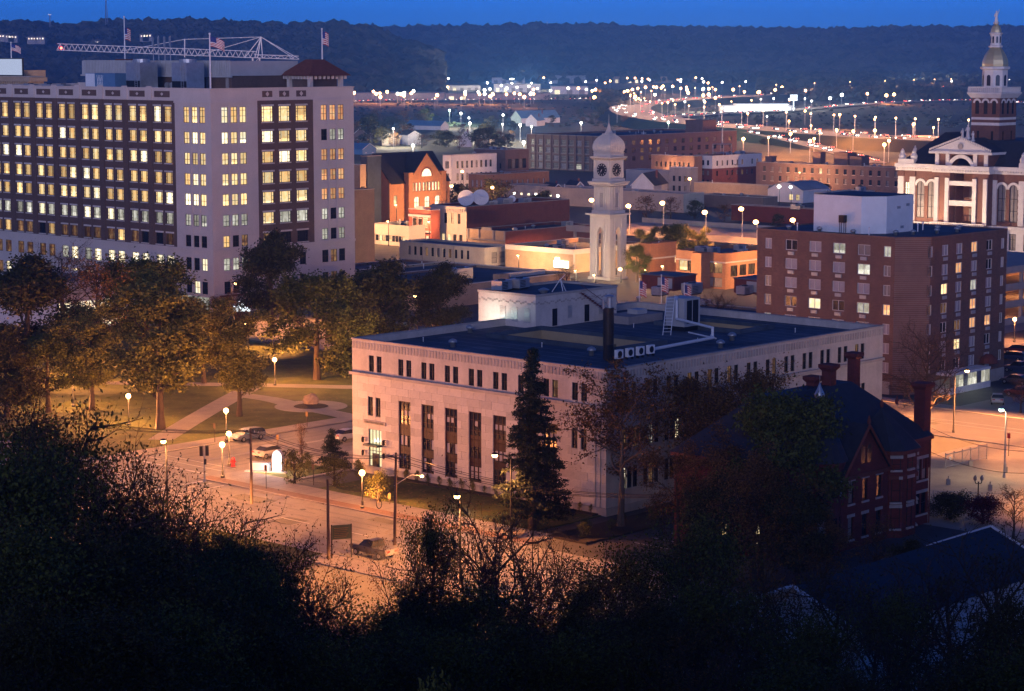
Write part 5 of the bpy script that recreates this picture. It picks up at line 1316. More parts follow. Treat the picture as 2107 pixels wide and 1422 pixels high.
bld('brick_loft', 'brown brick loft building beside the two-tone block', 1428, 388, 322, 1340, 1445, 'brick_dull', 'membrane', wl=W2(8, [(7.6, 2.0), (3.6, 2.0)], 1.0, p=(('lit_dim', 2), ('glass', 2)), hs=()), par=.6, extras=3, maxu=20)
bld('pink_house', 'small pinkish grey three-window shop house', 1420, 402, 346, 1377, 1436, 'plaster_grey', 'membrane', wl=W2(3, [(4.8, 1.9), (1.0, 2.2)], 1.1, m=.9, p=DK), par=.5, maxu=14, coping='trim_white')
two, C, lu, lv, h = bld('two_tone_block', 'two-tone block, white above and red brick below', 1465, 387, 321, 1428, 1568, 'brick_red', 'membrane', wl=W2(3, [(8.4, 1.9), (4.6, 1.9), (1, 2)], 1.1, m=.9, p=DK, arch=None), wr=W2(9, [(8.2, 1.9), (4.4, 1.9)], .95, m=1.5, p=DK, skip=.15), par=.6, zonesL=[(0, 99, 7.2, 99, 1)], zonesR=[(0, 999, 7.2, 99, 1)], mats=['brick_red', 'plaster_white'], extras=4)
mb = MB()
for k in range(3): mb.box(lu * .3 + k * 2, -1.0, 3.0 + k * 2.6, lu * .3 + k * 2 + 2.2, -.1, 3.1 + k * 2.6); mb.tube((lu * .3 + k * 2, -.9, 3 + k * 2.6), (lu * .3 + k * 2 + 2, -.9, 5.6 + k * 2.6), .06, .06, 4)
mb.build('fire_escape', 'metal_dark', two)
hot, C, lu, lv, h = bld('brick_hotel', 'long three-storey pinkish brick building left of the domed courthouse', 1862, 402, 346, 1556, 1885, 'brick_dull', 'membrane_pale', wl=W2(17, [(6.4, 1.9), (3.0, 1.9)], 1.25, m=2, p=(('glass_curtain', 3), ('glass', 3), ('lit_warm', .25)), hs=(.5,), sill='limestone'), par=.4, maxv=140, maxu=22, extras=5)
for y, w_, hh in ((28, 6, 4.2), (40, 3.4, 4.0), (22, 5, 3.0), (62, 3, 1.8)): mb = MB(); mb.box(5, y, h - .4, 5 + w_, y + w_, h + hh); mb.box(4.8, y - .2, h + hh, 5.2 + w_, y + w_ + .2, h + hh + .2); mb.build('roof_house', 'brick_dull', hot)
mb = MB()
for a, b in ((4, 84), (9, 84), (4, 89), (9, 89)): mb.tube((a, b, h - .4), (a, b, h + 6), .16, .16, 5)
for z in (h + 2.8, h + 5.9): mb.path([(4, 84, z), (9, 84, z), (9, 89, z), (4, 89, z), (4, 84, z)], .1, 4)
mb.tube((6.5, 86.5, h + 6), (6.5, 86.5, h + 19), .35, .12, 6); mb.build('sign_tower', 'metal_galv', hot)
low1, C, lu, lv, h = bld('long_low_block', 'long low grey block with a pale roof behind the parking deck', 1406, 438, 400, 1036, 1449, 'plaster_grey', 'membrane_pale', par=.5, maxv=160, maxu=26, extras=7)
for k in range(7):
    y = along(C, V, 1150 - k * 15, 4); mb = MB(); mb.box(-.06, y, 2.7, -.002, y + .9, 3.4); mb.build('lit_vent', 'lamp_white', low1) if k % 3 == 0 else mb.build('window', 'lit_bright', low1)
bld('low_block', 'low dull brick block with one small window before the two-tone block', 1569, 433, 407, 1440, 1600, 'brick_dull', 'membrane', par=.5, maxu=18, extras=3)
bld('low_block', 'long low tan block with a blue wall band left of the vaulted hall', 1581, 414, 383, 1428, 1600, 'brick_tan', 'membrane_pale', par=.4, maxu=16, extras=2)
bld('low_block', 'dark red brick low block before the old stone house', 1674, 464, 431, 1505, 1690, 'brick_deep', 'membrane', par=.5, maxu=20, extras=3)
oldh, C, lu, lv, h = bld('old_stone_house', 'old pale stone house peeping over the white penthouse', 1724, 466, 399, 1675, 1800, 'limestone_dark', 'membrane_dark', wl=W2(3, [(5.6, 2.4), (1.5, 2.4)], 1.2, m=.8, p=DK), par=.3, coping='limestone', extras=3)
C = G(1652, 418); vh = thing('vaulted_hall', 'white vault-roofed hall with floodlit front', 'building', C, TH); L_, D_ = along(C, V, 1580, 5), 16.0
mb = MB(); facade(mb, FL(L_), L_, 0, 4.2, [op(L_ - 2.2, .8, 1.5, 2), op(L_ - 5, .8, 1.5, 2)]); facade(mb, FR(), D_, 0, 4.2); n = 12
arc = [(L_ * k / n, 4.2 + 2.6 * math.sin(PI * k / n)) for k in range(n + 1)]
mb.face([(0, y, z) for y, z in arc][::-1]); mb.build('wall', 'plaster_white', vh)
mb = MB()
for (ya, za), (yb, zb) in zip(arc[:-1], arc[1:]): mb.face([(-.6, ya, za + .05), (D_, ya, za + .05), (D_, yb, zb + .05), (-.6, yb, zb + .05)])
mb.build('vault_roof', 'membrane_pale', vh); window(vh, FL(L_), L_ - 2.2, .8, 1.5, 2, 'lit_warm'); window(vh, FL(L_), L_ - 5, .8, 1.5, 2, 'lit_warm')
# parking deck, with its lamps placed later
C = G(1660, 566); PDZ = 6.6; deck = thing('parking_deck', 'lamp-lit concrete parking deck behind the orange brick offices', 'parking deck', C, TH); dl, du = along(C, V, 1165, 6), 30.0
mb = MB(); mb.box(0, 0, PDZ - .5, du, dl, PDZ); mb.box(.3, .3, 2.6, du - .3, dl - .3, 3.0); d0 = mb.build('slab', 'concrete', deck)
mb = MB(); mb.box(-.02, -.02, PDZ + .001, .25, dl, PDZ + 1.0); mb.box(du - .25, -.02, PDZ + .001, du + .02, dl + .02, PDZ + 1.25); mb.box(.251, -.02, PDZ + .001, du - .251, .25, PDZ + 1.0); mb.build('parapet', 'concrete', deck)
for k in range(14): mb = MB(); mb.box(.3, dl * k / 13.5, 0, .9, dl * k / 13.5 + .6, PDZ - .51); mb.build('column', 'concrete', deck)
mb = MB()
for k in range(28): y = 3 + k * 2.9; mb.face([(12, y, PDZ + .01), (17, y, PDZ + .01), (17, y + .15, PDZ + .01), (12, y + .15, PDZ + .01)])
mb.build('bay_lines', 'paint_white', deck)
C = G(2058, 672); ramp = thing('parking_ramp', 'concrete parking ramp with glowing open floors behind the apartments', 'parking ramp', C, TH); ru, rv = 40, 26
for z in (.0, 3.2, 6.4, 9.6): mb = MB(); mb.box(0, 0, z, ru, rv, z + .4); mb.box(-.1, -.1, z + .401, ru, .15, z + 1.3); mb.box(-.1, .151, z + .401, .15, rv, z + 1.3); mb.build('floor_slab', 'concrete', ramp)
for k in range(6): mb = MB(); mb.box(k * 7.6, .16, 0, k * 7.6 + .6, .7, 9.6); mb.build('column', 'concrete', ramp)
mb = MB(); mb.box(3, 12, .5, ru - 1, 12.3, 9.5); mb.build('core_wall', 'brick_tan', ramp)
# orange brick offices
of1, C, lu, lv, h = bld('orange_office', 'orange-lit brick office wing with a blank corner and white band', 1337, 580, 503, 1315, 1392, 'brick_orange', 'membrane', wr=W2(1, [(3.6, 1.8)], 1.8, m=11, m1=1, p=(('lit_warm', 1),)), par=.7, coping='brick_orange', extras=2)
mb = MB(); mb.box(-.06, -.06, 4.9, lu, -.002, 5.25); mb.box(-.06, -.001, 4.9, -.002, lv, 5.25); mb.box(-.06, -.06, .2, lu, -.003, .5); mb.build('band', 'clock_cream', of1)
of2, C, lu, lv, h = bld('orange_office', 'stepped orange-lit brick offices with wide dark windows', 1492, 596, 523, 1391, 1600, 'brick_orange', 'membrane', wl=W2(5, [(3.4, 2.2), (.4, 2.0)], 2.3, m=.8, p=(('lit_dim', 3), ('glass_curtain', 2), ('lit_warm', 1)), hs=()), wr=W2(5, [(2.6, 2.4)], 2.4, m=1.5, p=(('lit_dim', 2), ('glass', 1)), hs=()), par=.7, coping='brick_orange', maxu=36, extras=6)
mb = MB(); mb.box(-.06, -.06, h - 2.0, lu, -.002, h - 1.7); mb.box(-.06, -.001, h - 2.0, -.002, lv, h - 1.7); mb.build('band', 'clock_cream', of2)
mb = MB(); mb.prism([(-.02, lv * .3), (-2.2, lv * .36), (-2.2, lv * .56), (-.02, lv * .62)][::-1], 0, h); mb.build('bay_front', 'brick_orange', of2)
for y in (lv * .38, lv * .47): window(of2, (-2.2, y + 1.6, -PI / 2), 0.8, 3.0, 1.7, 2.3, 'lit_dim', (), ())
flat, C, lu, lv, h = bld('flat_roof_store', 'sprawling dark blue flat roof with scattered air units behind the courthouse', 1425, 722, 664, 1232, 1600, 'brick_dull', 'membrane_dark', par=.4, maxu=62, maxv=44)
for x, y, k, kd in ((38, 30, 1.5, 'unit'), (32, 33, 1.2, 'unit'), (22, 30, .9, 'vent'), (24, 16, .8, 'unit'), (42, 6, 1.2, 'unit'), (50, 12, 1, 'vent'), (44, 22, 1.2, 'unit')): rooftop(flat, x, y, h - .4, kd, .1, k)
for x, y, w_, d_ in ((40, 36, 7, 8), (46, 20, 9, 6)):
    mb = MB(); mb.box(x, y, h - .4, x + w_, y + d_, h + 2.3); q = mb.build('roof_house', 'rust_red', flat); mb = MB(); mb.box(x - .2, y - .2, h + 2.301, x + w_ + .2, y + d_ + .2, h + 2.5); mb.build('roof', 'membrane', q)
    mb = MB(); mb.box(x - .04, y + .4, h, x - .003, y + d_ * .5, h + 2.0); mb.build('metal_door', 'metal_panel', q)
# lit storefront left, behind the park trees
lit, C, lu, lv, h = bld('lit_showroom', 'brightly lit showroom with a pink wall behind the left park trees', 119, 684, 583, -40, 262, 'plaster_white', 'membrane', wr=W2(6, [(.3, 5.0)], 2.9, m=.6, p=(('lit_bright', 3), ('lit_warm', 2)), vs=(.33, .66), hs=(.5,), fm='frame_white', bar=.12), par=.5, extras=3)
# roof of the tall block behind the office block
bk, C, lu, lv, h = bld('corniced_tower', 'top of a tan brick tower with a heavy cornice and blank lit billboard', 74, 520, 146, -160, 90, 'brick_tan', 'membrane', par=.5, maxu=18, h=44.2)
mb = MB(); mb.box(-1.2, -1.2, h - 1.2, lu + .2, -.002, h - .2); mb.box(-1.2, -.001, h - 1.2, -.002, lv, h - .2)
for k in range(26): mb.box(-.9, k * 1.0, h - 1.9, -.003, k * 1.0 + .45, h - 1.21)
mb.build('cornice', 'brick_tan', bk)
mb = MB(); mb.box(1, 5, h - .5, 8, 26, h + 1.6); q = mb.build('attic', 'brick_tan', bk)
mb = MB(); mb.box(-.1, 3.5, h + .4, .15, 24, h + 4.4); bb = mb.build('billboard', 'billboard_lit', bk); mb = MB(); mb.box(-.16, 3.3, h + .15, .2, 24.2, h + .399); mb.box(-.16, 3.3, h + 4.401, .2, 24.2, h + 4.6); mb.box(-.16, 3.25, h + .15, .2, 3.499, h + 4.6); mb.build('billboard_frame', 'metal_dark', bb)

# small houses in the flats
HC = {}
def house(px, gy, w, d, hh, rise, rz, wm, rm, label):
    r_ = thing('house', label, 'house', G(px, gy), rz, 'small houses between the warehouses and the flats')
    mb = MB(); mb.box(-w / 2, 0, 0, w / 2, d, hh); mb.face([(-w / 2, 0, hh), (w / 2, 0, hh), (0, 0, hh + rise)]); mb.face([(w / 2, d, hh), (-w / 2, d, hh), (0, d, hh + rise)]); mb.build('wall', wm, r_)
    mb = MB(); e = .4
    for s_ in (-1, 1):
        q = [(s_ * (w / 2 + e), -e, hh - .25), (0, -e, hh + rise + .1), (0, d + e, hh + rise + .1), (s_ * (w / 2 + e), d + e, hh - .25)]; mb.face(q if s_ < 0 else q[::-1])
    mb.build('roof', rm, r_)
    mb = MB()
    for s_ in (-1, 1): mb.path([(s_ * (w / 2 + e), -e - .05, hh - .3), (0, -e - .05, hh + rise)], .16, 4)
    mb.build('bargeboard', 'trim_white', r_)
    for x in (-w / 4, w / 4): window(r_, (0, 0, 0), x, 1, .9, 1.5, pick(('glass', 3), ('lit_warm', 1)), fm='frame_white', sill='trim_white'); 
    window(r_, (0, 0, 0), 0, hh - .3, .8, 1.2, pick(('glass', 3), ('lit_dim', 1)), fm='frame_white')
    mb = MB(); mb.box(w * .2, d * .6, hh, w * .2 + .6, d * .6 + .6, hh + rise + .7); mb.build('chimney', 'brick_red', r_)
for i_, a in enumerate(((853, 298, 8, 12, 5.5, 2.2, .5, 'plaster_white', 'slate', 'white house with a dark gable among trees left of the white block'), (958, 303, 7, 11, 4.5, 4.2, .1, 'plaster_white', 'shingle', 'pale steep-gabled house left of the brown warehouse'), (742, 290, 8, 10, 4, 3.5, -.3, 'brick_dull', 'shingle', 'dim gabled house nearest the tall office block'), (775, 290, 8, 10, 4, 3.6, -.2, 'plaster_grey', 'shingle', 'dim grey gabled house second from the tall office block'), (800, 300, 8, 9, 4, 3.2, -.2, 'plaster_cream', 'shingle', 'cream gabled house third from the tall office block'), (915, 268, 8, 30, 3, 3, .9, 'plaster_white', 'metal_blue', 'white gabled shed with a long blue roof'), (1062, 254, 12, 36, 4, 5, -.9, 'plaster_white', 'metal_blue', 'large blue-roofed house with white gables'), (1093, 260, 8, 20, 4, 4, -.3, 'plaster_white', 'metal_blue', 'small blue-roofed house beside the large blue-roofed one'), (1193, 418, 7, 12, 3.2, 4, .25, 'plaster_grey', 'slate', 'white-edged gabled house left of the clock tower'), (1322, 402, 8, 18, 3.6, 4.2, -.35, 'plaster_white', 'shingle', 'white gabled house right of the clock tower'), (1148, 418, 8, 12, 3, 3.4, .3, 'brick_dull', 'slate', 'dark gabled house behind the arched brick row'), (990, 300, 8, 10, 4, 3, -.4, 'plaster_grey', 'shingle', 'grey house between bare trees before the warehouse'), (760, 318, 10, 16, 3, 2.5, .9, 'metal_blue', 'metal_blue', 'low blue-roofed house by the office block edge'))):
    house(*a)
# ------------------------------------------------------------------ red Victorian house
Pq = G(1908, 1076); Lq = 26.0; C = Pq - U * Lq; C.z = 0
vic = thing('victorian_house', 'dark red brick Victorian house with a turret, gable and tall chimneys', 'house', C, TH)
HE, VD = 9.2, 14.0
ax = lambda px, z=8: along(C, U, px, z)
g0, g1 = ax(1714), ax(1810); b0, b1 = g1 + .3, ax(1864); tx = ax(1690)
oo = [op(x, z, 1.0, 2.3) for z in (1.2, 4.9) for x in (ax(1891), ax(1903))] + [op(1.4, z, 1.1, 2.3) for z in (1.2, 4.9)]
mb = MB(); facade(mb, FR(), Lq, 0, HE, oo); ol = [op(x, z, 1.1, 2.3) for z in (1.2, 4.9) for x in (2.5, 6.5, 10.5)]; facade(mb, FL(VD), VD, 0, HE, ol)
mb.face([(Lq, 0, 0), (Lq, VD, 0), (Lq, VD, HE), (Lq, 0, HE)]); mb.face([(Lq, VD, 0), (0, VD, 0), (0, VD, HE), (Lq, VD, HE)]); mb.build('wall', 'brick_deep', vic)
for o in oo: window(vic, FR(), (o[0] + o[1]) / 2, o[2], 1.0, 2.3, 'glass_curtain' if o[2] > 3 else 'glass', (), (.5,), lintel='limestone_dark', sill='limestone_dark')
for k, o in enumerate(ol): window(vic, FL(VD), (o[0] + o[1]) / 2, o[2], 1.1, 2.3, 'lit_warm' if k < 3 else 'glass', (), (.5,), sill='limestone_dark')
mb = MB(); mb.box(-.35, -.35, HE, Lq + .35, -.002, HE + .35); mb.box(-.35, -.001, HE, -.002, VD + .3, HE + .35); mb.box(Lq + .002, -.001, HE, Lq + .35, VD, HE + .35); mb.build('cornice', 'rust_red', vic)
rf = hip(-.4, Lq + .4, -.4, VD + .4, HE + .36, 15.4, 6.4).build('roof', 'slate', vic)
fg = (g0, -1.1, 0); gw = g1 - g0; og = [op(gw * f, z, .95, 2.3) for z in (1.0, 4.7) for f in (.2, .5, .8)]
mb = MB(); facade(mb, fg, gw, 0, 7.6, og); mb.face([(g0, -1.1, 7.6), (g1, -1.1, 7.6), ((g0 + g1) / 2, -1.1, 12.4)]); mb.face([(g0, -1.1, 0), (g0, -1.1, 7.6), (g0, 0, 7.6), (g0, 0, 0)]); mb.face([(g1, -1.1, 0), (g1, 0, 0), (g1, 0, 7.6), (g1, -1.1, 7.6)]); gb = mb.build('gable_bay', 'brick_deep', vic)
for k, o in enumerate(og): window(gb, fg, (o[0] + o[1]) / 2, o[2], .95, 2.3, 'glass' if k % 3 else 'glass_curtain', (), (.5,), lintel='limestone_dark', sill='limestone_dark')
for d in (-.55, .55):
    mb = MB(); mb.box(-.36, -.03, 0, .36, .03, 1.5); mb.face([(.36 * math.cos(PI * k / 8), -.031, 1.5 + .36 * math.sin(PI * k / 8)) for k in range(9)][::-1]); mb.build('arched_window', 'glass', gb, ((g0 + g1) / 2 + d, -1.12, 8.6))
    mb = MB()
    for k in range(8): mb.face([(r_ * math.cos(t), -.05, 1.5 + r_ * math.sin(t)) for r_, t in ((.4, PI * k / 8), (.6, PI * k / 8), (.6, PI * (k + 1) / 8), (.4, PI * (k + 1) / 8))])
    mb.build('arch_ring', 'rust_red', gb, ((g0 + g1) / 2 + d, -1.12, 8.6))
mb = MB(); gm = (g0 + g1) / 2
for s_, ge in ((-1, g0 - .35), (1, g1 + .35)):
    q = [(ge, -1.5, 7.35), (gm, -1.5, 12.6), (gm, 7, 12.6), (ge, 7, 7.35)]; mb.face(q[::-1] if s_ < 0 else q); mb.path([(ge, -1.5, 7.3), (gm, -1.5, 12.5)], .17, 4, 1)
mb.build('gable_roof', ['slate', 'rust_red'], gb)
mb = MB(); mb.box(g0 - .2, -1.3, 7.2, g1 + .2, -1.102, 7.6); mb.build('gable_cornice', 'rust_red', gb)
bw = b1 - b0; pb = [(b0, 0), (b0, -1.0), (b0 + bw * .22, -2.0), (b0 + bw * .78, -2.0), (b1, -1.0), (b1, 0)]
mb = MB(); mb.prism(pb, 0, 8.8); ob = mb.build('bay_tower', 'brick_deep', vic)
for z, h in ((1.0, 2.2), (3.8, 2.4), (7.2, 1.2)):
    for (p, q) in ((pb[1], pb[2]), (pb[2], pb[3]), (pb[3], pb[4])):
        ang = math.atan2(q[1] - p[1], q[0] - p[0]); L_ = math.hypot(q[0] - p[0], q[1] - p[1]); nn = (math.sin(ang) * .16, -math.cos(ang) * .16)
        window(ob, (p[0] + nn[0], p[1] + nn[1], ang), L_ / 2, z, min(.95, L_ * .7), h, 'blind' if z > 7 or random.random() < .5 else 'glass', (), (.5,), lintel='limestone_dark', sill='limestone_dark')
mb = MB(); mb.prism([(x + (x - b0 - bw / 2) * .13, y - .3 if y < 0 else y) for x, y in pb], 8.8, 9.2); mb.prism([(x + (x - b0 - bw / 2) * .1, y - .15 if y < 0 else y) for x, y in pb], 6.2, 6.6); mb.build('band', 'rust_red', ob)
mb = MB(); ap = (b0 + bw / 2, 1.6, 13.2); e_ = [(x + (x - b0 - bw / 2) * .18, y - .4, 9.21) for x, y in pb] + [(b1 + .4, 4, 9.21), (b0 - .4, 4, 9.21)]
for a, b in zip(e_, e_[1:] + e_[:1]): mb.face([a, b, ap])
mb.build('tower_roof', 'slate', ob)
mb = MB(); mb.lathe([(2.3, 0), (2.3, 8.6), (2.55, 8.7), (2.75, 9.3), (2.75, 9.6)], 20, tx, .4); tu = mb.build('turret', 'brick_deep', vic, smooth=False)
mb = MB(); mb.lathe([(3.0, 9.62), (2.3, 11.2), (1.2, 13.8), (.45, 15.6), (.3, 15.9)], 16, tx, .4); mb.build('cone_roof', 'slate', tu)
mb = MB(); mb.lathe([(.5, 15.9), (.55, 16.2), (.35, 16.6), (.2, 16.9), (.05, 17.4)], 10, tx, .4); mb.tube((tx, .4, 17.4), (tx, .4, 18.4), .04, .02, 5); mb.build('finial', 'metal_galv', tu, smooth=True)
for k in range(5):
    t = -PI / 2 - 1.4 + k * .62
    for z in (2.0, 6.0): mb = MB(); mb.box(-.4, -.08, z, .4, .05, z + 1.9); mb.build('arched_window', 'blind' if (k + int(z)) % 3 == 0 else 'glass', tu, (tx + 2.28 * math.cos(t), .4 + 2.28 * math.sin(t), 0), t + PI / 2)
for px, y, z0, z1, w_ in ((1899, .8, 9.0, 15.2, .65), (1705, 6.5, 12.5, 17.6, .55), (1756, 8.5, 13.0, 17.9, .5), (1672, 7.5, 11, 16.4, .5)):
    x = along(C + V * y, U, px, 14); mb = MB(); mb.box(x - w_, y - w_, z0 - 3, x + w_, y + w_, z1 - .7); sq(mb, [(w_, z1 - .7), (w_ + .28, z1 - .35), (w_ + .28, z1), (w_ - .2, z1)], x, y); mb.build('chimney', 'brick_deep', vic)
mb = MB(); mb.tube((Lq + .1, -.1, 0), (Lq + .1, -.1, HE), .08, .08, 6); mb.tube((g1 + .1, -.2, 0), (g1 + .1, -.2, 7.4), .07, .07, 6); mb.build('downpipe', 'rust_red', vic)
for x in (gm, ap[0], Lq - 4): mb = MB(); mb.lathe([(.15, 12.6), (.22, 12.9), (.05, 13.5)], 6, x, -1.4 if x == gm else 1.6); mb.build('ridge_finial', 'rust_red', vic, (0, 0, 0 if x == gm else .6))

# dark blue roofed white house below the viewpoint
C = Vector((25.5, 158, 0)); C.z = hill_z(C.x, C.y) if C.y < 148 else 0
fh_ = thing('white_house', 'white house under a broad dark blue roof half hidden by the foreground trees', 'house', C, TH)
WL_, WU_, WH_ = 11.0, 27.0, 8.2
mb = MB(); facade(mb, FR(), WU_, 0, WH_, [op(5 + 5.5 * k, 4.6, 1.2, 1.8) for k in range(4)]); facade(mb, FL(WL_), WL_, 0, WH_, [op(3, 4.6, 1.1, 1.8), op(8, 4.6, 1.1, 1.8)]); mb.face([(0, 0, WH_), (0, WL_ / 2, WH_ + 2.2), (0, WL_, WH_)]); mb.face([(WU_, 0, 0), (WU_, WL_, 0), (WU_, WL_, WH_), (WU_, WL_ / 2, WH_ + 2.2), (WU_, 0, WH_)]); mb.face([(WU_, WL_, 0), (0, WL_, 0), (0, WL_, WH_), (WU_, WL_, WH_)]); mb.build('wall', 'trim_white', fh_)
for k in range(4): window(fh_, FR(), 5 + 5.5 * k, 4.6, 1.2, 1.8, 'glass', fm='frame_white')
for s_ in (3, 8): window(fh_, FL(WL_), s_, 4.6, 1.1, 1.8, 'glass', fm='frame_white')
mb = MB(); e = .7
mb.face([(-e, -e, WH_ - .2), (WU_ + e, -e, WH_ - .2), (WU_ + e, WL_ / 2, WH_ + 2.4), (-e, WL_ / 2, WH_ + 2.4)]); mb.face([(-e, WL_ / 2, WH_ + 2.4), (WU_ + e, WL_ / 2, WH_ + 2.4), (WU_ + e, WL_ + e, WH_ - .2), (-e, WL_ + e, WH_ - .2)]); mb.build('roof', 'slate', fh_)
mb = MB()
for x in (-e, WU_ + e): mb.path([(x, -e, WH_ - .3), (x, WL_ / 2, WH_ + 2.35), (x, WL_ + e, WH_ - .3)], .2, 4)
mb.build('bargeboard', 'trim_white', fh_)

# ------------------------------------------------------------------ far works and filling station
def works(px0, px1, gy, yt, dep, wm, rm, label, doors=5, z0=0, lit=0):
    A, B = G(px0, gy), G(px1, gy); w = B.x - A.x; h = hgt(A, yt)
    r_ = thing('works_shed', label, 'industrial building', A, 0, 'industrial sheds on the far flats')
    mb = MB(); mb.box(0, 0, 0, w, dep, h); mb.build('wall', wm, r_)
    mb = MB(); mb.face([(-.5, -.5, h + .1), (w / 2, -.5, h + .9), (w / 2, dep, h + .9), (-.5, dep, h + .1)]); mb.face([(w / 2, -.5, h + .9), (w + .5, -.5, h + .1), (w + .5, dep, h + .1), (w / 2, dep, h + .9)]); mb.build('roof', rm, r_)
    for k in range(doors): x = w * (k + .5) / doors; mb = MB(); mb.box(x - w * .22 / doors, -.15, 0, x + w * .22 / doors, -.01, h * .55); mb.build('bay_door', 'lit_bright' if k < lit else 'plaster_grey', r_)
    return r_
for a in ((726, 915, 206, 191, 40, 'plaster_grey', 'membrane_pale', 'left half of the long grey works wall along the far road', 8), (917, 1132, 206, 192.5, 40, 'plaster_grey', 'membrane_pale', 'right half of the long grey works wall along the far road', 9, 0, 2), (730, 880, 181, 169, 60, 'plaster_white', 'membrane_pale', 'pale shed at the far left of the works', 6), (784, 880, 168, 158, 60, 'plaster_white', 'membrane_pale', 'pale rear shed at the left of the works', 4), (892, 955, 160, 151, 50, 'plaster_white', 'membrane_pale', 'small pale shed under the twin orange lamps', 3), (913, 988, 186, 176, 30, 'plaster_white', 'membrane_pale', 'white shed in the middle of the works', 5, 0, 2), (1016, 1112, 190, 174, 40, 'trim_white', 'membrane_pale', 'brightest floodlit white shed of the works', 6, 0, 2), (1012, 1080, 172, 160, 40, 'plaster_white', 'membrane_pale', 'white shed behind the floodlit one', 4), (1128, 1230, 172, 156, 50, 'membrane_pale', 'membrane_pale', 'bluish shed right of the floodlit works', 5), (1134, 1210, 194, 178, 40, 'plaster_white', 'membrane_pale', 'white two-part shed before the bluish one', 3, 0, 1), (1130, 1300, 155, 149, 40, 'membrane_pale', 'membrane_pale', 'thin far shed under the bluff', 6), (1262, 1385, 171, 158, 40, 'brick_tan', 'membrane', 'orange-lit tan shed beyond the highway bend', 9, 0, 4), (1430, 1620, 163, 156, 40, 'membrane_pale', 'membrane_pale', 'far shed with two orange lamps above', 6), (1896, 1965, 178, 168, 40, 'metal_blue', 'metal_blue', 'blue shed left of the gilded dome tower', 3), (1990, 2120, 180, 165, 40, 'plaster_white', 'membrane', 'white shed behind the gilded dome tower', 4, 0, 2)): works(*a)
gs = thing('filling_station', 'dazzling white filling station beside the far road', 'filling station', G(1490, 231), .12)
mb = MB(); mb.box(0, 8, 0, 62, 22, 5.5); mb.build('shop', 'trim_white', gs)
mb = MB(); mb.box(2, 7.8, .6, 60, 7.99, 4.2); mb.build('shop_glass', 'sign_panel', gs)
mb = MB(); mb.box(8, -16, 6.2, 52, 2, 7.4); cnp = mb.build('canopy', 'trim_white', gs)
mb = MB(); mb.box(9, -15, 6.1, 51, 1, 6.19); mb.build('canopy_light', 'sign_panel', cnp)
mb = MB(); mb.box(7.8, -16.2, 6.3, 52.2, -16.01, 7.3); mb.build('canopy_fascia', 'sign_panel', cnp)
for x in (12, 24, 36, 48): mb = MB(); mb.box(x - .4, -8, 0, x + .4, -7.2, 6.2); mb.box(x - 1.2, -7.9, 0, x - .5, -7.3, 2.0); mb.build('pump_column', 'metal_white', gs)
mb = MB(); mb.box(57.5, -12, 0, 58.3, -11.4, 14); mb.box(55, -12.2, 10, 61, -11.2, 15); mb.build('pole_sign', 'sign_panel', gs)
ovp = thing('overpass', 'concrete highway overpass with orange-lit underside', 'bridge', G(1768, 300), 0)
a0 = G(1768, 300); mb = MB(); mb.box(-4, 0, 4.0, 40, 7, 5.5); mb.build('girder', 'concrete', ovp)
for x in (-3, 12, 26): mb = MB(); mb.box(x, 1, 0, x + 1.6, 6, 3.99); mb.build('pier', 'concrete', ovp)

# ------------------------------------------------------------------ lamps
LIGHT = {}
def spot(par, loc, power, col, size=.3, name='lamp_light'):
    key = ('s', power, col, size)
    if key not in LIGHT:
        l = bpy.data.lights.new(name, 'SPOT'); l.energy = power; l.color = col; l.shadow_soft_size = size; l.spot_size = R(140); l.spot_blend = .45; LIGHT[key] = l
    return obj(name, LIGHT[key], par, loc)
def point(par, loc, power, col, size=.25, name='lamp_light'):
    key = (power, col, size)
    if key not in LIGHT:
        l = bpy.data.lights.new(name, 'POINT'); l.energy = power; l.color = col; l.shadow_soft_size = size; LIGHT[key] = l
    return obj(name, LIGHT[key], par, loc)
SOD, WHT, GRN, COOL = (1.0, .34, .10), (1.0, .86, .66), (.66, 1.0, .62), (.72, .9, 1.0)
LM = {}
def globe_lamp(px, py, label, z=4.1, power=22000, group='globe lamps along the park streets', pos=None):
    p = pos or G(px, py, z); zb = .12
    r_ = thing('street_lamp', label, 'street lamp', (p.x, p.y, zb), 0, group)
    if 'globe' not in LM:
        mb = MB(); mb.lathe([(.24, 0), (.24, .25), (.15, .35), (.13, .8), (.075, .95), (.06, 3.4), (.12, 3.5), (.16, 3.6)], 10); LM['gp'] = mb.mesh('post', 'post_black')
        mb = MB(); mb.ball((0, 0, 3.93), .33, 14); LM['globe'] = mb.mesh('globe', 'lamp_sodium', True)
    q = obj('post', LM['gp'], r_); q.scale.z = (z - zb) / 3.93; q = obj('globe', LM['globe'], r_, (0, 0, z - zb - 3.93))
    point(r_, (0, 0, z - zb - .62), power * .16, SOD, .3); spot(r_, (0, 0, z - zb - .55), power, SOD, .3)
for px, py, lb in ((457, 915, 'globe street lamp nearest the crossing kerb'), (471, 892, 'globe street lamp beside the red hydrant'), (465, 845, 'globe street lamp on the park edge above the parked wagon'), (745, 973, 'globe street lamp on the courthouse pavement'), (264, 815, 'globe street lamp left of the big park trees'), (149, 780, 'globe street lamp low among the far left trees'), (56, 725, 'leftmost globe street lamp among dark trees'), (565, 740, 'park lamp beside the straight path')): globe_lamp(px, py, lb, power=40000 if px == 745 else 150000)
globe_lamp(2088, 657, 'globe street lamp at the right edge beyond the apartments', group='globe lamps beyond the apartments')
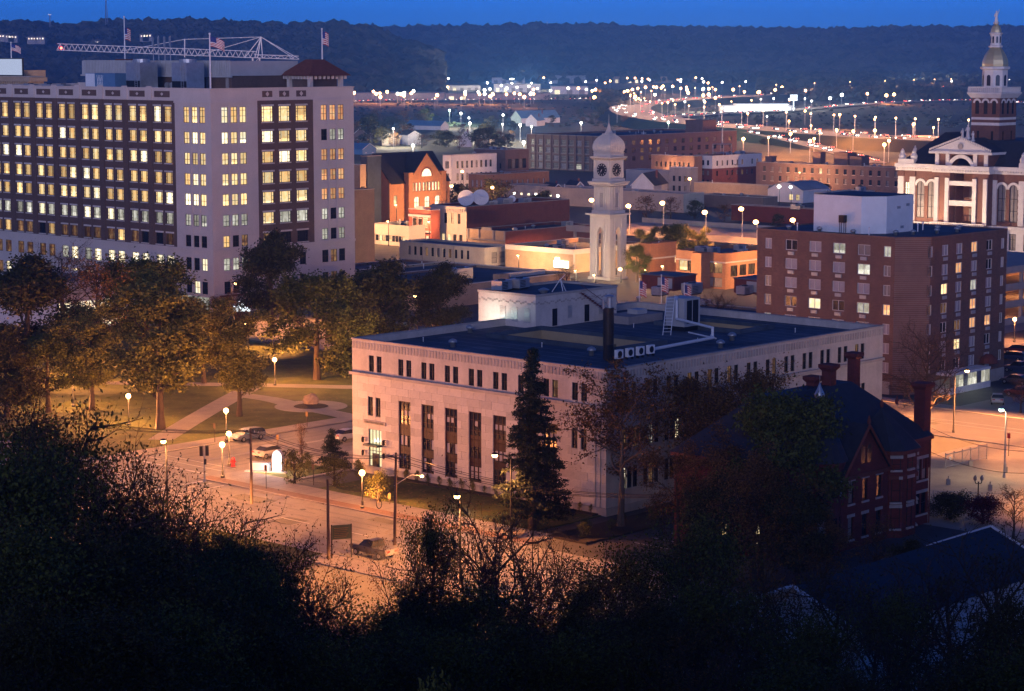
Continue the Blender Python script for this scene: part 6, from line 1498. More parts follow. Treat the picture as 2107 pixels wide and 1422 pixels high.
def arm_lamp(px, py, label, z=8.6, dx=1.7, power=60000, col=SOD, em='lamp_sodium', group=None, dy=0.0, zb=0.0, lit=True, pole='post_black', rad=.3, cat='street lamp', name='street_lamp', omni=False):
    p = G(px, py, z); r_ = thing(name, label, cat, (p.x + dx, p.y + dy, zb), 0, group)
    mb = MB(); mb.tube((0, 0, 0), (0, 0, .5), .2, .16, 8); mb.tube((0, 0, .5), (0, 0, z - zb - .3), .12, .08, 8); mb.build('pole', pole, r_)
    if abs(dx) > .2: mb = MB(); mb.path([(0, 0, z - zb - .35), (-dx * .5, -dy * .5, z - zb + .05), (-dx, -dy, z - zb + .12)], .05, 6); mb.build('arm', pole, r_)
    mb = MB(); mb.lathe([(.1, .2), (.3, .12), (.34, 0)], 12, -dx, -dy); mb.build('lamp_hood', pole, r_, (0, 0, z - zb + .1))
    mb = MB(); mb.ball((-dx, -dy, z - zb), rad, 12, 0, .8); mb.build('bulb', em, r_, smooth=True)
    if lit: (point if omni or power < 9500 else spot)(r_, (-dx, -dy, z - zb - .45), power, col, .3)
    return r_
arm_lamp(1018, 937, 'tall arm lamp glowing before the courthouse spruce', 8.6, 1.7, 16000)
arm_lamp(1990, 763, 'tall arm lamp on the street behind the courthouse', 8.4, -1.6, 420000)
arm_lamp(1939, 670, 'arm lamp shining in front of the apartment corner', 9.0, .05, dy=0)
arm_lamp(2060, 843, 'tall pole lamp with a greenish white head over the fenced lot', 8.2, .6, 2500, (1.0, .62, .3), 'lamp_green', pole='metal_galv')
arm_lamp(485, 583, 'arm lamp at the corner of the tall office block', 7.5, -.8, 16000)
for px, py, lb in ((929, 383, 'street lamp right of the gabled hall'), (1013, 386, 'street lamp over the satellite dishes'), (951, 353, 'street lamp before the white block'), (1141, 417, 'paired orange lamp above the red brick block'), (1419, 368, 'street lamp before the two-tone block'), (885, 690, 'lamp hidden behind the park trees')): arm_lamp(px, py, lb, 8.0, .4, 26000, (1.0, .47, .2), rad=.5, omni=True)
for k, (px, py) in enumerate(((1217, 412), (1293, 424), (1363, 418), (1450, 437), (1525, 430), (1555, 457), (1631, 453))):
    arm_lamp(px, py, 'twin-headed orange lamp standing on the lit parking deck', 13.4 if k not in (5, 6) else 11.5, .35, 260000, rad=.6, group='parking deck lamps', zb=PDZ, pole='metal_galv')
arm_lamp(1987, 455, 'orange lamp before the domed courthouse steps', 8, .3, 22000, rad=.5)
arm_lamp(1276, 554, 'low floodlight glowing at the foot of the clock tower', 3.0, .2, 9000, (1.0, .62, .34), rad=.4)
arm_lamp(1222, 566, 'added low floodlight left of the clock tower foot', 2.0, .2, 8000, (1.0, .62, .34), rad=.25)  # left floodlight added to brighten the tower
arm_lamp(1160, 548, 'low floodlight washing the tan store wall', 1.2, .1, 1500, WHT, 'lamp_white', rad=.2)
arm_lamp(1603, 384, 'dazzling floodlight before the vaulted hall', 9, .2, 12000, WHT, 'lamp_white', rad=.6); arm_lamp(1627, 385, 'cool white floodlight right of the dazzling one', 9, .2, 7000, COOL, 'lamp_cool', rad=.5)
for i_, (x, y, z) in enumerate(((30, 5, 2.4), (18, 5, 5.6), (8, 5, 2.4), (26, 5, 8.8))):
    mb = MB(); mb.box(x - .8, y - .1, z + .28, x + .8, y + .1, z + .38); mb.build('ceiling_light', 'lamp_sodium', ramp); point(ramp, (x, y, z - .1), 1800, SOD, .2)
mb = MB(); mb.box(24.2, 41.0, 15.3, 24.6, 41.6, 15.7); fq = mb.build('floodlight', 'lamp_cool', fed); point(fed, (24.0, 41.3, 16.1), 420, (.8, 1.0, .85), .2)  # assumed floodlight, placed to light the penthouse wall
for pos, z_, pw, lb in ((T(-33.6, -10), 8.6, 60000, 'assumed tall street lamp hidden among the foreground trees below the oak'), (T(-33.6, 34), 8.6, 34000, 'assumed street lamp screened by foreground twigs near the signboard'), (T(70.5, 24), 8.6, 50000, 'assumed street lamp on the pavement behind the courthouse'), (T(44, -44), 8.6, 50000, 'added street lamp at the near corner of the fenced lot'), (T(66, -30), 8.6, 90000, 'added street lamp at the far side of the fenced lot'), (T(90, -30), 8.6, 50000, 'assumed street lamp beside the apartment car park'), (T(90, 120), 8.0, 30000, 'assumed street lamp on the office block pavement behind park trees'), (T(90, 150), 8.0, 20000, 'assumed street lamp near the lit showroom'), (T(60, 130), 5.0, 16000, 'assumed lamp on the far side of the park'), (T(20, 118), 4.2, 20000, 'assumed park lamp screened by the olive trees')):  # unseen lamps park and lot
    q_ = proj((pos.x, pos.y, z_)); arm_lamp(q_[0], q_[1], lb, z_, .3, pw * 6.5, rad=.3)
def facing(C, a, b, z_, pw, lb, col=(1.0, .47, .2)):  # lamp added before a building front to light its wall
    p = Vector((C.x, C.y, 0)) + U * a + V * b; q_ = proj((p.x, p.y, z_)); arm_lamp(q_[0], q_[1], lb, z_, .2, pw, col, rad=.25, omni=True)
facing(G(1180, 562), -8, 10, 4.0, 14000, 'added street lamp before the tan store wall'); facing(G(1180, 562), 8, -8, 4.5, 14000, 'added street lamp between the tan store and the clock tower')
facing(CT, -10, 1, 2.5, 30000, 'added low floodlight on the plaza left of the clock tower', (1.0, .76, .52)); facing(CT, 1, -10, 2.5, 30000, 'added low floodlight on the plaza right of the clock tower', (1.0, .76, .52))  # floodlights added to light the tower over its whole height
facing(G(1492, 596), -9, 10, 5, 20000, 'added street lamp before the stepped orange offices'); facing(G(1337, 580), 6, -9, 4, 14000, 'added street lamp at the blank corner of the orange offices'); facing(G(1492, 596), 10, -7, 5, 16000, 'added street lamp beside the right wing of the orange offices')
facing(G(960, 506), -8, 6, 6.5, 24000, 'added street lamp before the cream shop front'); facing(G(887, 506), -8, 8, 6.5, 22000, 'added street lamp before the painted shop'); facing(G(802, 459), 10, -11, 5, 26000, 'added street lamp before the gabled hall'); facing(G(742, 480), 6, -8, 8, 16000, 'added street lamp before the old corniced block')
facing(G(1985, 527), -14, 4, 7, 26000, 'added street lamp before the domed courthouse front', (1.0, .66, .42)); facing(G(1985, 527), -14, 20, 7, 26000, 'added street lamp left of the domed courthouse front', (1.0, .66, .42)); facing(G(1862, 402), -8, 40, 7, 30000, 'added street lamp before the long brick building'); facing(G(1465, 387), -9, 10, 7, 22000, 'added street lamp before the two-tone block left side')  # extra lamps that brighten the courthouse and its neighbours
for i_ in range(2, len(HWP) - 2, 3):  # lamps added along the median to brighten the highway surface
    if -60 < proj(HWP[i_])[0] < 2160:
        q_ = HWP[i_]; r_ = thing('added_highway_lamp', 'added orange lamp on a pole in the median of the far highway', 'lamp', (q_.x, q_.y, q_.z), 0, 'added highway median lamps'); mb = MB(); mb.tube((0, 0, 0), (0, 0, 10), .15, .12, 5); LM['hp'] = LM.get('hp') or mb.mesh('pole', 'metal_galv'); obj('pole', LM['hp'], r_); mb = MB(); mb.ball((0, 0, 10.3), .5, 8); LM['hb'] = LM.get('hb') or mb.mesh('bulb', 'lamp_orange', True); obj('bulb', LM['hb'], r_); point(r_, (0, 0, 9.2), 70000, (1.0, .5, .28), .4)
# far lamps by colour; each stands where its ray meets a 10 m pole
def far_mesh(col, r_):
    k = (col, r_)
    if k not in LM:
        mb = MB(); mb.tube((0, 0, 0), (0, 0, 9.6), .16, .12, 5); LM['fp'] = LM.get('fp') or mb.mesh('pole', 'metal_galv'); mb = MB(); mb.ball((0, 0, 10), r_, 8); LM[k] = mb.mesh('bulb', col, True)
    return LM['fp'], LM[k]
Z1 = lambda X, Y: (720 + X / 5.2675, 100 + Y / 5.2675)
Z2 = lambda X, Y: (1080 + X / 5.2675, 100 + Y / 5.2675)
Z3 = lambda X, Y: (1440 + X / 4.741, 130 + Y / 4.741)
Z4 = lambda X, Y: (1850 + X / 5.078, Y / 5.078)
far = []
far += [(*Z1(*q), 'o') for q in ((218, 280), (635, 305), (770, 355), (1070, 315), (1357, 180), (1428, 180), (1720, 285), (1850, 280), (1945, 235), (1985, 235), (1680, 290), (1530, 270), (45, 480), (255, 465), (285, 490), (325, 485), (330, 525), (555, 495), (665, 485), (945, 505), (920, 540), (1250, 495), (1205, 540), (1405, 495), (1548, 495), (1697, 495), (1840, 495), (1890, 525), (1990, 490), (2070, 292))]
far += [(*Z1(*q), 'w') for q in ((560, 395), (605, 385), (608, 345), (820, 355), (860, 350), (890, 365), (1640, 400), (1755, 380), (1940, 410), (1700, 430), (1810, 420), (1660, 720), (1203, 702), (1290, 752), (1300, 810), (470, 868), (683, 1052), (1845, 828), (1968, 845), (1885, 1018), (1655, 820))] + [(*Z1(1080, 670), 'g')]
far += [(*Z2(*q), 'o') for q in ((320, 240), (350, 240), (470, 232), (1357, 278), (1195, 320), (1270, 325), (1110, 320), (1820, 285), (1080, 470), (1115, 458), (1165, 445), (1225, 432), (1308, 420), (1395, 415), (1497, 408), (1602, 410), (1690, 432), (1757, 448), (870, 372), (925, 352), (765, 445), (730, 458), (1195, 522), (1295, 540), (1605, 560), (1550, 585))]
far += [(*Z2(*q), 'w') for q in ((1037, 237), (1500, 270), (1000, 675), (1940, 560), (1735, 575), (1390, 690), (1935, 435), (1410, 500), (610, 805), (930, 260), (1690, 335), (1920, 325), (280, 370))] + [(*Z2(1555, 800), 'g')]
far += [(*Z3(*q), 'o') for q in ((445, 120), (515, 120), (190, 405), (1635, 298), (1895, 305), (1820, 315), (1030, 268), (735, 262), (435, 280), (1027, 467), (1365, 503), (1707, 548), (1707, 657), (1170, 665), (1335, 652), (1497, 665), (870, 565), (885, 688), (670, 725), (467, 490), (425, 740), (1115, 738), (1075, 760), (1085, 610), (1845, 757), (1800, 795), (2080, 598), (325, 258), (150, 258), (570, 285))]
far += [(*Z3(*q), 'w') for q in ((45, 375), (595, 350), (720, 345), (870, 350), (1025, 345), (1090, 370), (1270, 342), (1385, 310), (655, 520), (30, 255), (635, 125), (710, 125), (45, 115))]
far += [(*Z4(*q), 'w') for q in ((200, 845), (235, 855), (343, 837), (443, 820), (412, 852), (457, 857), (537, 820), (548, 855), (620, 853), (730, 840), (1082, 832), (1100, 855), (1150, 840), (1187, 918))] + [(*Z4(*q), 'o') for q in ((153, 1297), (360, 1333), (1198, 1053))]
rgf = random.Random(31)
far += [(rgf.uniform(735, 1235), rgf.uniform(146, 201), 'w' if rgf.random() < .6 else 'o') for _ in range(46)] + [(rgf.uniform(1240, 1640), rgf.uniform(148, 172), 'w' if rgf.random() < .5 else 'o') for _ in range(26)] + [(rgf.uniform(1300, 1660), rgf.uniform(178, 212), 'o') for _ in range(16)]  # random extra lamps added to fill out the far band of light
FL_ = {'o': ('lamp_orange', 'orange lamp on a tall pole among the far flats and works', 'far orange lamps', SOD), 'w': ('lamp_white', 'white lamp on a tall pole among the far flats and works', 'far white lamps', WHT), 'g': ('lamp_green', 'greenish white star-bright lamp on a tall pole', 'far greenish lamps', GRN)}
for i_, (px, py, c) in enumerate(far):
    p = G(px, py, 10.0); em, lb, gp, col = FL_[c]; big = .5 + .35 * ((i_ * 7) % 5) / 4 + (.8 if p.y > 2000 else 0)
    pm_, bm_ = far_mesh(em, round(big, 1))
    ar = ('among the far works', 'works') if px < 1240 and py < 200 else ('on the dark flats left of the highway bend', 'left flats') if px < 1240 else ('beyond the gilded dome tower', 'dome side') if px > 1870 and py < 200 else ('round the highway bend', 'highway bend') if px < 1480 else ('by the filling station and far road', 'filling station') if py < 225 else ('on the slopes beside the lower highway', 'lower highway')
    lb = lb.split(' on a ')[0] + ' on a tall pole ' + ar[0] if c != 'g' else 'greenish white lamp on a tall pole ' + ar[0]; gp = gp + ', ' + ar[1]
    r_ = thing('pole_lamp', lb, 'lamp', (p.x, p.y, 0), 0, gp); obj('pole', pm_, r_); obj('bulb', bm_, r_)
    if (p.y < 1350 or i_ % 3 == 0) and i_ < 165: point(r_, (0, -.2, 8.6), ((170000 if p.y > 2000 else 50000) if c == 'o' else 90000 * (5 if p.y > 2000 else 1)), col, .4)
r_ = thing('floodlight_mast', 'floodlight mast pouring white light over the brightest works', 'lamp', (G(1053, 188).x, G(1053, 188).y - 25, 0)); mb = MB(); mb.tube((0, 0, 0), (0, 0, 16), .3, .2, 6); mb.build('pole', 'metal_galv', r_); mb = MB(); mb.box(-3, -.4, 16, 3, .4, 17.2); mb.build('lamp_bank', 'lamp_white', r_); point(r_, (0, 0, 15), 420000, WHT, 1.0); point(r_, (30, 0, 15), 260000, WHT, 1.0)  # second light is set beside the mast without any fixture
point(gs, (30, -20, 5), 60000, (.95, 1, .92), 1.0); point(gs, (30, -6, 5.4), 16000, (.95, 1, .92), 1.0)

# ------------------------------------------------------------------ cars
def car_parts(kind):
    """meshes of a parked car, nose towards +X, 4.6 m long"""
    L = 4.7; w = .9
    if kind == 'sedan': st = [(-2.35, .55, .72, .72, .78), (-2.25, .4, .95, .95, .82), (-1.75, .35, 1.02, 1.02, .88), (-1.05, .3, 1.0, 1.40, .9), (-.2, .3, .98, 1.46, .9), (.55, .3, .96, 1.40, .9), (1.25, .32, .94, .96, .88), (2.0, .36, .82, .82, .85), (2.35, .5, .66, .66, .76)]
    elif kind == 'wagon': st = [(-2.4, .5, .8, .85, .8), (-2.3, .4, 1.0, 1.3, .86), (-1.9, .35, 1.04, 1.52, .9), (-.9, .32, 1.04, 1.58, .92), (.1, .32, 1.02, 1.58, .92), (.7, .32, 1.0, 1.48, .92), (1.35, .34, .98, 1.0, .9), (2.1, .38, .86, .86, .86), (2.4, .5, .68, .68, .78)]
    else: st = [(-2.7, .55, .95, .95, .88), (-2.65, .45, 1.05, 1.05, .92), (-.75, .42, 1.06, 1.06, .94), (-.7, .42, 1.08, 1.72, .94), (.0, .42, 1.08, 1.78, .94), (.5, .42, 1.08, 1.72, .94), (1.15, .44, 1.06, 1.1, .92), (2.2, .5, .98, .98, .9), (2.5, .6, .8, .8, .82)]
    body, glass = MB(), MB(); rings = []
    for x, zb, zm, zt, hw in st:
        tw_ = hw if zt - zm < .08 else hw * .74
        rings.append([(x, -hw * .96, zb), (x, -hw, (zb + zm) / 2 + .05), (x, -hw * .97, zm), (x, -tw_, zt), (x, tw_, zt), (x, hw * .97, zm), (x, hw, (zb + zm) / 2 + .05), (x, hw * .96, zb)])
    for r0, r1, s0, s1 in zip(rings[:-1], rings[1:], st[:-1], st[1:]):
        cab = (s0[3] - s0[2] > .08) or (s1[3] - s1[2] > .08)
        for i in range(8):
            j = (i + 1) % 8; q = [r0[i], r0[j], r1[j], r1[i]]
            if cab and i in (2, 4): glass.face(q)
            elif cab and i == 3 and (s0[3] - s0[2] > .08) != (s1[3] - s1[2] > .08): glass.face(q)
            else: body.face(q)
    body.face(rings[0][::-1]); body.face(rings[-1])
    return body, glass, [(-1.45 if kind != 'pickup' else -1.7), (1.45 if kind != 'pickup' else 1.6)]
CARS = {}
def car(px, py, yaw, kind, paint, label, group=None, z=.03, pos=None):
    key = (kind, paint)
    if key not in CARS:
        b, g, ax_ = car_parts(kind); wh_, rm_ = MB(), MB(); wh_.tube((0, -.11, 0), (0, .11, 0), .34, .34, 18); rm_.tube((0, -.125, 0), (0, .125, 0), .21, .21, 12)
        hl, tl = MB(), MB(); hl.box(-.06, -.2, -.07, .06, .2, .07); tl.box(-.06, -.18, -.08, .06, .18, .08)
        CARS[key] = (b.mesh('body', paint), g.mesh('car_window', 'glass'), wh_.mesh('wheel', 'rubber'), rm_.mesh('rim', 'rim'), hl.mesh('headlight', 'metal_white'), tl.mesh('tail_light', 'hydrant_red'), ax_)
    b, g, wm, rm, hl, tl, ax_ = CARS[key]; p = pos or G(px, py)
    r_ = thing('parked_car' if kind != 'pickup' else 'pickup_truck', label, 'car' if kind != 'pickup' else 'pickup truck', (p.x, p.y, z), yaw, group)
    obj('body', b, r_); obj('car_window', g, r_)
    for x in ax_:
        for y in (-.82, .82): w_ = obj('wheel', wm, r_, (x, y, .34)); obj('rim', rm, w_)
    e1, e0 = (2.3, -2.31) if kind != 'pickup' else (2.46, -2.68)
    for y in (-.55, .55): obj('headlight', hl, r_, (e1, y, .68)); obj('tail_light', tl, r_, (e0, y, .85))
    return r_
car(510, 906, TH + PI, 'wagon', 'paint_slate', 'slate grey wagon parked along the park kerb'); car(556, 940, TH, 'sedan', 'paint_silver', 'silver sedan waiting on the street beside the bright monument'); car(716, 905, TH, 'sedan', 'paint_carwhite', 'white car half hidden behind the courthouse corner')
car(768, 1146, TH + PI / 2, 'pickup', 'paint_darkgrey', 'dark pickup nosing out under the foreground trees', z=.13)
car(2052, 830, TH + .55, 'sedan', 'paint_silver', 'silver sedan parked alone below the apartment block')
for k, (px, py, kd, pt, lb) in enumerate(((2082, 742, 'wagon', 'paint_navy', 'dark blue estate car by the apartments'), (2094, 728, 'wagon', 'paint_maroon', 'maroon car behind the dark blue estate car'), (2096, 766, 'pickup', 'paint_navy', 'dark van-like truck parked nearest the apartment corner'), (2090, 790, 'sedan', 'paint_darkgrey', 'dark grey car below the row by the apartments'), (2100, 815, 'sedan', 'paint_maroon', 'maroon car beside the pinkish bare tree'))): car(px, py, TH + PI / 2 + .1, kd, pt, lb)
car(2100, 525, 1.2, 'sedan', 'paint_maroon', 'small red car in the lit street below the domed courthouse')
for k, (a, b) in enumerate(((80, 118), (84, 128), (80, 140), (76, 104))): car(0, 0, TH + PI / 2, 'sedan' if k % 2 else 'wagon', ('paint_silver', 'paint_navy', 'paint_carwhite', 'paint_darkgrey')[k], ('silver', 'navy', 'white', 'grey')[k] + ' car on the street behind the park trees', pos=T(a, b))
# moving traffic far away, at rest in the scene, lights on
mb = MB(); b_, g_, _a = car_parts('sedan'); n0 = len(b_.v)
tm = MB(); tm.v = b_.v + g_.v; tm.f = b_.f + [tuple(i + n0 for i in f) for f in g_.f]; tm.m = [0] * len(b_.f) + [1] * len(g_.f)
for y in (-.6, .6): tm.box(2.3, y - .24, .5, 2.42, y + .24, .92, 2); tm.box(-2.44, y - .22, .7, -2.33, y + .22, 1.0, 3)
for x in _a:
    for y in (-.82, .82): tm.tube((x, y - .11, .34), (x, y + .11, .34), .34, .34, 8, 4)
TM = [tm.mesh('traffic_car', [c, 'glass', 'headlight', 'tail_light', 'rubber']) for c in ('paint_silver', 'paint_navy', 'paint_maroon')]
rg = random.Random(21); cnt = 0
for pts, offs, step, lb, gp in ((HWP, (-13, -9, -5, 5, 9, 13), 2, 'tiny car with its lights on driving along the far highway', 'highway traffic'), (RMP, (-3, 3), 3, 'tiny car with its lights on descending the highway ramp', 'ramp traffic'), (RD3, (-6, -2, 3, 7), 3, 'tiny car with its lights on passing the filling station', 'traffic by the filling station'), (RD4, (-8, -3, 3, 8), 2, 'tiny car with its lights on before the long grey works', 'traffic before the works')):
    for i in range(0, len(pts) - 1):
        d = pts[i + 1] - pts[i]
        for j in range(max(1, int(d.length / 110))):
            of_ = rg.choice(offs); t = rg.random(); p = pts[i].lerp(pts[i + 1], t); n_ = Vector((-d.y, d.x, 0)).normalized()
            if abs(proj(p)[0] - 1053) > 1150: continue
            q = p + n_ * of_; o = obj('traffic_car', TM[cnt % 3], None, (q.x, q.y, q.z + .02), math.atan2(d.y, d.x) + (PI if of_ > 0 else 0)); tag(o, lb, 'car', gp); cnt += 1
    for i in range(0, len(pts) - 1, 3): pass
print('traffic', cnt, 'far lamps', len(far))
# ------------------------------------------------------------------ trees
def leaf_mesh(name, centres, size, m, rg, per, spread, flat=.75, ratio=.55, droop=0.0):
    """many small leaf faces scattered round twig points"""
    C_ = np.repeat(np.array(centres), per, axis=0); n = len(C_)
    P = C_ + rg.normal(0, 1, (n, 3)) * np.array([spread, spread, spread * flat])
    d = rg.normal(0, 1, (n, 3)); d[:, 2] -= droop; d /= np.linalg.norm(d, axis=1)[:, None]
    e = rg.normal(0, 1, (n, 3)); e -= (e * d).sum(1)[:, None] * d; e /= np.linalg.norm(e, axis=1)[:, None]
    s = size * rg.uniform(.6, 1.35, (n, 1))
    v = np.stack([P - d * s * .5, P + e * s * ratio * .5 - d * s * .08, P + d * s * .5, P - e * s * ratio * .5 - d * s * .08], 1).reshape(-1, 3)
    me = bpy.data.meshes.new(name)
    me.vertices.add(n * 4); me.vertices.foreach_set('co', v.ravel().astype(np.float32))
    me.loops.add(n * 4); me.loops.foreach_set('vertex_index', np.arange(n * 4, dtype=np.int32))
    me.polygons.add(n); me.polygons.foreach_set('loop_start', np.arange(0, n * 4, 4, dtype=np.int32))
    try: me.polygons.foreach_set('loop_total', np.full(n, 4, dtype=np.int32))
    except Exception: pass
    me.materials.append(MAT[m]); me.update(calc_edges=True)
    return me
def make_tree(seed, H, Rc, base, nl, leaf, lm, bark='bark', shape='round', limbs=11, subs=6, twigs=3, spread=.5, twr=.018, n_side=5):
    rg = np.random.default_rng(seed); mb = MB(); ends = []
    tr = H * .021 + .08
    pts = [Vector((0, 0, 0))]
    nseg = 7
    for i in range(1, nseg + 1):
        pts.append(Vector((rg.normal(0, .012 * H) * i / nseg + pts[-1].x * .8, rg.normal(0, .012 * H) * i / nseg + pts[-1].y * .8, H * .86 * i / nseg)))
    rad = lambda t: tr * (1 - .86 * t)
    for i in range(nseg): mb.tube(pts[i], pts[i + 1], rad(i / nseg) * (1.25 if i == 0 else 1), rad((i + 1) / nseg), 8, 0, False)
    def trunk_at(z):
        t = min(max(z / (H * .86), 0), .999) * nseg; i = int(t); return pts[i].lerp(pts[i + 1], t - i)
    def branch(p, d, L, r, lev):
        q = p.copy(); dd = d.copy(); n = 4 if lev < 2 else 3; path = [q.copy()]
        for i in range(n):
            dd = (dd + Vector(rg.normal(0, .16, 3)) + Vector((0, 0, .10 if lev == 0 else .04))).normalized(); q = q + dd * (L / n); path.append(q.copy())
        for i in range(n): mb.tube(path[i], path[i + 1], max(twr * .5, r * (1 - .75 * i / n)), max(twr * .4, r * (1 - .75 * (i + 1) / n)), n_side if lev < 1 else 4 if lev < 2 else 3, 0, False)
        if lev >= 1: ends.extend([path[-1], path[-2]] + ([path[1]] if lev == 2 else []))
        if lev < 2:
            k = subs if lev == 0 else twigs
            for i in range(k):
                t = .28 + .72 * (i + rg.uniform(0, .8)) / k; t = min(t, .98) * n; j = int(t); pp = path[j].lerp(path[j + 1], t - j)
                a = rg.uniform(0, 2 * PI); dl = (path[j + 1] - path[j]).normalized(); u = dl.orthogonal().normalized(); w = dl.cross(u)
                nd = (dl * .7 + (u * math.cos(a) + w * math.sin(a)) * .85 + Vector((0, 0, .12))).normalized(); branch(pp, nd, L * rg.uniform(.34, .5), max(twr, r * .42), lev + 1)
    for i in range(limbs):
        f = (i + .5) / limbs; z = base * H + (H * .84 - base * H) * f; a = i * 2.4 + rg.uniform(-.4, .4)
        prof = {'round': math.sin(PI * (.22 + .70 * f)) , 'vase': .55 + .5 * f, 'oval': math.sin(PI * (.16 + .80 * f)) * .85, 'cone': 1.05 - .9 * f, 'spread': .75 + .35 * math.sin(PI * f)}[shape]
        up = {'round': .25 + .7 * f, 'vase': .9, 'oval': .7, 'cone': .25, 'spread': .35 + .4 * f}[shape]
        branch(trunk_at(z), Vector((math.cos(a), math.sin(a), up)).normalized(), Rc * prof * rg.uniform(.85, 1.12), tr * .42 * (1 - .5 * f), 0)
    branch(trunk_at(H * .8), Vector((0, 0, 1)), H * .16, tr * .3, 0)
    tm = mb.mesh('trunk', bark)
    cm = None
    if nl: per = max(1, nl // len(ends)); cm = leaf_mesh('crown', [tuple(e) for e in ends], leaf, lm, rg, per, spread)
    return tm, cm, H
def make_spruce(seed, H, Rc, nl, leaf, lm='needle'):
    rg = np.random.default_rng(seed); mb = MB(); mb.tube((0, 0, 0), (0, 0, H * .98), H * .017 + .05, .03, 8); ends = []
    n = int(H * 15)
    for i in range(n):
        f = (i + rg.random()) / n; z = H * (.07 + .92 * f); L = Rc * (1 - f) ** .85 * rg.uniform(.75, 1.12) + .15; a = rg.uniform(0, 2 * PI); d = Vector((math.cos(a), math.sin(a), -.22)); p = Vector((0, 0, z)); q = p + d * L; q.z += L * .12
        mb.tube(p, q, .035, .012, 3, 0, False)
        for k in range(max(2, int(L * 4))): t = (k + .7) / max(2, int(L * 4)); ends.append(tuple(p.lerp(q, t)))
    return mb.mesh('trunk', 'bark'), leaf_mesh('crown', ends, leaf, lm, rg, max(1, nl // len(ends)), .16, .7, .28, .5), H
TREES = {}
TREES['green'] = make_tree(1, 14, 5.4, .18, 26000, .34, 'leaf_green', spread=.55)
TREES['dark'] = make_tree(2, 14, 5.2, .14, 28000, .33, 'leaf_dark', shape='oval', spread=.55)
TREES['olive'] = make_tree(3, 15, 5.6, .19, 28000, .33, 'leaf_olive', shape='vase', spread=.5)
TREES['rust'] = make_tree(4, 14, 5.6, .20, 9500, .25, 'leaf_rust', shape='spread', spread=.42)
TREES['belt'] = make_tree(20, 14, 6.0, .14, 17000, .23, 'leaf_rust', shape='round', limbs=14, subs=7, twigs=4, spread=.5)
TREES['bare'] = make_tree(5, 12, 5.0, .22, 5200, .13, 'leaf_rust', shape='spread', limbs=17, subs=9, twigs=6, twr=.016, spread=.4)
TREES['bush'] = make_tree(19, 3, 2.0, .02, 11000, .17, 'leaf_dark', limbs=16, subs=5, twigs=3, spread=.34, twr=.01)
TREES['sparse'] = make_tree(6, 12, 4.6, .2, 2600, .24, 'leaf_rust', shape='vase', limbs=12, subs=7, twigs=4, spread=.35, twr=.015)
TREES['oak'] = make_tree(7, 16, 7.0, .40, 9000, .34, 'leaf_rust', 'bark_pale', 'spread', 11, 8, 4, .4)
TREES['fore_a'] = make_tree(8, 13, 4.8, .08, 25000, .145, 'leaf_dark', shape='oval', limbs=15, subs=7, twigs=4, spread=.42)
TREES['fore_b'] = make_tree(9, 12, 5.0, .08, 20000, .145, 'leaf_green', shape='round', limbs=14, subs=7, twigs=4, spread=.42)
TREES['fore_c'] = make_tree(10, 11, 4.4, .06, 11000, .125, 'leaf_rust', shape='vase', limbs=14, subs=8, twigs=4, spread=.34, twr=.014)
TREES['fore_d'] = make_tree(12, 11, 4.2, .10, 2800, .125, 'leaf_dark', shape='spread', limbs=14, subs=9, twigs=5, spread=.3, twr=.013)
TREES['red'] = make_tree(13, 3, 2.0, .02, 9000, .16, 'leaf_red', limbs=16, subs=5, twigs=3, spread=.34, twr=.01)
TREES['far'] = make_tree(14, 9, 4.0, .1, 1500, .75, 'leaf_dark', limbs=8, subs=4, twigs=2, spread=.7)
TREES['far_bare'] = make_tree(15, 9, 4.2, .1, 450, .6, 'leaf_rust', limbs=9, subs=5, twigs=3, spread=.6, twr=.03)
TREES['shrub'] = make_tree(16, 2.2, 1.2, .02, 1800, .14, 'leaf_olive', limbs=9, subs=4, twigs=2, spread=.22, twr=.008)
TREES['spruce'] = make_spruce(17, 18, 3.3, 52000, .32)
TREES['yew'] = make_spruce(18, 4.8, 2.1, 9000, .22)
def true_h(me):
    c = np.empty(len(me.vertices) * 3, np.float32); me.vertices.foreach_get('co', c); return float(np.percentile(c[2::3], 99.6))
for k_ in TREES: tm_, cm_, _h = TREES[k_]; TREES[k_] = (tm_, cm_, max(true_h(tm_), true_h(cm_) if cm_ else 0))
def ground_z(x, y): return max(0.0, hill_z(x, y)) if y < 148 else 0.0
def tree(name, label, kind, p, H, wide=1.0, rz=None, group=None, cat='tree'):
    tm, cm, h0 = TREES[kind]; s_ = H / h0
    r_ = thing(name, label, cat, p, random.uniform(0, 6.28) if rz is None else rz, group); r_.scale = (s_ * wide, s_ * wide, s_)
    obj('trunk', tm, r_)
    if cm: obj('crown', cm, r_)
    return r_
def tree_px(name, label, kind, px, gy, yt, wide=1.0, rz=None, group=None, cat='tree'):
    p = G(px, gy); return tree(name, label, kind, p, hgt(p, yt), wide, rz, group, cat)
ORD = 'first second third fourth fifth sixth seventh eighth ninth tenth eleventh twelfth thirteenth fourteenth fifteenth sixteenth seventeenth eighteenth nineteenth twentieth'.split() + ['twenty-' + u for u in 'first second third fourth fifth sixth seventh eighth ninth'.split()] + ['thirtieth'] + ['thirty-' + u for u in 'first second third fourth fifth sixth seventh eighth ninth'.split()]
PK = 'trees in and round the park'
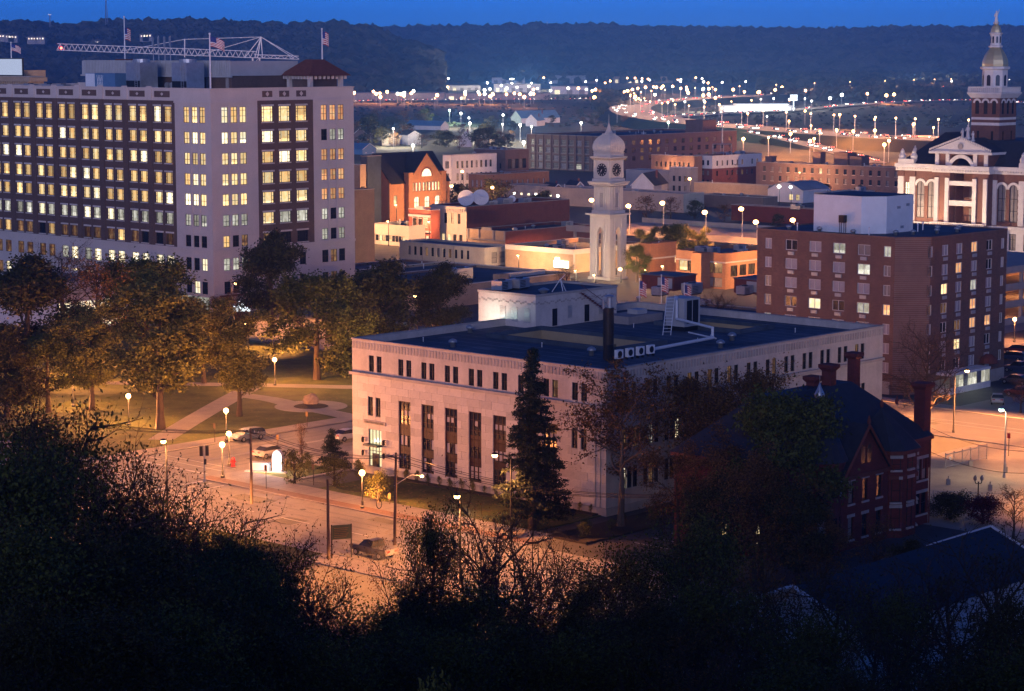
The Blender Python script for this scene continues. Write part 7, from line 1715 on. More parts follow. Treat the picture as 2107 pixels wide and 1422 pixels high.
for a in (('park_tree', 'tallest olive park tree with a pale trunk left of the globe lamps', 'olive', 330, 884, 568, 1.0), ('park_tree', 'bushy green tree behind the tallest olive park tree', 'green', 300, 770, 532, .95), ('park_tree', 'olive park tree above the parked wagon', 'olive', 492, 858, 640, .95), ('park_tree', 'round dark park tree with a lit yellow fringe by the path lamp', 'green', 652, 782, 566, .95), ('park_tree', 'broad dark tree left of the courthouse roof', 'dark', 778, 745, 540, 1.05), ('park_tree', 'dark tree touching the white roof penthouse', 'dark', 905, 715, 546, .85), ('park_tree', 'tall dark tree before the office block corner', 'dark', 560, 690, 482, .78), ('park_tree', 'large black-green tree at the left edge', 'dark', 58, 790, 528, 1.05), ('park_tree', 'thin brown tree before the lit showroom', 'sparse', 205, 790, 522, .8), ('park_tree', 'olive tree over the left street lamps', 'olive', 190, 845, 640, .95), ('park_tree', 'bare spreading tree in front of the office block base', 'bare', 130, 690, 495, 1.0), ('park_tree', 'small dark tree beside the traffic signal', 'rust', 470, 700, 596, .9), ('park_tree', 'dark tree between the path lamp and the courthouse', 'dark', 728, 770, 590, .8), ('park_tree', 'green tree shading the left park path', 'green', 100, 850, 690, 1.0), ('park_tree', 'green tree low at the left edge', 'dark', 15, 860, 690, 1.0), ('park_tree', 'olive tree filling the middle of the park', 'olive', 420, 790, 610, .9)): tree_px(*a[:-1], a[-1] * 1.35, group=PK)
tree_px('spruce_tree', 'tall dark spruce in front of the courthouse', 'spruce', 1095, 1092, 722, 1.2)
tree_px('yew_bush', 'dark cone-shaped evergreen by the courthouse entrance', 'yew', 684, 962, 884, 1.1, cat='bush')
tree_px('oak_tree', 'big leaning oak with sparse rust leaves at the courthouse corner', 'oak', 1278, 1086, 752, 1.1, 2.2)
tree_px('small_tree', 'slim young tree beside the bright monument', 'sparse', 622, 960, 868, .55); tree_px('small_tree', 'yellow-lit young tree on the courthouse lawn', 'shrub', 778, 1036, 968, .8); tree_px('small_tree', 'young bushy tree near the pavement sign', 'shrub', 688, 1000, 935, 1.0); tree_px('small_tree', 'leafy shrub glowing beside the monument', 'shrub', 606, 995, 925, .8)
SD = 'trees round the red Victorian house'
for a in (('side_tree', 'brown tree rising left of the courthouse side windows', 'belt', 1425, 1030, 768, .9), ('side_tree', 'dense brown tree hiding the middle of the courthouse side', 'belt', 1540, 1040, 752, .95), ('side_tree', 'brown tree covering the courthouse side beside the turret', 'belt', 1480, 1085, 800, 1.0), ('side_tree', 'feathery green tree before the Victorian turret', 'green', 1610, 1160, 812, .85), ('side_tree', 'dark tree left of the feathery green one', 'rust', 1500, 1150, 880, 1.15), ('side_tree', 'dark tree between the oak and the Victorian house', 'rust', 1395, 1140, 905, .9), ('side_tree', 'brown tree over the lower Victorian windows', 'rust', 1700, 1215, 1050, 1.0), ('side_tree', 'dark bush-like tree below the gable', 'sparse', 1800, 1215, 1065, 1.0), ('side_tree', 'brown tree screening the lit Victorian windows', 'rust', 1565, 1195, 965, 1.1), ('side_tree', 'blackish tree left of the lit Victorian windows', 'dark', 1470, 1200, 985, .95), ('side_tree', 'blackish tree before the lit Victorian windows', 'belt', 1550, 1205, 930, .95), ('side_tree', 'dark olive tree below the turret', 'dark', 1640, 1210, 1000, .95), ('side_tree', 'low tree below the bay tower', 'dark', 1870, 1235, 1110, 1.0)): tree_px(*a[:-1], a[-1] * 1.15, group=SD)
tree_px('bare_tree', 'reddish bare tree lit from below at the apartment corner', 'bare', 1905, 905, 660, 1.05); tree_px('bare_tree', 'pinkish bare tree at the right edge by the parked cars', 'bare', 2100, 850, 770, 1.1)
tree_px('hedge_bush', 'black rounded bush behind the Victorian house', 'bush', 1955, 1068, 1012, 1.5, cat='bush'); tree_px('hedge_bush', 'deep red bush beside the twin-globe post', 'red', 2022, 1078, 1020, 1.3, cat='bush'); tree_px('small_tree', 'thin twiggy tree at the right edge of the lot', 'sparse', 2085, 1110, 1000, 1.1)
for k, (px, gy, yt, w_) in enumerate(((1335, 560, 468, 1.1), (1390, 556, 462, 1.1), (1440, 555, 470, 1.1), (1310, 580, 505, .9))): tree_px('plaza_tree', ('first', 'second', 'third', 'fourth')[k] + ' green tree of the clump right of the clock tower', 'green' if k % 2 else 'olive', px, gy, yt, w_, group='clump by the clock tower')
tree_px('plaza_tree', 'bare brown tree before the tan store', 'bare', 1165, 610, 540, 1.2); tree_px('plaza_tree', 'bare tree behind the courthouse roof', 'bare', 1475, 700, 596, 1.2); tree_px('plaza_tree', 'small dark tree behind the office block annex', 'far', 1022, 620, 578, 1.0)
for k, (px, gy, yt, kd) in enumerate(((1040, 424, 372, 'far_bare'), (1010, 430, 368, 'far'), (945, 440, 378, 'far'), (1120, 440, 392, 'far'), (1330, 452, 402, 'far_bare'), (1380, 450, 405, 'far_bare'), (1430, 450, 412, 'far'), (1490, 456, 420, 'far_bare'), (1600, 470, 440, 'far'), (1700, 398, 378, 'far'), (1770, 402, 380, 'far'), (1740, 482, 430, 'far_bare'), (2085, 515, 462, 'far_bare'), (1100, 450, 400, 'far'))): tree_px('town_tree', ('bare' if 'bare' in kd else 'dark leafy') + ' street tree ' + ('right of the satellite dishes', 'behind the satellite dishes', 'right of the gabled hall', 'above the far end of the red brick block', 'just right of the clock dials', 'second right of the clock tower', 'between two parking deck lamps', 'behind the parking deck parapet', 'left of the old stone house', 'below the long brick building', 'beside the domed courthouse left corner', 'at the old stone house foot', 'before the domed courthouse right end', 'left of the clock tower lamp')[k] + '', kd, px, gy, yt, 1.1, group='street trees among the low roofs')
rg = random.Random(4)
FT = 'scattered trees on the flats behind the warehouses'
spots = [(760, 292, 242), (735, 286, 250), (785, 300, 262), (832, 296, 255), (905, 300, 268), (918, 304, 270), (868, 305, 275), (985, 308, 264), (1005, 306, 262), (1030, 304, 268), (945, 310, 278), (1045, 302, 275)] + [(rg.uniform(735, 1080), 0, 0) for _ in range(26)] + [(rg.uniform(1100, 1300), 1, 0) for _ in range(8)]
done = []
for px, gy, yt in spots:
    if gy == 0: gy = rg.uniform(252, 312); yt = gy - rg.uniform(18, 34)
    if gy == 1: gy = rg.uniform(236, 262); yt = gy - rg.uniform(14, 24)
    done.append((px, gy, yt, rg.choice(['far', 'far_bare', 'far'])))
for kd, wd in (('far', 'dark leafy'), ('far_bare', 'bare brown')):
    for k, q in enumerate(sorted(x for x in done if x[3] == kd)): tree_px('flats_tree', f'{wd} tree on the flats, {ORD[k]} of its kind from the left', kd, q[0], q[1], q[2], 1.25, group=FT)
for _ in range(24):
    px, gy = rg.uniform(1500, 2107), rg.uniform(238, 312); tree_px('roadside_tree', 'dark low tree on the dark slopes beside the highway', 'far', px, gy, gy - rg.uniform(6, 14), 1.3, group='trees beside the highway')
for k in range(9): tree_px('roadside_tree', 'small evergreen in the row along the far road', 'far', 1120 + k * 13 + rg.uniform(-4, 4), 206, 198 - rg.uniform(0, 3), .8, group='row of evergreens along the far road')
# foreground trees on the bluff: (column, top row, distance, kind, width)
FG = [(55, 775, 140, 'fore_d', .7), (205, 870, 141, 'fore_d', .7), (290, 935, 142, 'fore_d', .7), (470, 1050, 131, 'fore_d', .8), (555, 1080, 133, 'bare', .7), (10, 810, 128, 'fore_c', .9), (85, 855, 138, 'fore_b', .8), (165, 925, 132, 'fore_c', .85), (245, 955, 140, 'fore_c', .85), (320, 985, 142, 'fore_d', .9), (20, 930, 100, 'fore_b', 1.0), (120, 985, 104, 'fore_c', 1.0), (230, 1030, 108, 'fore_a', 1.0), (335, 1070, 112, 'fore_c', .9), (385, 1000, 140, 'fore_d', .8), (455, 1085, 118, 'fore_b', .8), (520, 1115, 122, 'fore_b', .8), (585, 1105, 126, 'fore_c', .8), (60, 1080, 78, 'fore_b', 1.1), (190, 1110, 80, 'fore_a', 1.1), (320, 1110, 84, 'fore_a', 1.1), (440, 1165, 92, 'fore_b', 1.0), (545, 1190, 98, 'fore_a', 1.0), (640, 1140, 128, 'fore_d', .9), (640, 1230, 104, 'fore_c', 1.0),
      (730, 1230, 100, 'fore_d', 1.1), (790, 1250, 96, 'fore_b', 1.0), (835, 1075, 146, 'fore_c', .5), (885, 1045, 146, 'fore_b', .45), (960, 1110, 142, 'fore_d', .8), (1020, 990, 150, 'bare', .7), (1085, 1090, 146, 'fore_d', .9), (870, 1190, 112, 'fore_a', 1.0), (980, 1200, 114, 'fore_b', 1.0), (1090, 1190, 116, 'fore_c', 1.0), (1190, 1130, 134, 'fore_d', 1.0), (1200, 1210, 112, 'fore_a', 1.0), (1290, 1130, 136, 'fore_b', .9), (1370, 1110, 140, 'fore_c', .9), (1450, 1070, 142, 'fore_b', .9), (1540, 1085, 140, 'fore_c', .9), (1330, 1215, 108, 'fore_a', 1.1), (1440, 1200, 112, 'fore_b', 1.0), (1560, 1210, 112, 'fore_c', 1.0), (1650, 1130, 138, 'fore_c', .9), (1720, 1150, 132, 'fore_d', 1.1), (1680, 1270, 96, 'fore_b', 1.0), (1850, 1225, 122, 'fore_b', .9), (1990, 1225, 126, 'fore_c', .9), (1800, 1240, 108, 'fore_d', 1.1), (1870, 1150, 138, 'fore_d', 1.1), (1960, 1130, 140, 'fore_d', 1.0), (2060, 1080, 140, 'fore_d', 1.0), (1780, 1330, 90, 'fore_c', 1.0), (1900, 1310, 94, 'fore_d', 1.2), (2000, 1290, 90, 'fore_c', 1.0), (2090, 1230, 94, 'fore_a', 1.0),
      (60, 1240, 60, 'fore_a', 1.1), (220, 1260, 62, 'fore_a', 1.1), (380, 1250, 66, 'fore_b', 1.1), (520, 1260, 70, 'fore_a', 1.1), (660, 1310, 72, 'fore_b', 1.1), (800, 1330, 74, 'fore_a', 1.1), (920, 1300, 78, 'fore_b', 1.1), (1050, 1290, 80, 'fore_a', 1.1), (1180, 1300, 80, 'fore_b', 1.1), (1300, 1310, 80, 'fore_a', 1.1), (1420, 1310, 78, 'fore_c', 1.1), (1530, 1320, 78, 'fore_d', 1.1), (1640, 1360, 74, 'fore_b', 1.0), (1760, 1400, 68, 'fore_a', 1.0), (1880, 1390, 68, 'fore_d', 1.1), (2010, 1370, 66, 'fore_a', 1.0), (2100, 1340, 66, 'fore_b', 1.0)]
band = lambda d: 'farthest' if d > 124 else 'middle' if d > 85 else 'nearest'
words = {'fore_a': 'dense blackish', 'fore_b': 'dark green', 'fore_c': 'rust-brown', 'fore_d': 'nearly bare', 'bare': 'leafless'}
for k, (px, yt, d, kd, w_) in enumerate(FG):
    x = (px - PX0) / F * d * 1.02; z = ground_z(x, d); top = EYE + (AT(px, yt, d).z - EYE)
    H = top - z + .2
    if H < 1.2: continue
    nth = ORD[sum(1 for q in FG if band(q[2]) == band(d) and (q[0], q[1]) < (px, yt))]
    tree('slope_tree', f'{words[kd]} tree, {nth} from the left in the {band(d)} row of the wooded slope', kd, Vector((x, d, z - .2)), H, w_ * (1.0 if H > 8 else 1.35), group='trees on the wooded slope')
p = AT(885, 1392, 30); tree('slope_shrub', 'yellow-green leafy shoot at the bottom edge', 'shrub', Vector((p.x, p.y, p.z - 2.0)), 2.0, .55, cat='shrub')
# planting against the courthouse
for k in range(26):
    b = 2 + k * 1.2; o = tree('ornamental_grass', 'tan clump of ornamental grass along the courthouse foot', 'shrub', T(-.2 - .5 * (k % 3), b, .2), random.uniform(.8, 1.5), .6, group='ornamental grasses along the courthouse', cat='grass clump')
for k, (a, b) in enumerate(((-8, -4), (-5, -5), (-2, -4), (2, -5), (5, -3.5), (-10, -5.5), (-4, 44), (-3, 42), (-2.5, 45.5), (-5.2, 42.3), (-1.5, 37.5), (-2.8, 36))): tree('bed_shrub', 'low shrub in the planting beds round the courthouse', 'shrub', T(a, b, .15), random.uniform(.9, 1.8), 1.0, group='shrubs round the courthouse', cat='shrub')
# ------------------------------------------------------------------ street furniture, flags, crane
def flag_mesh(w=3.0, h=1.9, seed=0):
    mb = MB(); nx, nz = 14, 13
    P = lambda i, j: (w * i / nx, .22 * math.sin(i * .75 + seed) * i / nx + .05 * math.sin(j), h * j / nz - .35 * w * (i / nx) ** 1.6)
    for i in range(nx):
        for j in range(nz): mb.face([P(i, j), P(i + 1, j), P(i + 1, j + 1), P(i, j + 1)], 2 if (i < 6 and j >= 6) else (0 if j % 2 == 0 else 1))
    return mb.mesh('flag', ['stripe_red', 'trim_white', 'canton_blue'], True)
FM = [flag_mesh(), flag_mesh(1.3, 2.6, 2), flag_mesh(2.6, 1.7, 1)]
def flagpole(p, H, label, fm, fz, yaw, r_=.07):
    t = thing('flagpole', label, 'flagpole', p); mb = MB(); mb.tube((0, 0, 0), (0, 0, H), r_ * 1.4, r_, 8); mb.ball((0, 0, H + .1), r_ * 2, 8); mb.build('pole', 'metal_white', t); obj('flag', FM[fm], t, (r_, 0, fz), yaw)
def RL(C, x, y, z): return Vector((C.x, C.y, 0)) + U * x + V * y + Vector((0, 0, z))
flagpole(RL(CR, .35, .35, RH + .2), 10.2, 'white flagpole with waving flag on the office block corner', 0, 7.9, -.3, .12)
flagpole(RL(CR, 32.5, 4.0, 48.8), 6.0, 'flagpole above the right-hand tiled roof pavilion', 1, 3.0, -.2, .1)
flagpole(RL(CR, 27.5, 62, 48.8), 9.0, 'flagpole above the left-hand tiled roof pavilion', 1, 4.2, -.2, .1)
p = G(74, 520); flagpole(RL(p, 4, 14, 45.7), 7.0, 'flagpole with a pale flag on the corniced tower', 2, 5.0, -.2, .1)
for k, (px, yb, yt) in enumerate(((1315, 629, 575), (1360, 622, 567), (1407, 628, 584))):
    q = G(px, 690); z1 = hgt(q, yt); flagpole(q, z1, ('left', 'middle', 'right')[k] + ' of the three flagpoles behind the courthouse roof', 1, z1 - 2.8, -.5, .07)
# tower crane far behind the office block
D = 640; a0, a1 = AT(118, 103, D), AT(615, 122, D); ap = AT(537, 76, D); cr = thing('tower_crane', 'white lattice tower crane with a long jib behind the office block', 'crane', (ap.x, D, 0))
def lattice(par, name, A, B, hh, n, m='metal_white', r_=.1):
    mb = MB(); up = Vector((0, 0, hh)); sd = Vector((0, .8, 0)); top0, top1 = A + up, B + up
    for s_ in (-1, 1): mb.tube(A + sd * s_, B + sd * s_, r_, r_, 5)
    mb.tube(top0, top1, r_, r_, 5)
    for k in range(n):
        p, q, t = A.lerp(B, k / n), A.lerp(B, (k + 1) / n), A.lerp(B, (k + .5) / n) + up
        for s_ in (-1, 1): mb.tube(p + sd * s_, t, r_ * .6, r_ * .6, 4); mb.tube(t, q + sd * s_, r_ * .6, r_ * .6, 4)
        mb.tube(p + sd, p - sd, r_ * .6, r_ * .6, 4)
    return mb.build(name, m, par)
O_ = Vector((ap.x, D, 0)); mid = AT(527, 119, D)
lattice(cr, 'jib', a0 - O_, mid - O_, 1.8, 34); lattice(cr, 'counter_jib', mid - O_, a1 - O_, .9, 6)
mb = MB()
for dx in (-1.6, -.2, .2, .9): mb.tube(ap - O_, AT(527, 119, D) - O_ + Vector((dx * 2, dx * .5, 0)), .13, .13, 5)
mb.build('apex_frame', 'metal_white', cr)
mb = MB(); m2 = AT(380, 81, D)
for q in (m2, AT(400, 116, D), AT(615, 121, D), AT(605, 120, D)): mb.tube(ap - O_, q - O_, .09, .09, 4)
mb.tube(m2 - O_, AT(250, 105, D) - O_, .09, .09, 4); mb.tube(m2 - O_, AT(380, 118, D) - O_, .16, .16, 5); mb.build('tie_bar', 'metal_white', cr)
mb = MB(); z_ = mid.z
for sx in (-1, 1):
    for sy in (-1, 1): mb.tube((mid.x - ap.x + sx, sy, 0), (mid.x - ap.x + sx, sy, z_), .12, .12, 5)
for k in range(24): mb.tube((mid.x - ap.x - 1, -1, z_ * k / 24), (mid.x - ap.x + 1, -1, z_ * (k + 1) / 24), .07, .07, 4)
mb.build('mast', 'metal_white', cr)
mb = MB(); q = AT(126, 99, D) - O_; mb.ball(tuple(q), .35, 8); mb.build('beacon', 'lamp_red', cr)
# masts and water tower on the bluff
def mast(px, yb, yt, D, label, w=2.2):
    b, t = AT(px, yb, D), AT(px, yt, D); r_ = thing('radio_mast', label, 'radio mast', (b.x, b.y, b.z - 8)); H = t.z - b.z + 8; mb = MB()
    for k in range(3): a = k * 2.1; mb.tube((w * math.cos(a), w * math.sin(a), 0), (.4 * math.cos(a), .4 * math.sin(a), H), .35, .25, 4)
    for k in range(16):
        z0, z1 = H * k / 16, H * (k + 1) / 16; f0, f1 = w + (.4 - w) * k / 16, w + (.4 - w) * (k + 1) / 16
        for j in range(3): a, c = j * 2.1, (j + 1) * 2.1; mb.tube((f0 * math.cos(a), f0 * math.sin(a), z0), (f1 * math.cos(c), f1 * math.sin(c), z1), .2, .2, 4)
    mb.build('lattice', 'metal_galv', r_)
    mb = MB(); mb.box(-2.2, -.3, H, 2.2, .3, H + 1.2); mb.build('antenna', 'metal_galv', r_)
mast(219, 55, -14, 3250, 'tall radio mast reaching past the top edge', 3); mast(103, 60, 31, 3250, 'shorter radio mast on the left bluff', 2.4); mast(1126, 64, 46, 5500, 'thin far mast on the level bluff', 3)
wp = AT(664, 66, 3280); wt_ = thing('water_tower', 'white floodlit water tower on the bluff skyline', 'water tower', (wp.x, wp.y, wp.z - 4)); mb = MB(); mb.ball((0, 0, 15), 5.2, 16, 0, .8); mb.build('tank', 'trim_white', wt_, smooth=True)
for k in range(6): a = k * PI / 3; mb = MB(); mb.tube((4.6 * math.cos(a), 4.6 * math.sin(a), -2), (4 * math.cos(a), 4 * math.sin(a), 13), .35, .3, 5); mb.build('leg', 'trim_white', wt_)
mb = MB(); mb.ball((1.6, -7, 14.5), .9, 8); mb.build('floodlight', 'lamp_white', wt_); point(wt_, (0, -10, 12), 9000, WHT, .5)  # assumed floodlight and light, set before the tank to brighten it
# hillside homes with lights
for k, (px, py) in enumerate(((22, 74), (40, 75), (47, 76), (312, 74), (318, 73), (85, 79), (102, 79), (218, 87))):
    q = AT(px, py, 2980); r_ = thing('hillside_house', 'lit house among the woods of the left bluff', 'house', (q.x, q.y - 60, q.z - 2), 0, 'lit houses on the left bluff'); mb = MB(); mb.box(-6, 0, -6, 6, 9, 3.5); mb.build('wall', 'plaster_grey', r_); mb = MB(); mb.prism([(-6.6, 3.5), (6.6, 3.5), (0, 6.5)], -9.4, .6); o = mb.build('roof', 'shingle', r_); o.rotation_euler = (PI / 2, 0, 0)
    for x in (-3.5, 0, 3.5): mb = MB(); mb.box(x - .8, -.1, .4, x + .8, -.01, 2.2); mb.build('window', 'lit_bright' if (k + int(x)) % 2 else 'lit_warm', r_)
# utility poles with wires
POLES = []
def upole(px, py, H, label, lean=0.0, arms=1):
    p = G(px, py); t = thing('utility_pole', label, 'utility pole', p, TH + PI / 2, 'wooden utility poles'); t.rotation_euler.x = lean
    mb = MB(); mb.tube((0, 0, 0), (0, 0, H), .17, .12, 8); mb.build('pole', 'wood_pole', t)
    for k in range(arms):
        mb = MB(); mb.box(-1.3, -.2, H - .6 - k * .9, 1.3, -.09, H - .45 - k * .9); a = mb.build('crossarm', 'wood_pole', t)
        for x in (-1.15, -.5, .5, 1.15): mb = MB(); mb.lathe([(.05, H - .449 - k * .9), (.07, H - .34 - k * .9), (.03, H - .24 - k * .9)], 6, x, -.15); mb.build('insulator', 'metal_galv', a)
    POLES.append((p, H)); return t
upole(518, 1037, 8.6, 'wooden utility pole at the corner by the silver sedan'); upole(676, 1153, 8.2, 'wooden utility pole beside the roadside signboard', arms=0); p3 = upole(812, 1122, 9.6, 'leaning utility pole carrying an arm lamp before the courthouse', .03)
pp = G(812, 1122); hd = AT(868, 978, 224); 
lm_ = thing('street_lamp', 'small arm lamp fixed to the leaning utility pole', 'street lamp', (pp.x, pp.y, 6.2)); v1 = hd - Vector((pp.x, pp.y, 6.2)); mb = MB(); mb.path([(0, 0, 0), tuple(v1 * .6 + Vector((0, 0, .5))), tuple(v1)], .04, 6); mb.build('arm', 'metal_galv', lm_); mb = MB(); mb.ball(tuple(v1 - Vector((0, 0, .1))), .2, 8, 0, .7); mb.build('bulb', 'lamp_sodium', lm_); point(lm_, tuple(v1 - Vector((0, 0, .5))), 3500, SOD, .2)
def wire(a, b, sag, label):
    mb = MB(); pts = [a.lerp(b, k / 14) - Vector((0, 0, 4 * sag * (k / 14) * (1 - k / 14))) for k in range(15)]; mb.path([p - a for p in pts], .028, 4); o = mb.build('power_line', 'metal_dark', loc=tuple(a)); tag(o, label, 'cable', 'power lines along the street')
def wtop(k, off, dz): p, H = POLES[k]; return Vector((p.x, p.y, H - dz)) + U * off
for off, dz, nm in ((-1.1, .3, 'outer street-side'), (-.5, .3, 'inner street-side'), (.5, .3, 'inner far-side'), (1.1, .3, 'outer far-side')):
    wire(wtop(0, off, dz), wtop(2, off, dz), 1.1, nm + ' power line between the corner pole and the leaning pole'); wire(wtop(2, off, dz), Vector((14, 205, 8.6)) + U * off, 1.2, nm + ' power line running right from the leaning pole')
    wire(Vector((-62, 262, 8.2)) + U * off, wtop(0, off, dz), 1.2, nm + ' power line running left from the corner pole')
wire(wtop(0, 0, 2.4), wtop(1, 0, .4), .9, 'low cable from the corner pole to the signboard pole'); wire(wtop(1, 0, .4), wtop(2, 0, 3.0), .9, 'low cable from the signboard pole to the leaning pole')
wire(G(1915, 880, 6), G(2150, 928, 6), .9, 'upper cable across the fenced lot'); wire(G(1915, 930, 5), G(2150, 972, 5), .9, 'lower cable across the fenced lot')
# traffic signals
def signal(px, py, H, label, lit='lamp_signal_green'):
    p = G(px, py); t = thing('traffic_signal', label, 'traffic signal', p, TH + 2.6, 'traffic signals'); mb = MB(); mb.tube((0, 0, 0), (0, 0, H), .1, .08, 8); mb.tube((0, 0, 0), (0, 0, .4), .2, .18, 8); mb.build('pole', 'metal_galv', t)
    for sx in (-.35, .35):
        mb = MB(); mb.box(sx - .18, -.2, H - 1.25, sx + .18, .15, H - .1); hd_ = mb.build('signal_head', 'post_black', t)
        for k, m_ in enumerate(('lamp_red' if lit == 'lamp_red' else 'rust_red', 'grass_tan', lit if lit != 'lamp_red' else 'post_black')): mb = MB(); mb.tube((sx, -.26, H - .3 - k * .36), (sx, -.201, H - .3 - k * .36), .12, .12, 10); mb.build('lens', m_, hd_)
    mb = MB(); mb.box(-.25, -.18, 2.1, .05, .12, 2.75); mb.build('walk_signal', 'post_black', t)
signal(421, 992, 4.4, 'traffic signal with black heads at the near crossing'); signal(455, 672, 4.8, 'traffic signal glowing green below the office block', 'lamp_signal_green'); signal(443, 668, 4.6, 'traffic signal glowing red below the office block', 'lamp_red')
sg2 = thing('pylon_sign', 'bright white pylon sign at the office block corner', 'sign', G(498, 676), TH - PI / 4); mb = MB(); mb.box(-1.3, -.3, 0, 1.3, .3, 3.2); mb.build('base', 'metal_dark', sg2); mb = MB(); mb.box(-1.5, -.4, 3.21, 1.5, .4, 4.1); mb.build('lit_panel', 'sign_panel', sg2); mb = MB(); mb.box(-.6, -.3, 4.12, .6, .3, 5.0); mb.build('lit_top', 'sign_panel', sg2)
# corner monument, hydrant, boulder
mo = thing('corner_monument', 'glowing white rounded monument with a low plinth on the corner lawn', 'monument', G(572, 972) + Vector((0, 0, .15)), -.25); mb = MB(); n = 12
pf = [(-.62, 0), (.62, 0), (.62, 1.7)] + [(.62 * math.cos(PI * k / n), 1.7 + .9 * math.sin(PI * k / n)) for k in range(1, n)] + [(-.62, 1.7)]
mb.prism(pf, -.35, .35); o = mb.build('slab', 'trim_white', mo); o.rotation_euler = (PI / 2, 0, 0)
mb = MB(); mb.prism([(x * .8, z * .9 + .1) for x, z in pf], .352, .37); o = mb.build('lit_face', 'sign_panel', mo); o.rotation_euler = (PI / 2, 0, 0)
mb = MB(); mb.box(-3.4, -.6, 0, -1.0, .3, 1.0); mb.build('plinth', 'stone_white', mo); mb = MB(); mb.box(-3.8, -1.3, -.02, 1.4, -.61, .12); mb.build('step', 'trim_white', mo); point(mo, (0, -1.3, 1.6), 500, COOL, .3)
hy = thing('fire_hydrant', 'red hydrant on the corner pavement beside two globe lamps', 'hydrant', G(470, 962) + Vector((0.6, 0, .13))); mb = MB(); mb.lathe([(.3, 0), (.3, .12), (.2, .16), (.2, .75), (.27, .8), (.27, .88), (.15, 1.08), (.05, 1.16)], 12); mb.build('barrel', 'hydrant_red', hy, smooth=True)
for a in (0, PI / 2, PI): mb = MB(); mb.tube((.18 * math.cos(a), .18 * math.sin(a), .6), (.36 * math.cos(a), .36 * math.sin(a), .6), .09, .09, 8); mb.build('outlet', 'hydrant_red', hy)
bo = G(640, 834); mb = MB(); rgb = random.Random(3)
mb.lathe([(1.0, 0), (1.1, .5), (.95, 1.0), (.6, 1.35), (.1, 1.45)], 11); mb.v = [(x * rgb.uniform(.85, 1.15), y * rgb.uniform(.6, .85), z * rgb.uniform(.9, 1.1)) for x, y, z in mb.v]; o = mb.build('boulder', 'brick_tan', loc=(bo.x, bo.y, .22)); tag(o, 'lone tan boulder in the round park bed', 'boulder')
# roadside signboard and small signs
sb = thing('signboard', 'dark green two-post signboard beside the near street', 'sign', G(703, 1150) + Vector((0, 0, .12)), 0.3)
for x in (-1.0, 1.0): mb = MB(); mb.box(x - .06, -.06, 0, x + .06, .06, 3.4); mb.build('post', 'post_black', sb)
mb = MB(); mb.box(-.93, -.08, 1.9, .93, .08, 3.35); pn = mb.build('panel', 'sign_green', sb)
for k in range(6): mb = MB(); mb.box(-.75, -.095, 2.1 + k * .18, .5 + .1 * (k % 3), -.081, 2.16 + k * .18); mb.build('text_line', 'grass_tan', pn)
for px, py, H, lb in ((645, 1000, 2.6, 'small parking sign on the courthouse pavement'), (548, 1008, 2.9, 'slim sign post at the corner pavement'), (572, 930, 2.2, 'thin marker post on the street edge'), (632, 880, 2.2, 'sign post at the park edge'), (442, 912, 2.6, 'sign post below the park lamp'), (802, 1040, 1.4, 'small twin stake sign on the lawn'), (2075, 940, 3.0, 'red no-entry sign beside the gate')):
    t = thing('sign_post', lb, 'sign', G(px, py) + Vector((0, 0, .1)), TH - PI / 2, 'small sign posts'); mb = MB(); mb.tube((0, 0, 0), (0, 0, H), .045, .04, 6); mb.build('post', 'steel_brown', t); mb = MB(); mb.box(-.22, -.07, H - .75, .22, -.05, H - .1); mb.build('plate', 'hydrant_red' if 'red' in lb else 'grass_tan', t)
cl = thing('cable_loop', 'black coil of cable hanging from the power line', 'cable', AT(780, 1037, 231)); mb = MB(); mb.path([(.28 * math.cos(k * PI / 8), 0, .5 * math.sin(k * PI / 8)) for k in range(17)], .045, 6); mb.build('coil', 'rubber', cl)
# lot gate, fence, twin-globe post
gA, gB = G(1945, 965), G(2030, 945); gt = thing('lot_gate', 'galvanised chain-link gate across the lit lot', 'gate', (gA.x, gA.y, 0), math.atan2(gB.y - gA.y, gB.x - gA.x)); gl = (gB - gA).length
for z in (.25, 1.75): mb = MB(); mb.tube((0, 0, z), (gl, 0, z), .05, .05, 6); mb.build('rail', 'metal_galv', gt)
for k in range(6): mb = MB(); mb.tube((gl * k / 5, 0, 0), (gl * k / 5, 0, 2.0), .06, .06, 6); mb.build('post', 'metal_galv', gt)
mb = MB(); mb.tube((gl * .4, 0, .25), (gl * .6, 0, 1.75), .035, .035, 5); mb.build('brace', 'metal_galv', gt)
mb = MB(); k = .25
while k < gl + 1.4: mb.tube((max(0, k - 1.5), .02, .25 + max(0, 1.5 - k)), (min(gl, k), .02, 1.75 - max(0, k - gl)), .008, .008, 3); mb.tube((max(0, k - 1.5), .03, 1.75 - max(0, 1.5 - k)), (min(gl, k), .03, .25 + max(0, k - gl)), .008, .008, 3); k += .25
mb.build('mesh_wire', 'metal_galv', gt)
mb = MB(); mb.tube((.9, -.08, 1.2), (.9, -.06, 1.2), .26, .26, 14); mb.build('round_sign', 'paint_white', gt)
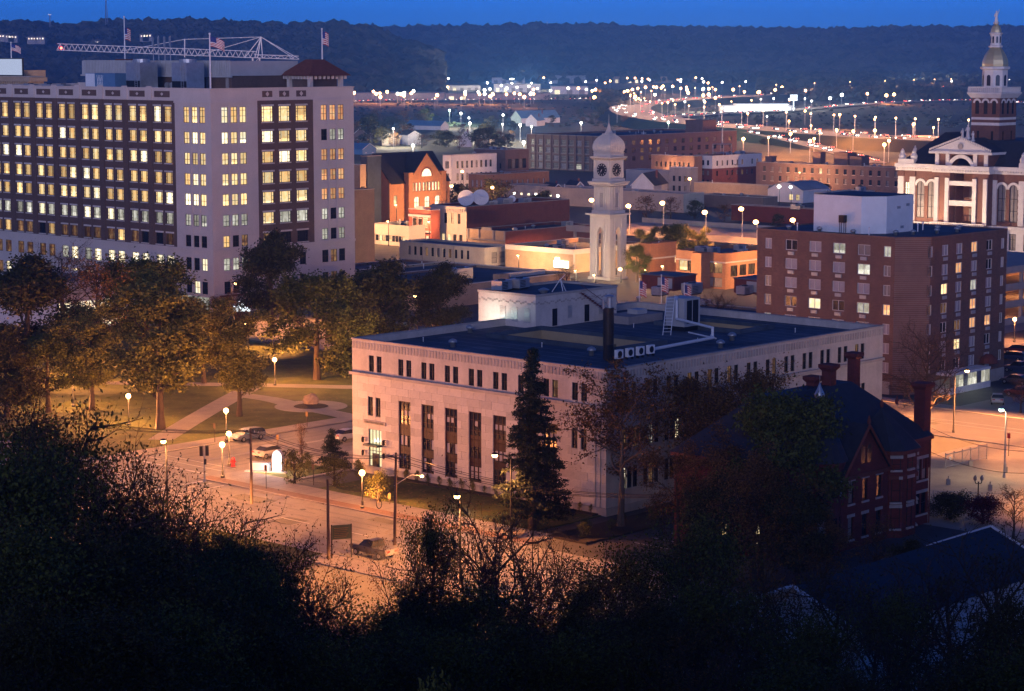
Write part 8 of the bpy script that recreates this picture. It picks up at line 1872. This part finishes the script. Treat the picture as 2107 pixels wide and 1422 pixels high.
tp = thing('twin_globe_post', 'unlit twin-globe lamp post behind the red bush', 'street lamp', G(2012, 1040)); mb = MB(); mb.lathe([(.2, 0), (.2, .4), (.08, .55), (.07, 2.6), (.1, 2.7)], 10); mb.path([(-.38, 0, 2.75), (-.3, 0, 2.5), (.3, 0, 2.5), (.38, 0, 2.75)], .05, 6); mb.build('post', 'post_black', tp)
for x in (-.38, .38): mb = MB(); mb.lathe([(.08, 2.76), (.2, 2.95), (.2, 3.15), (.1, 3.35), (.03, 3.45)], 10, x, 0); mb.build('globe', 'glass_curtain', tp, smooth=True)
for k, (px, py) in enumerate(((1951, 998), (2037, 1010), (2069, 973), (1997, 960))): t = G(px, py); mb = MB(); mb.box(-.22, -.22, 0, .22, .22, .7); mb.tube((0, 0, .7), (0, 0, 1.05), .08, .08, 8); o = mb.build('bollard', 'concrete', loc=(t.x, t.y, .03)); tag(o, ('leftmost', 'nearest', 'rightmost', 'gate-side')[k] + ' short concrete bollard on the lit lot', 'bollard', 'bollards on the lot')
fn_ = thing('lot_fence', 'low chain-link fence along the near side of the lot', 'fence', G(1920, 1030), 0); q0, q1 = Vector((0, 0, 0)), G(2150, 1040) - G(1920, 1030)
for z in (.1, 1.1): mb = MB(); mb.tube(q0 + Vector((0, 0, z)), q1 + Vector((0, 0, z)), .035, .035, 5); mb.build('rail', 'metal_galv', fn_)
for k in range(7): p = q0.lerp(q1, k / 6); mb = MB(); mb.tube(p, p + Vector((0, 0, 1.2)), .045, .045, 6); mb.build('post', 'metal_galv', fn_)
# ------------------------------------------------------------------ evening haze over the river valley
hm = bpy.data.materials.new('haze'); hm.use_nodes = True
hn = hm.node_tree; hn.nodes.clear()
ho = hn.nodes.new('ShaderNodeOutputMaterial'); hv = hn.nodes.new('ShaderNodeVolumePrincipled')
hv.inputs['Color'].default_value = (0.13, 0.40, 1.0, 1); hv.inputs['Density'].default_value = 0.00014
hn.links.new(hv.outputs[0], ho.inputs['Volume'])
MAT['haze'] = hm
mb = MB(); mb.box(-2700, -450, -12, 2700, 6700, 175)
tag(mb.build('haze', 'haze'), 'thin blue evening haze over the town and valley', 'haze', kind='stuff')
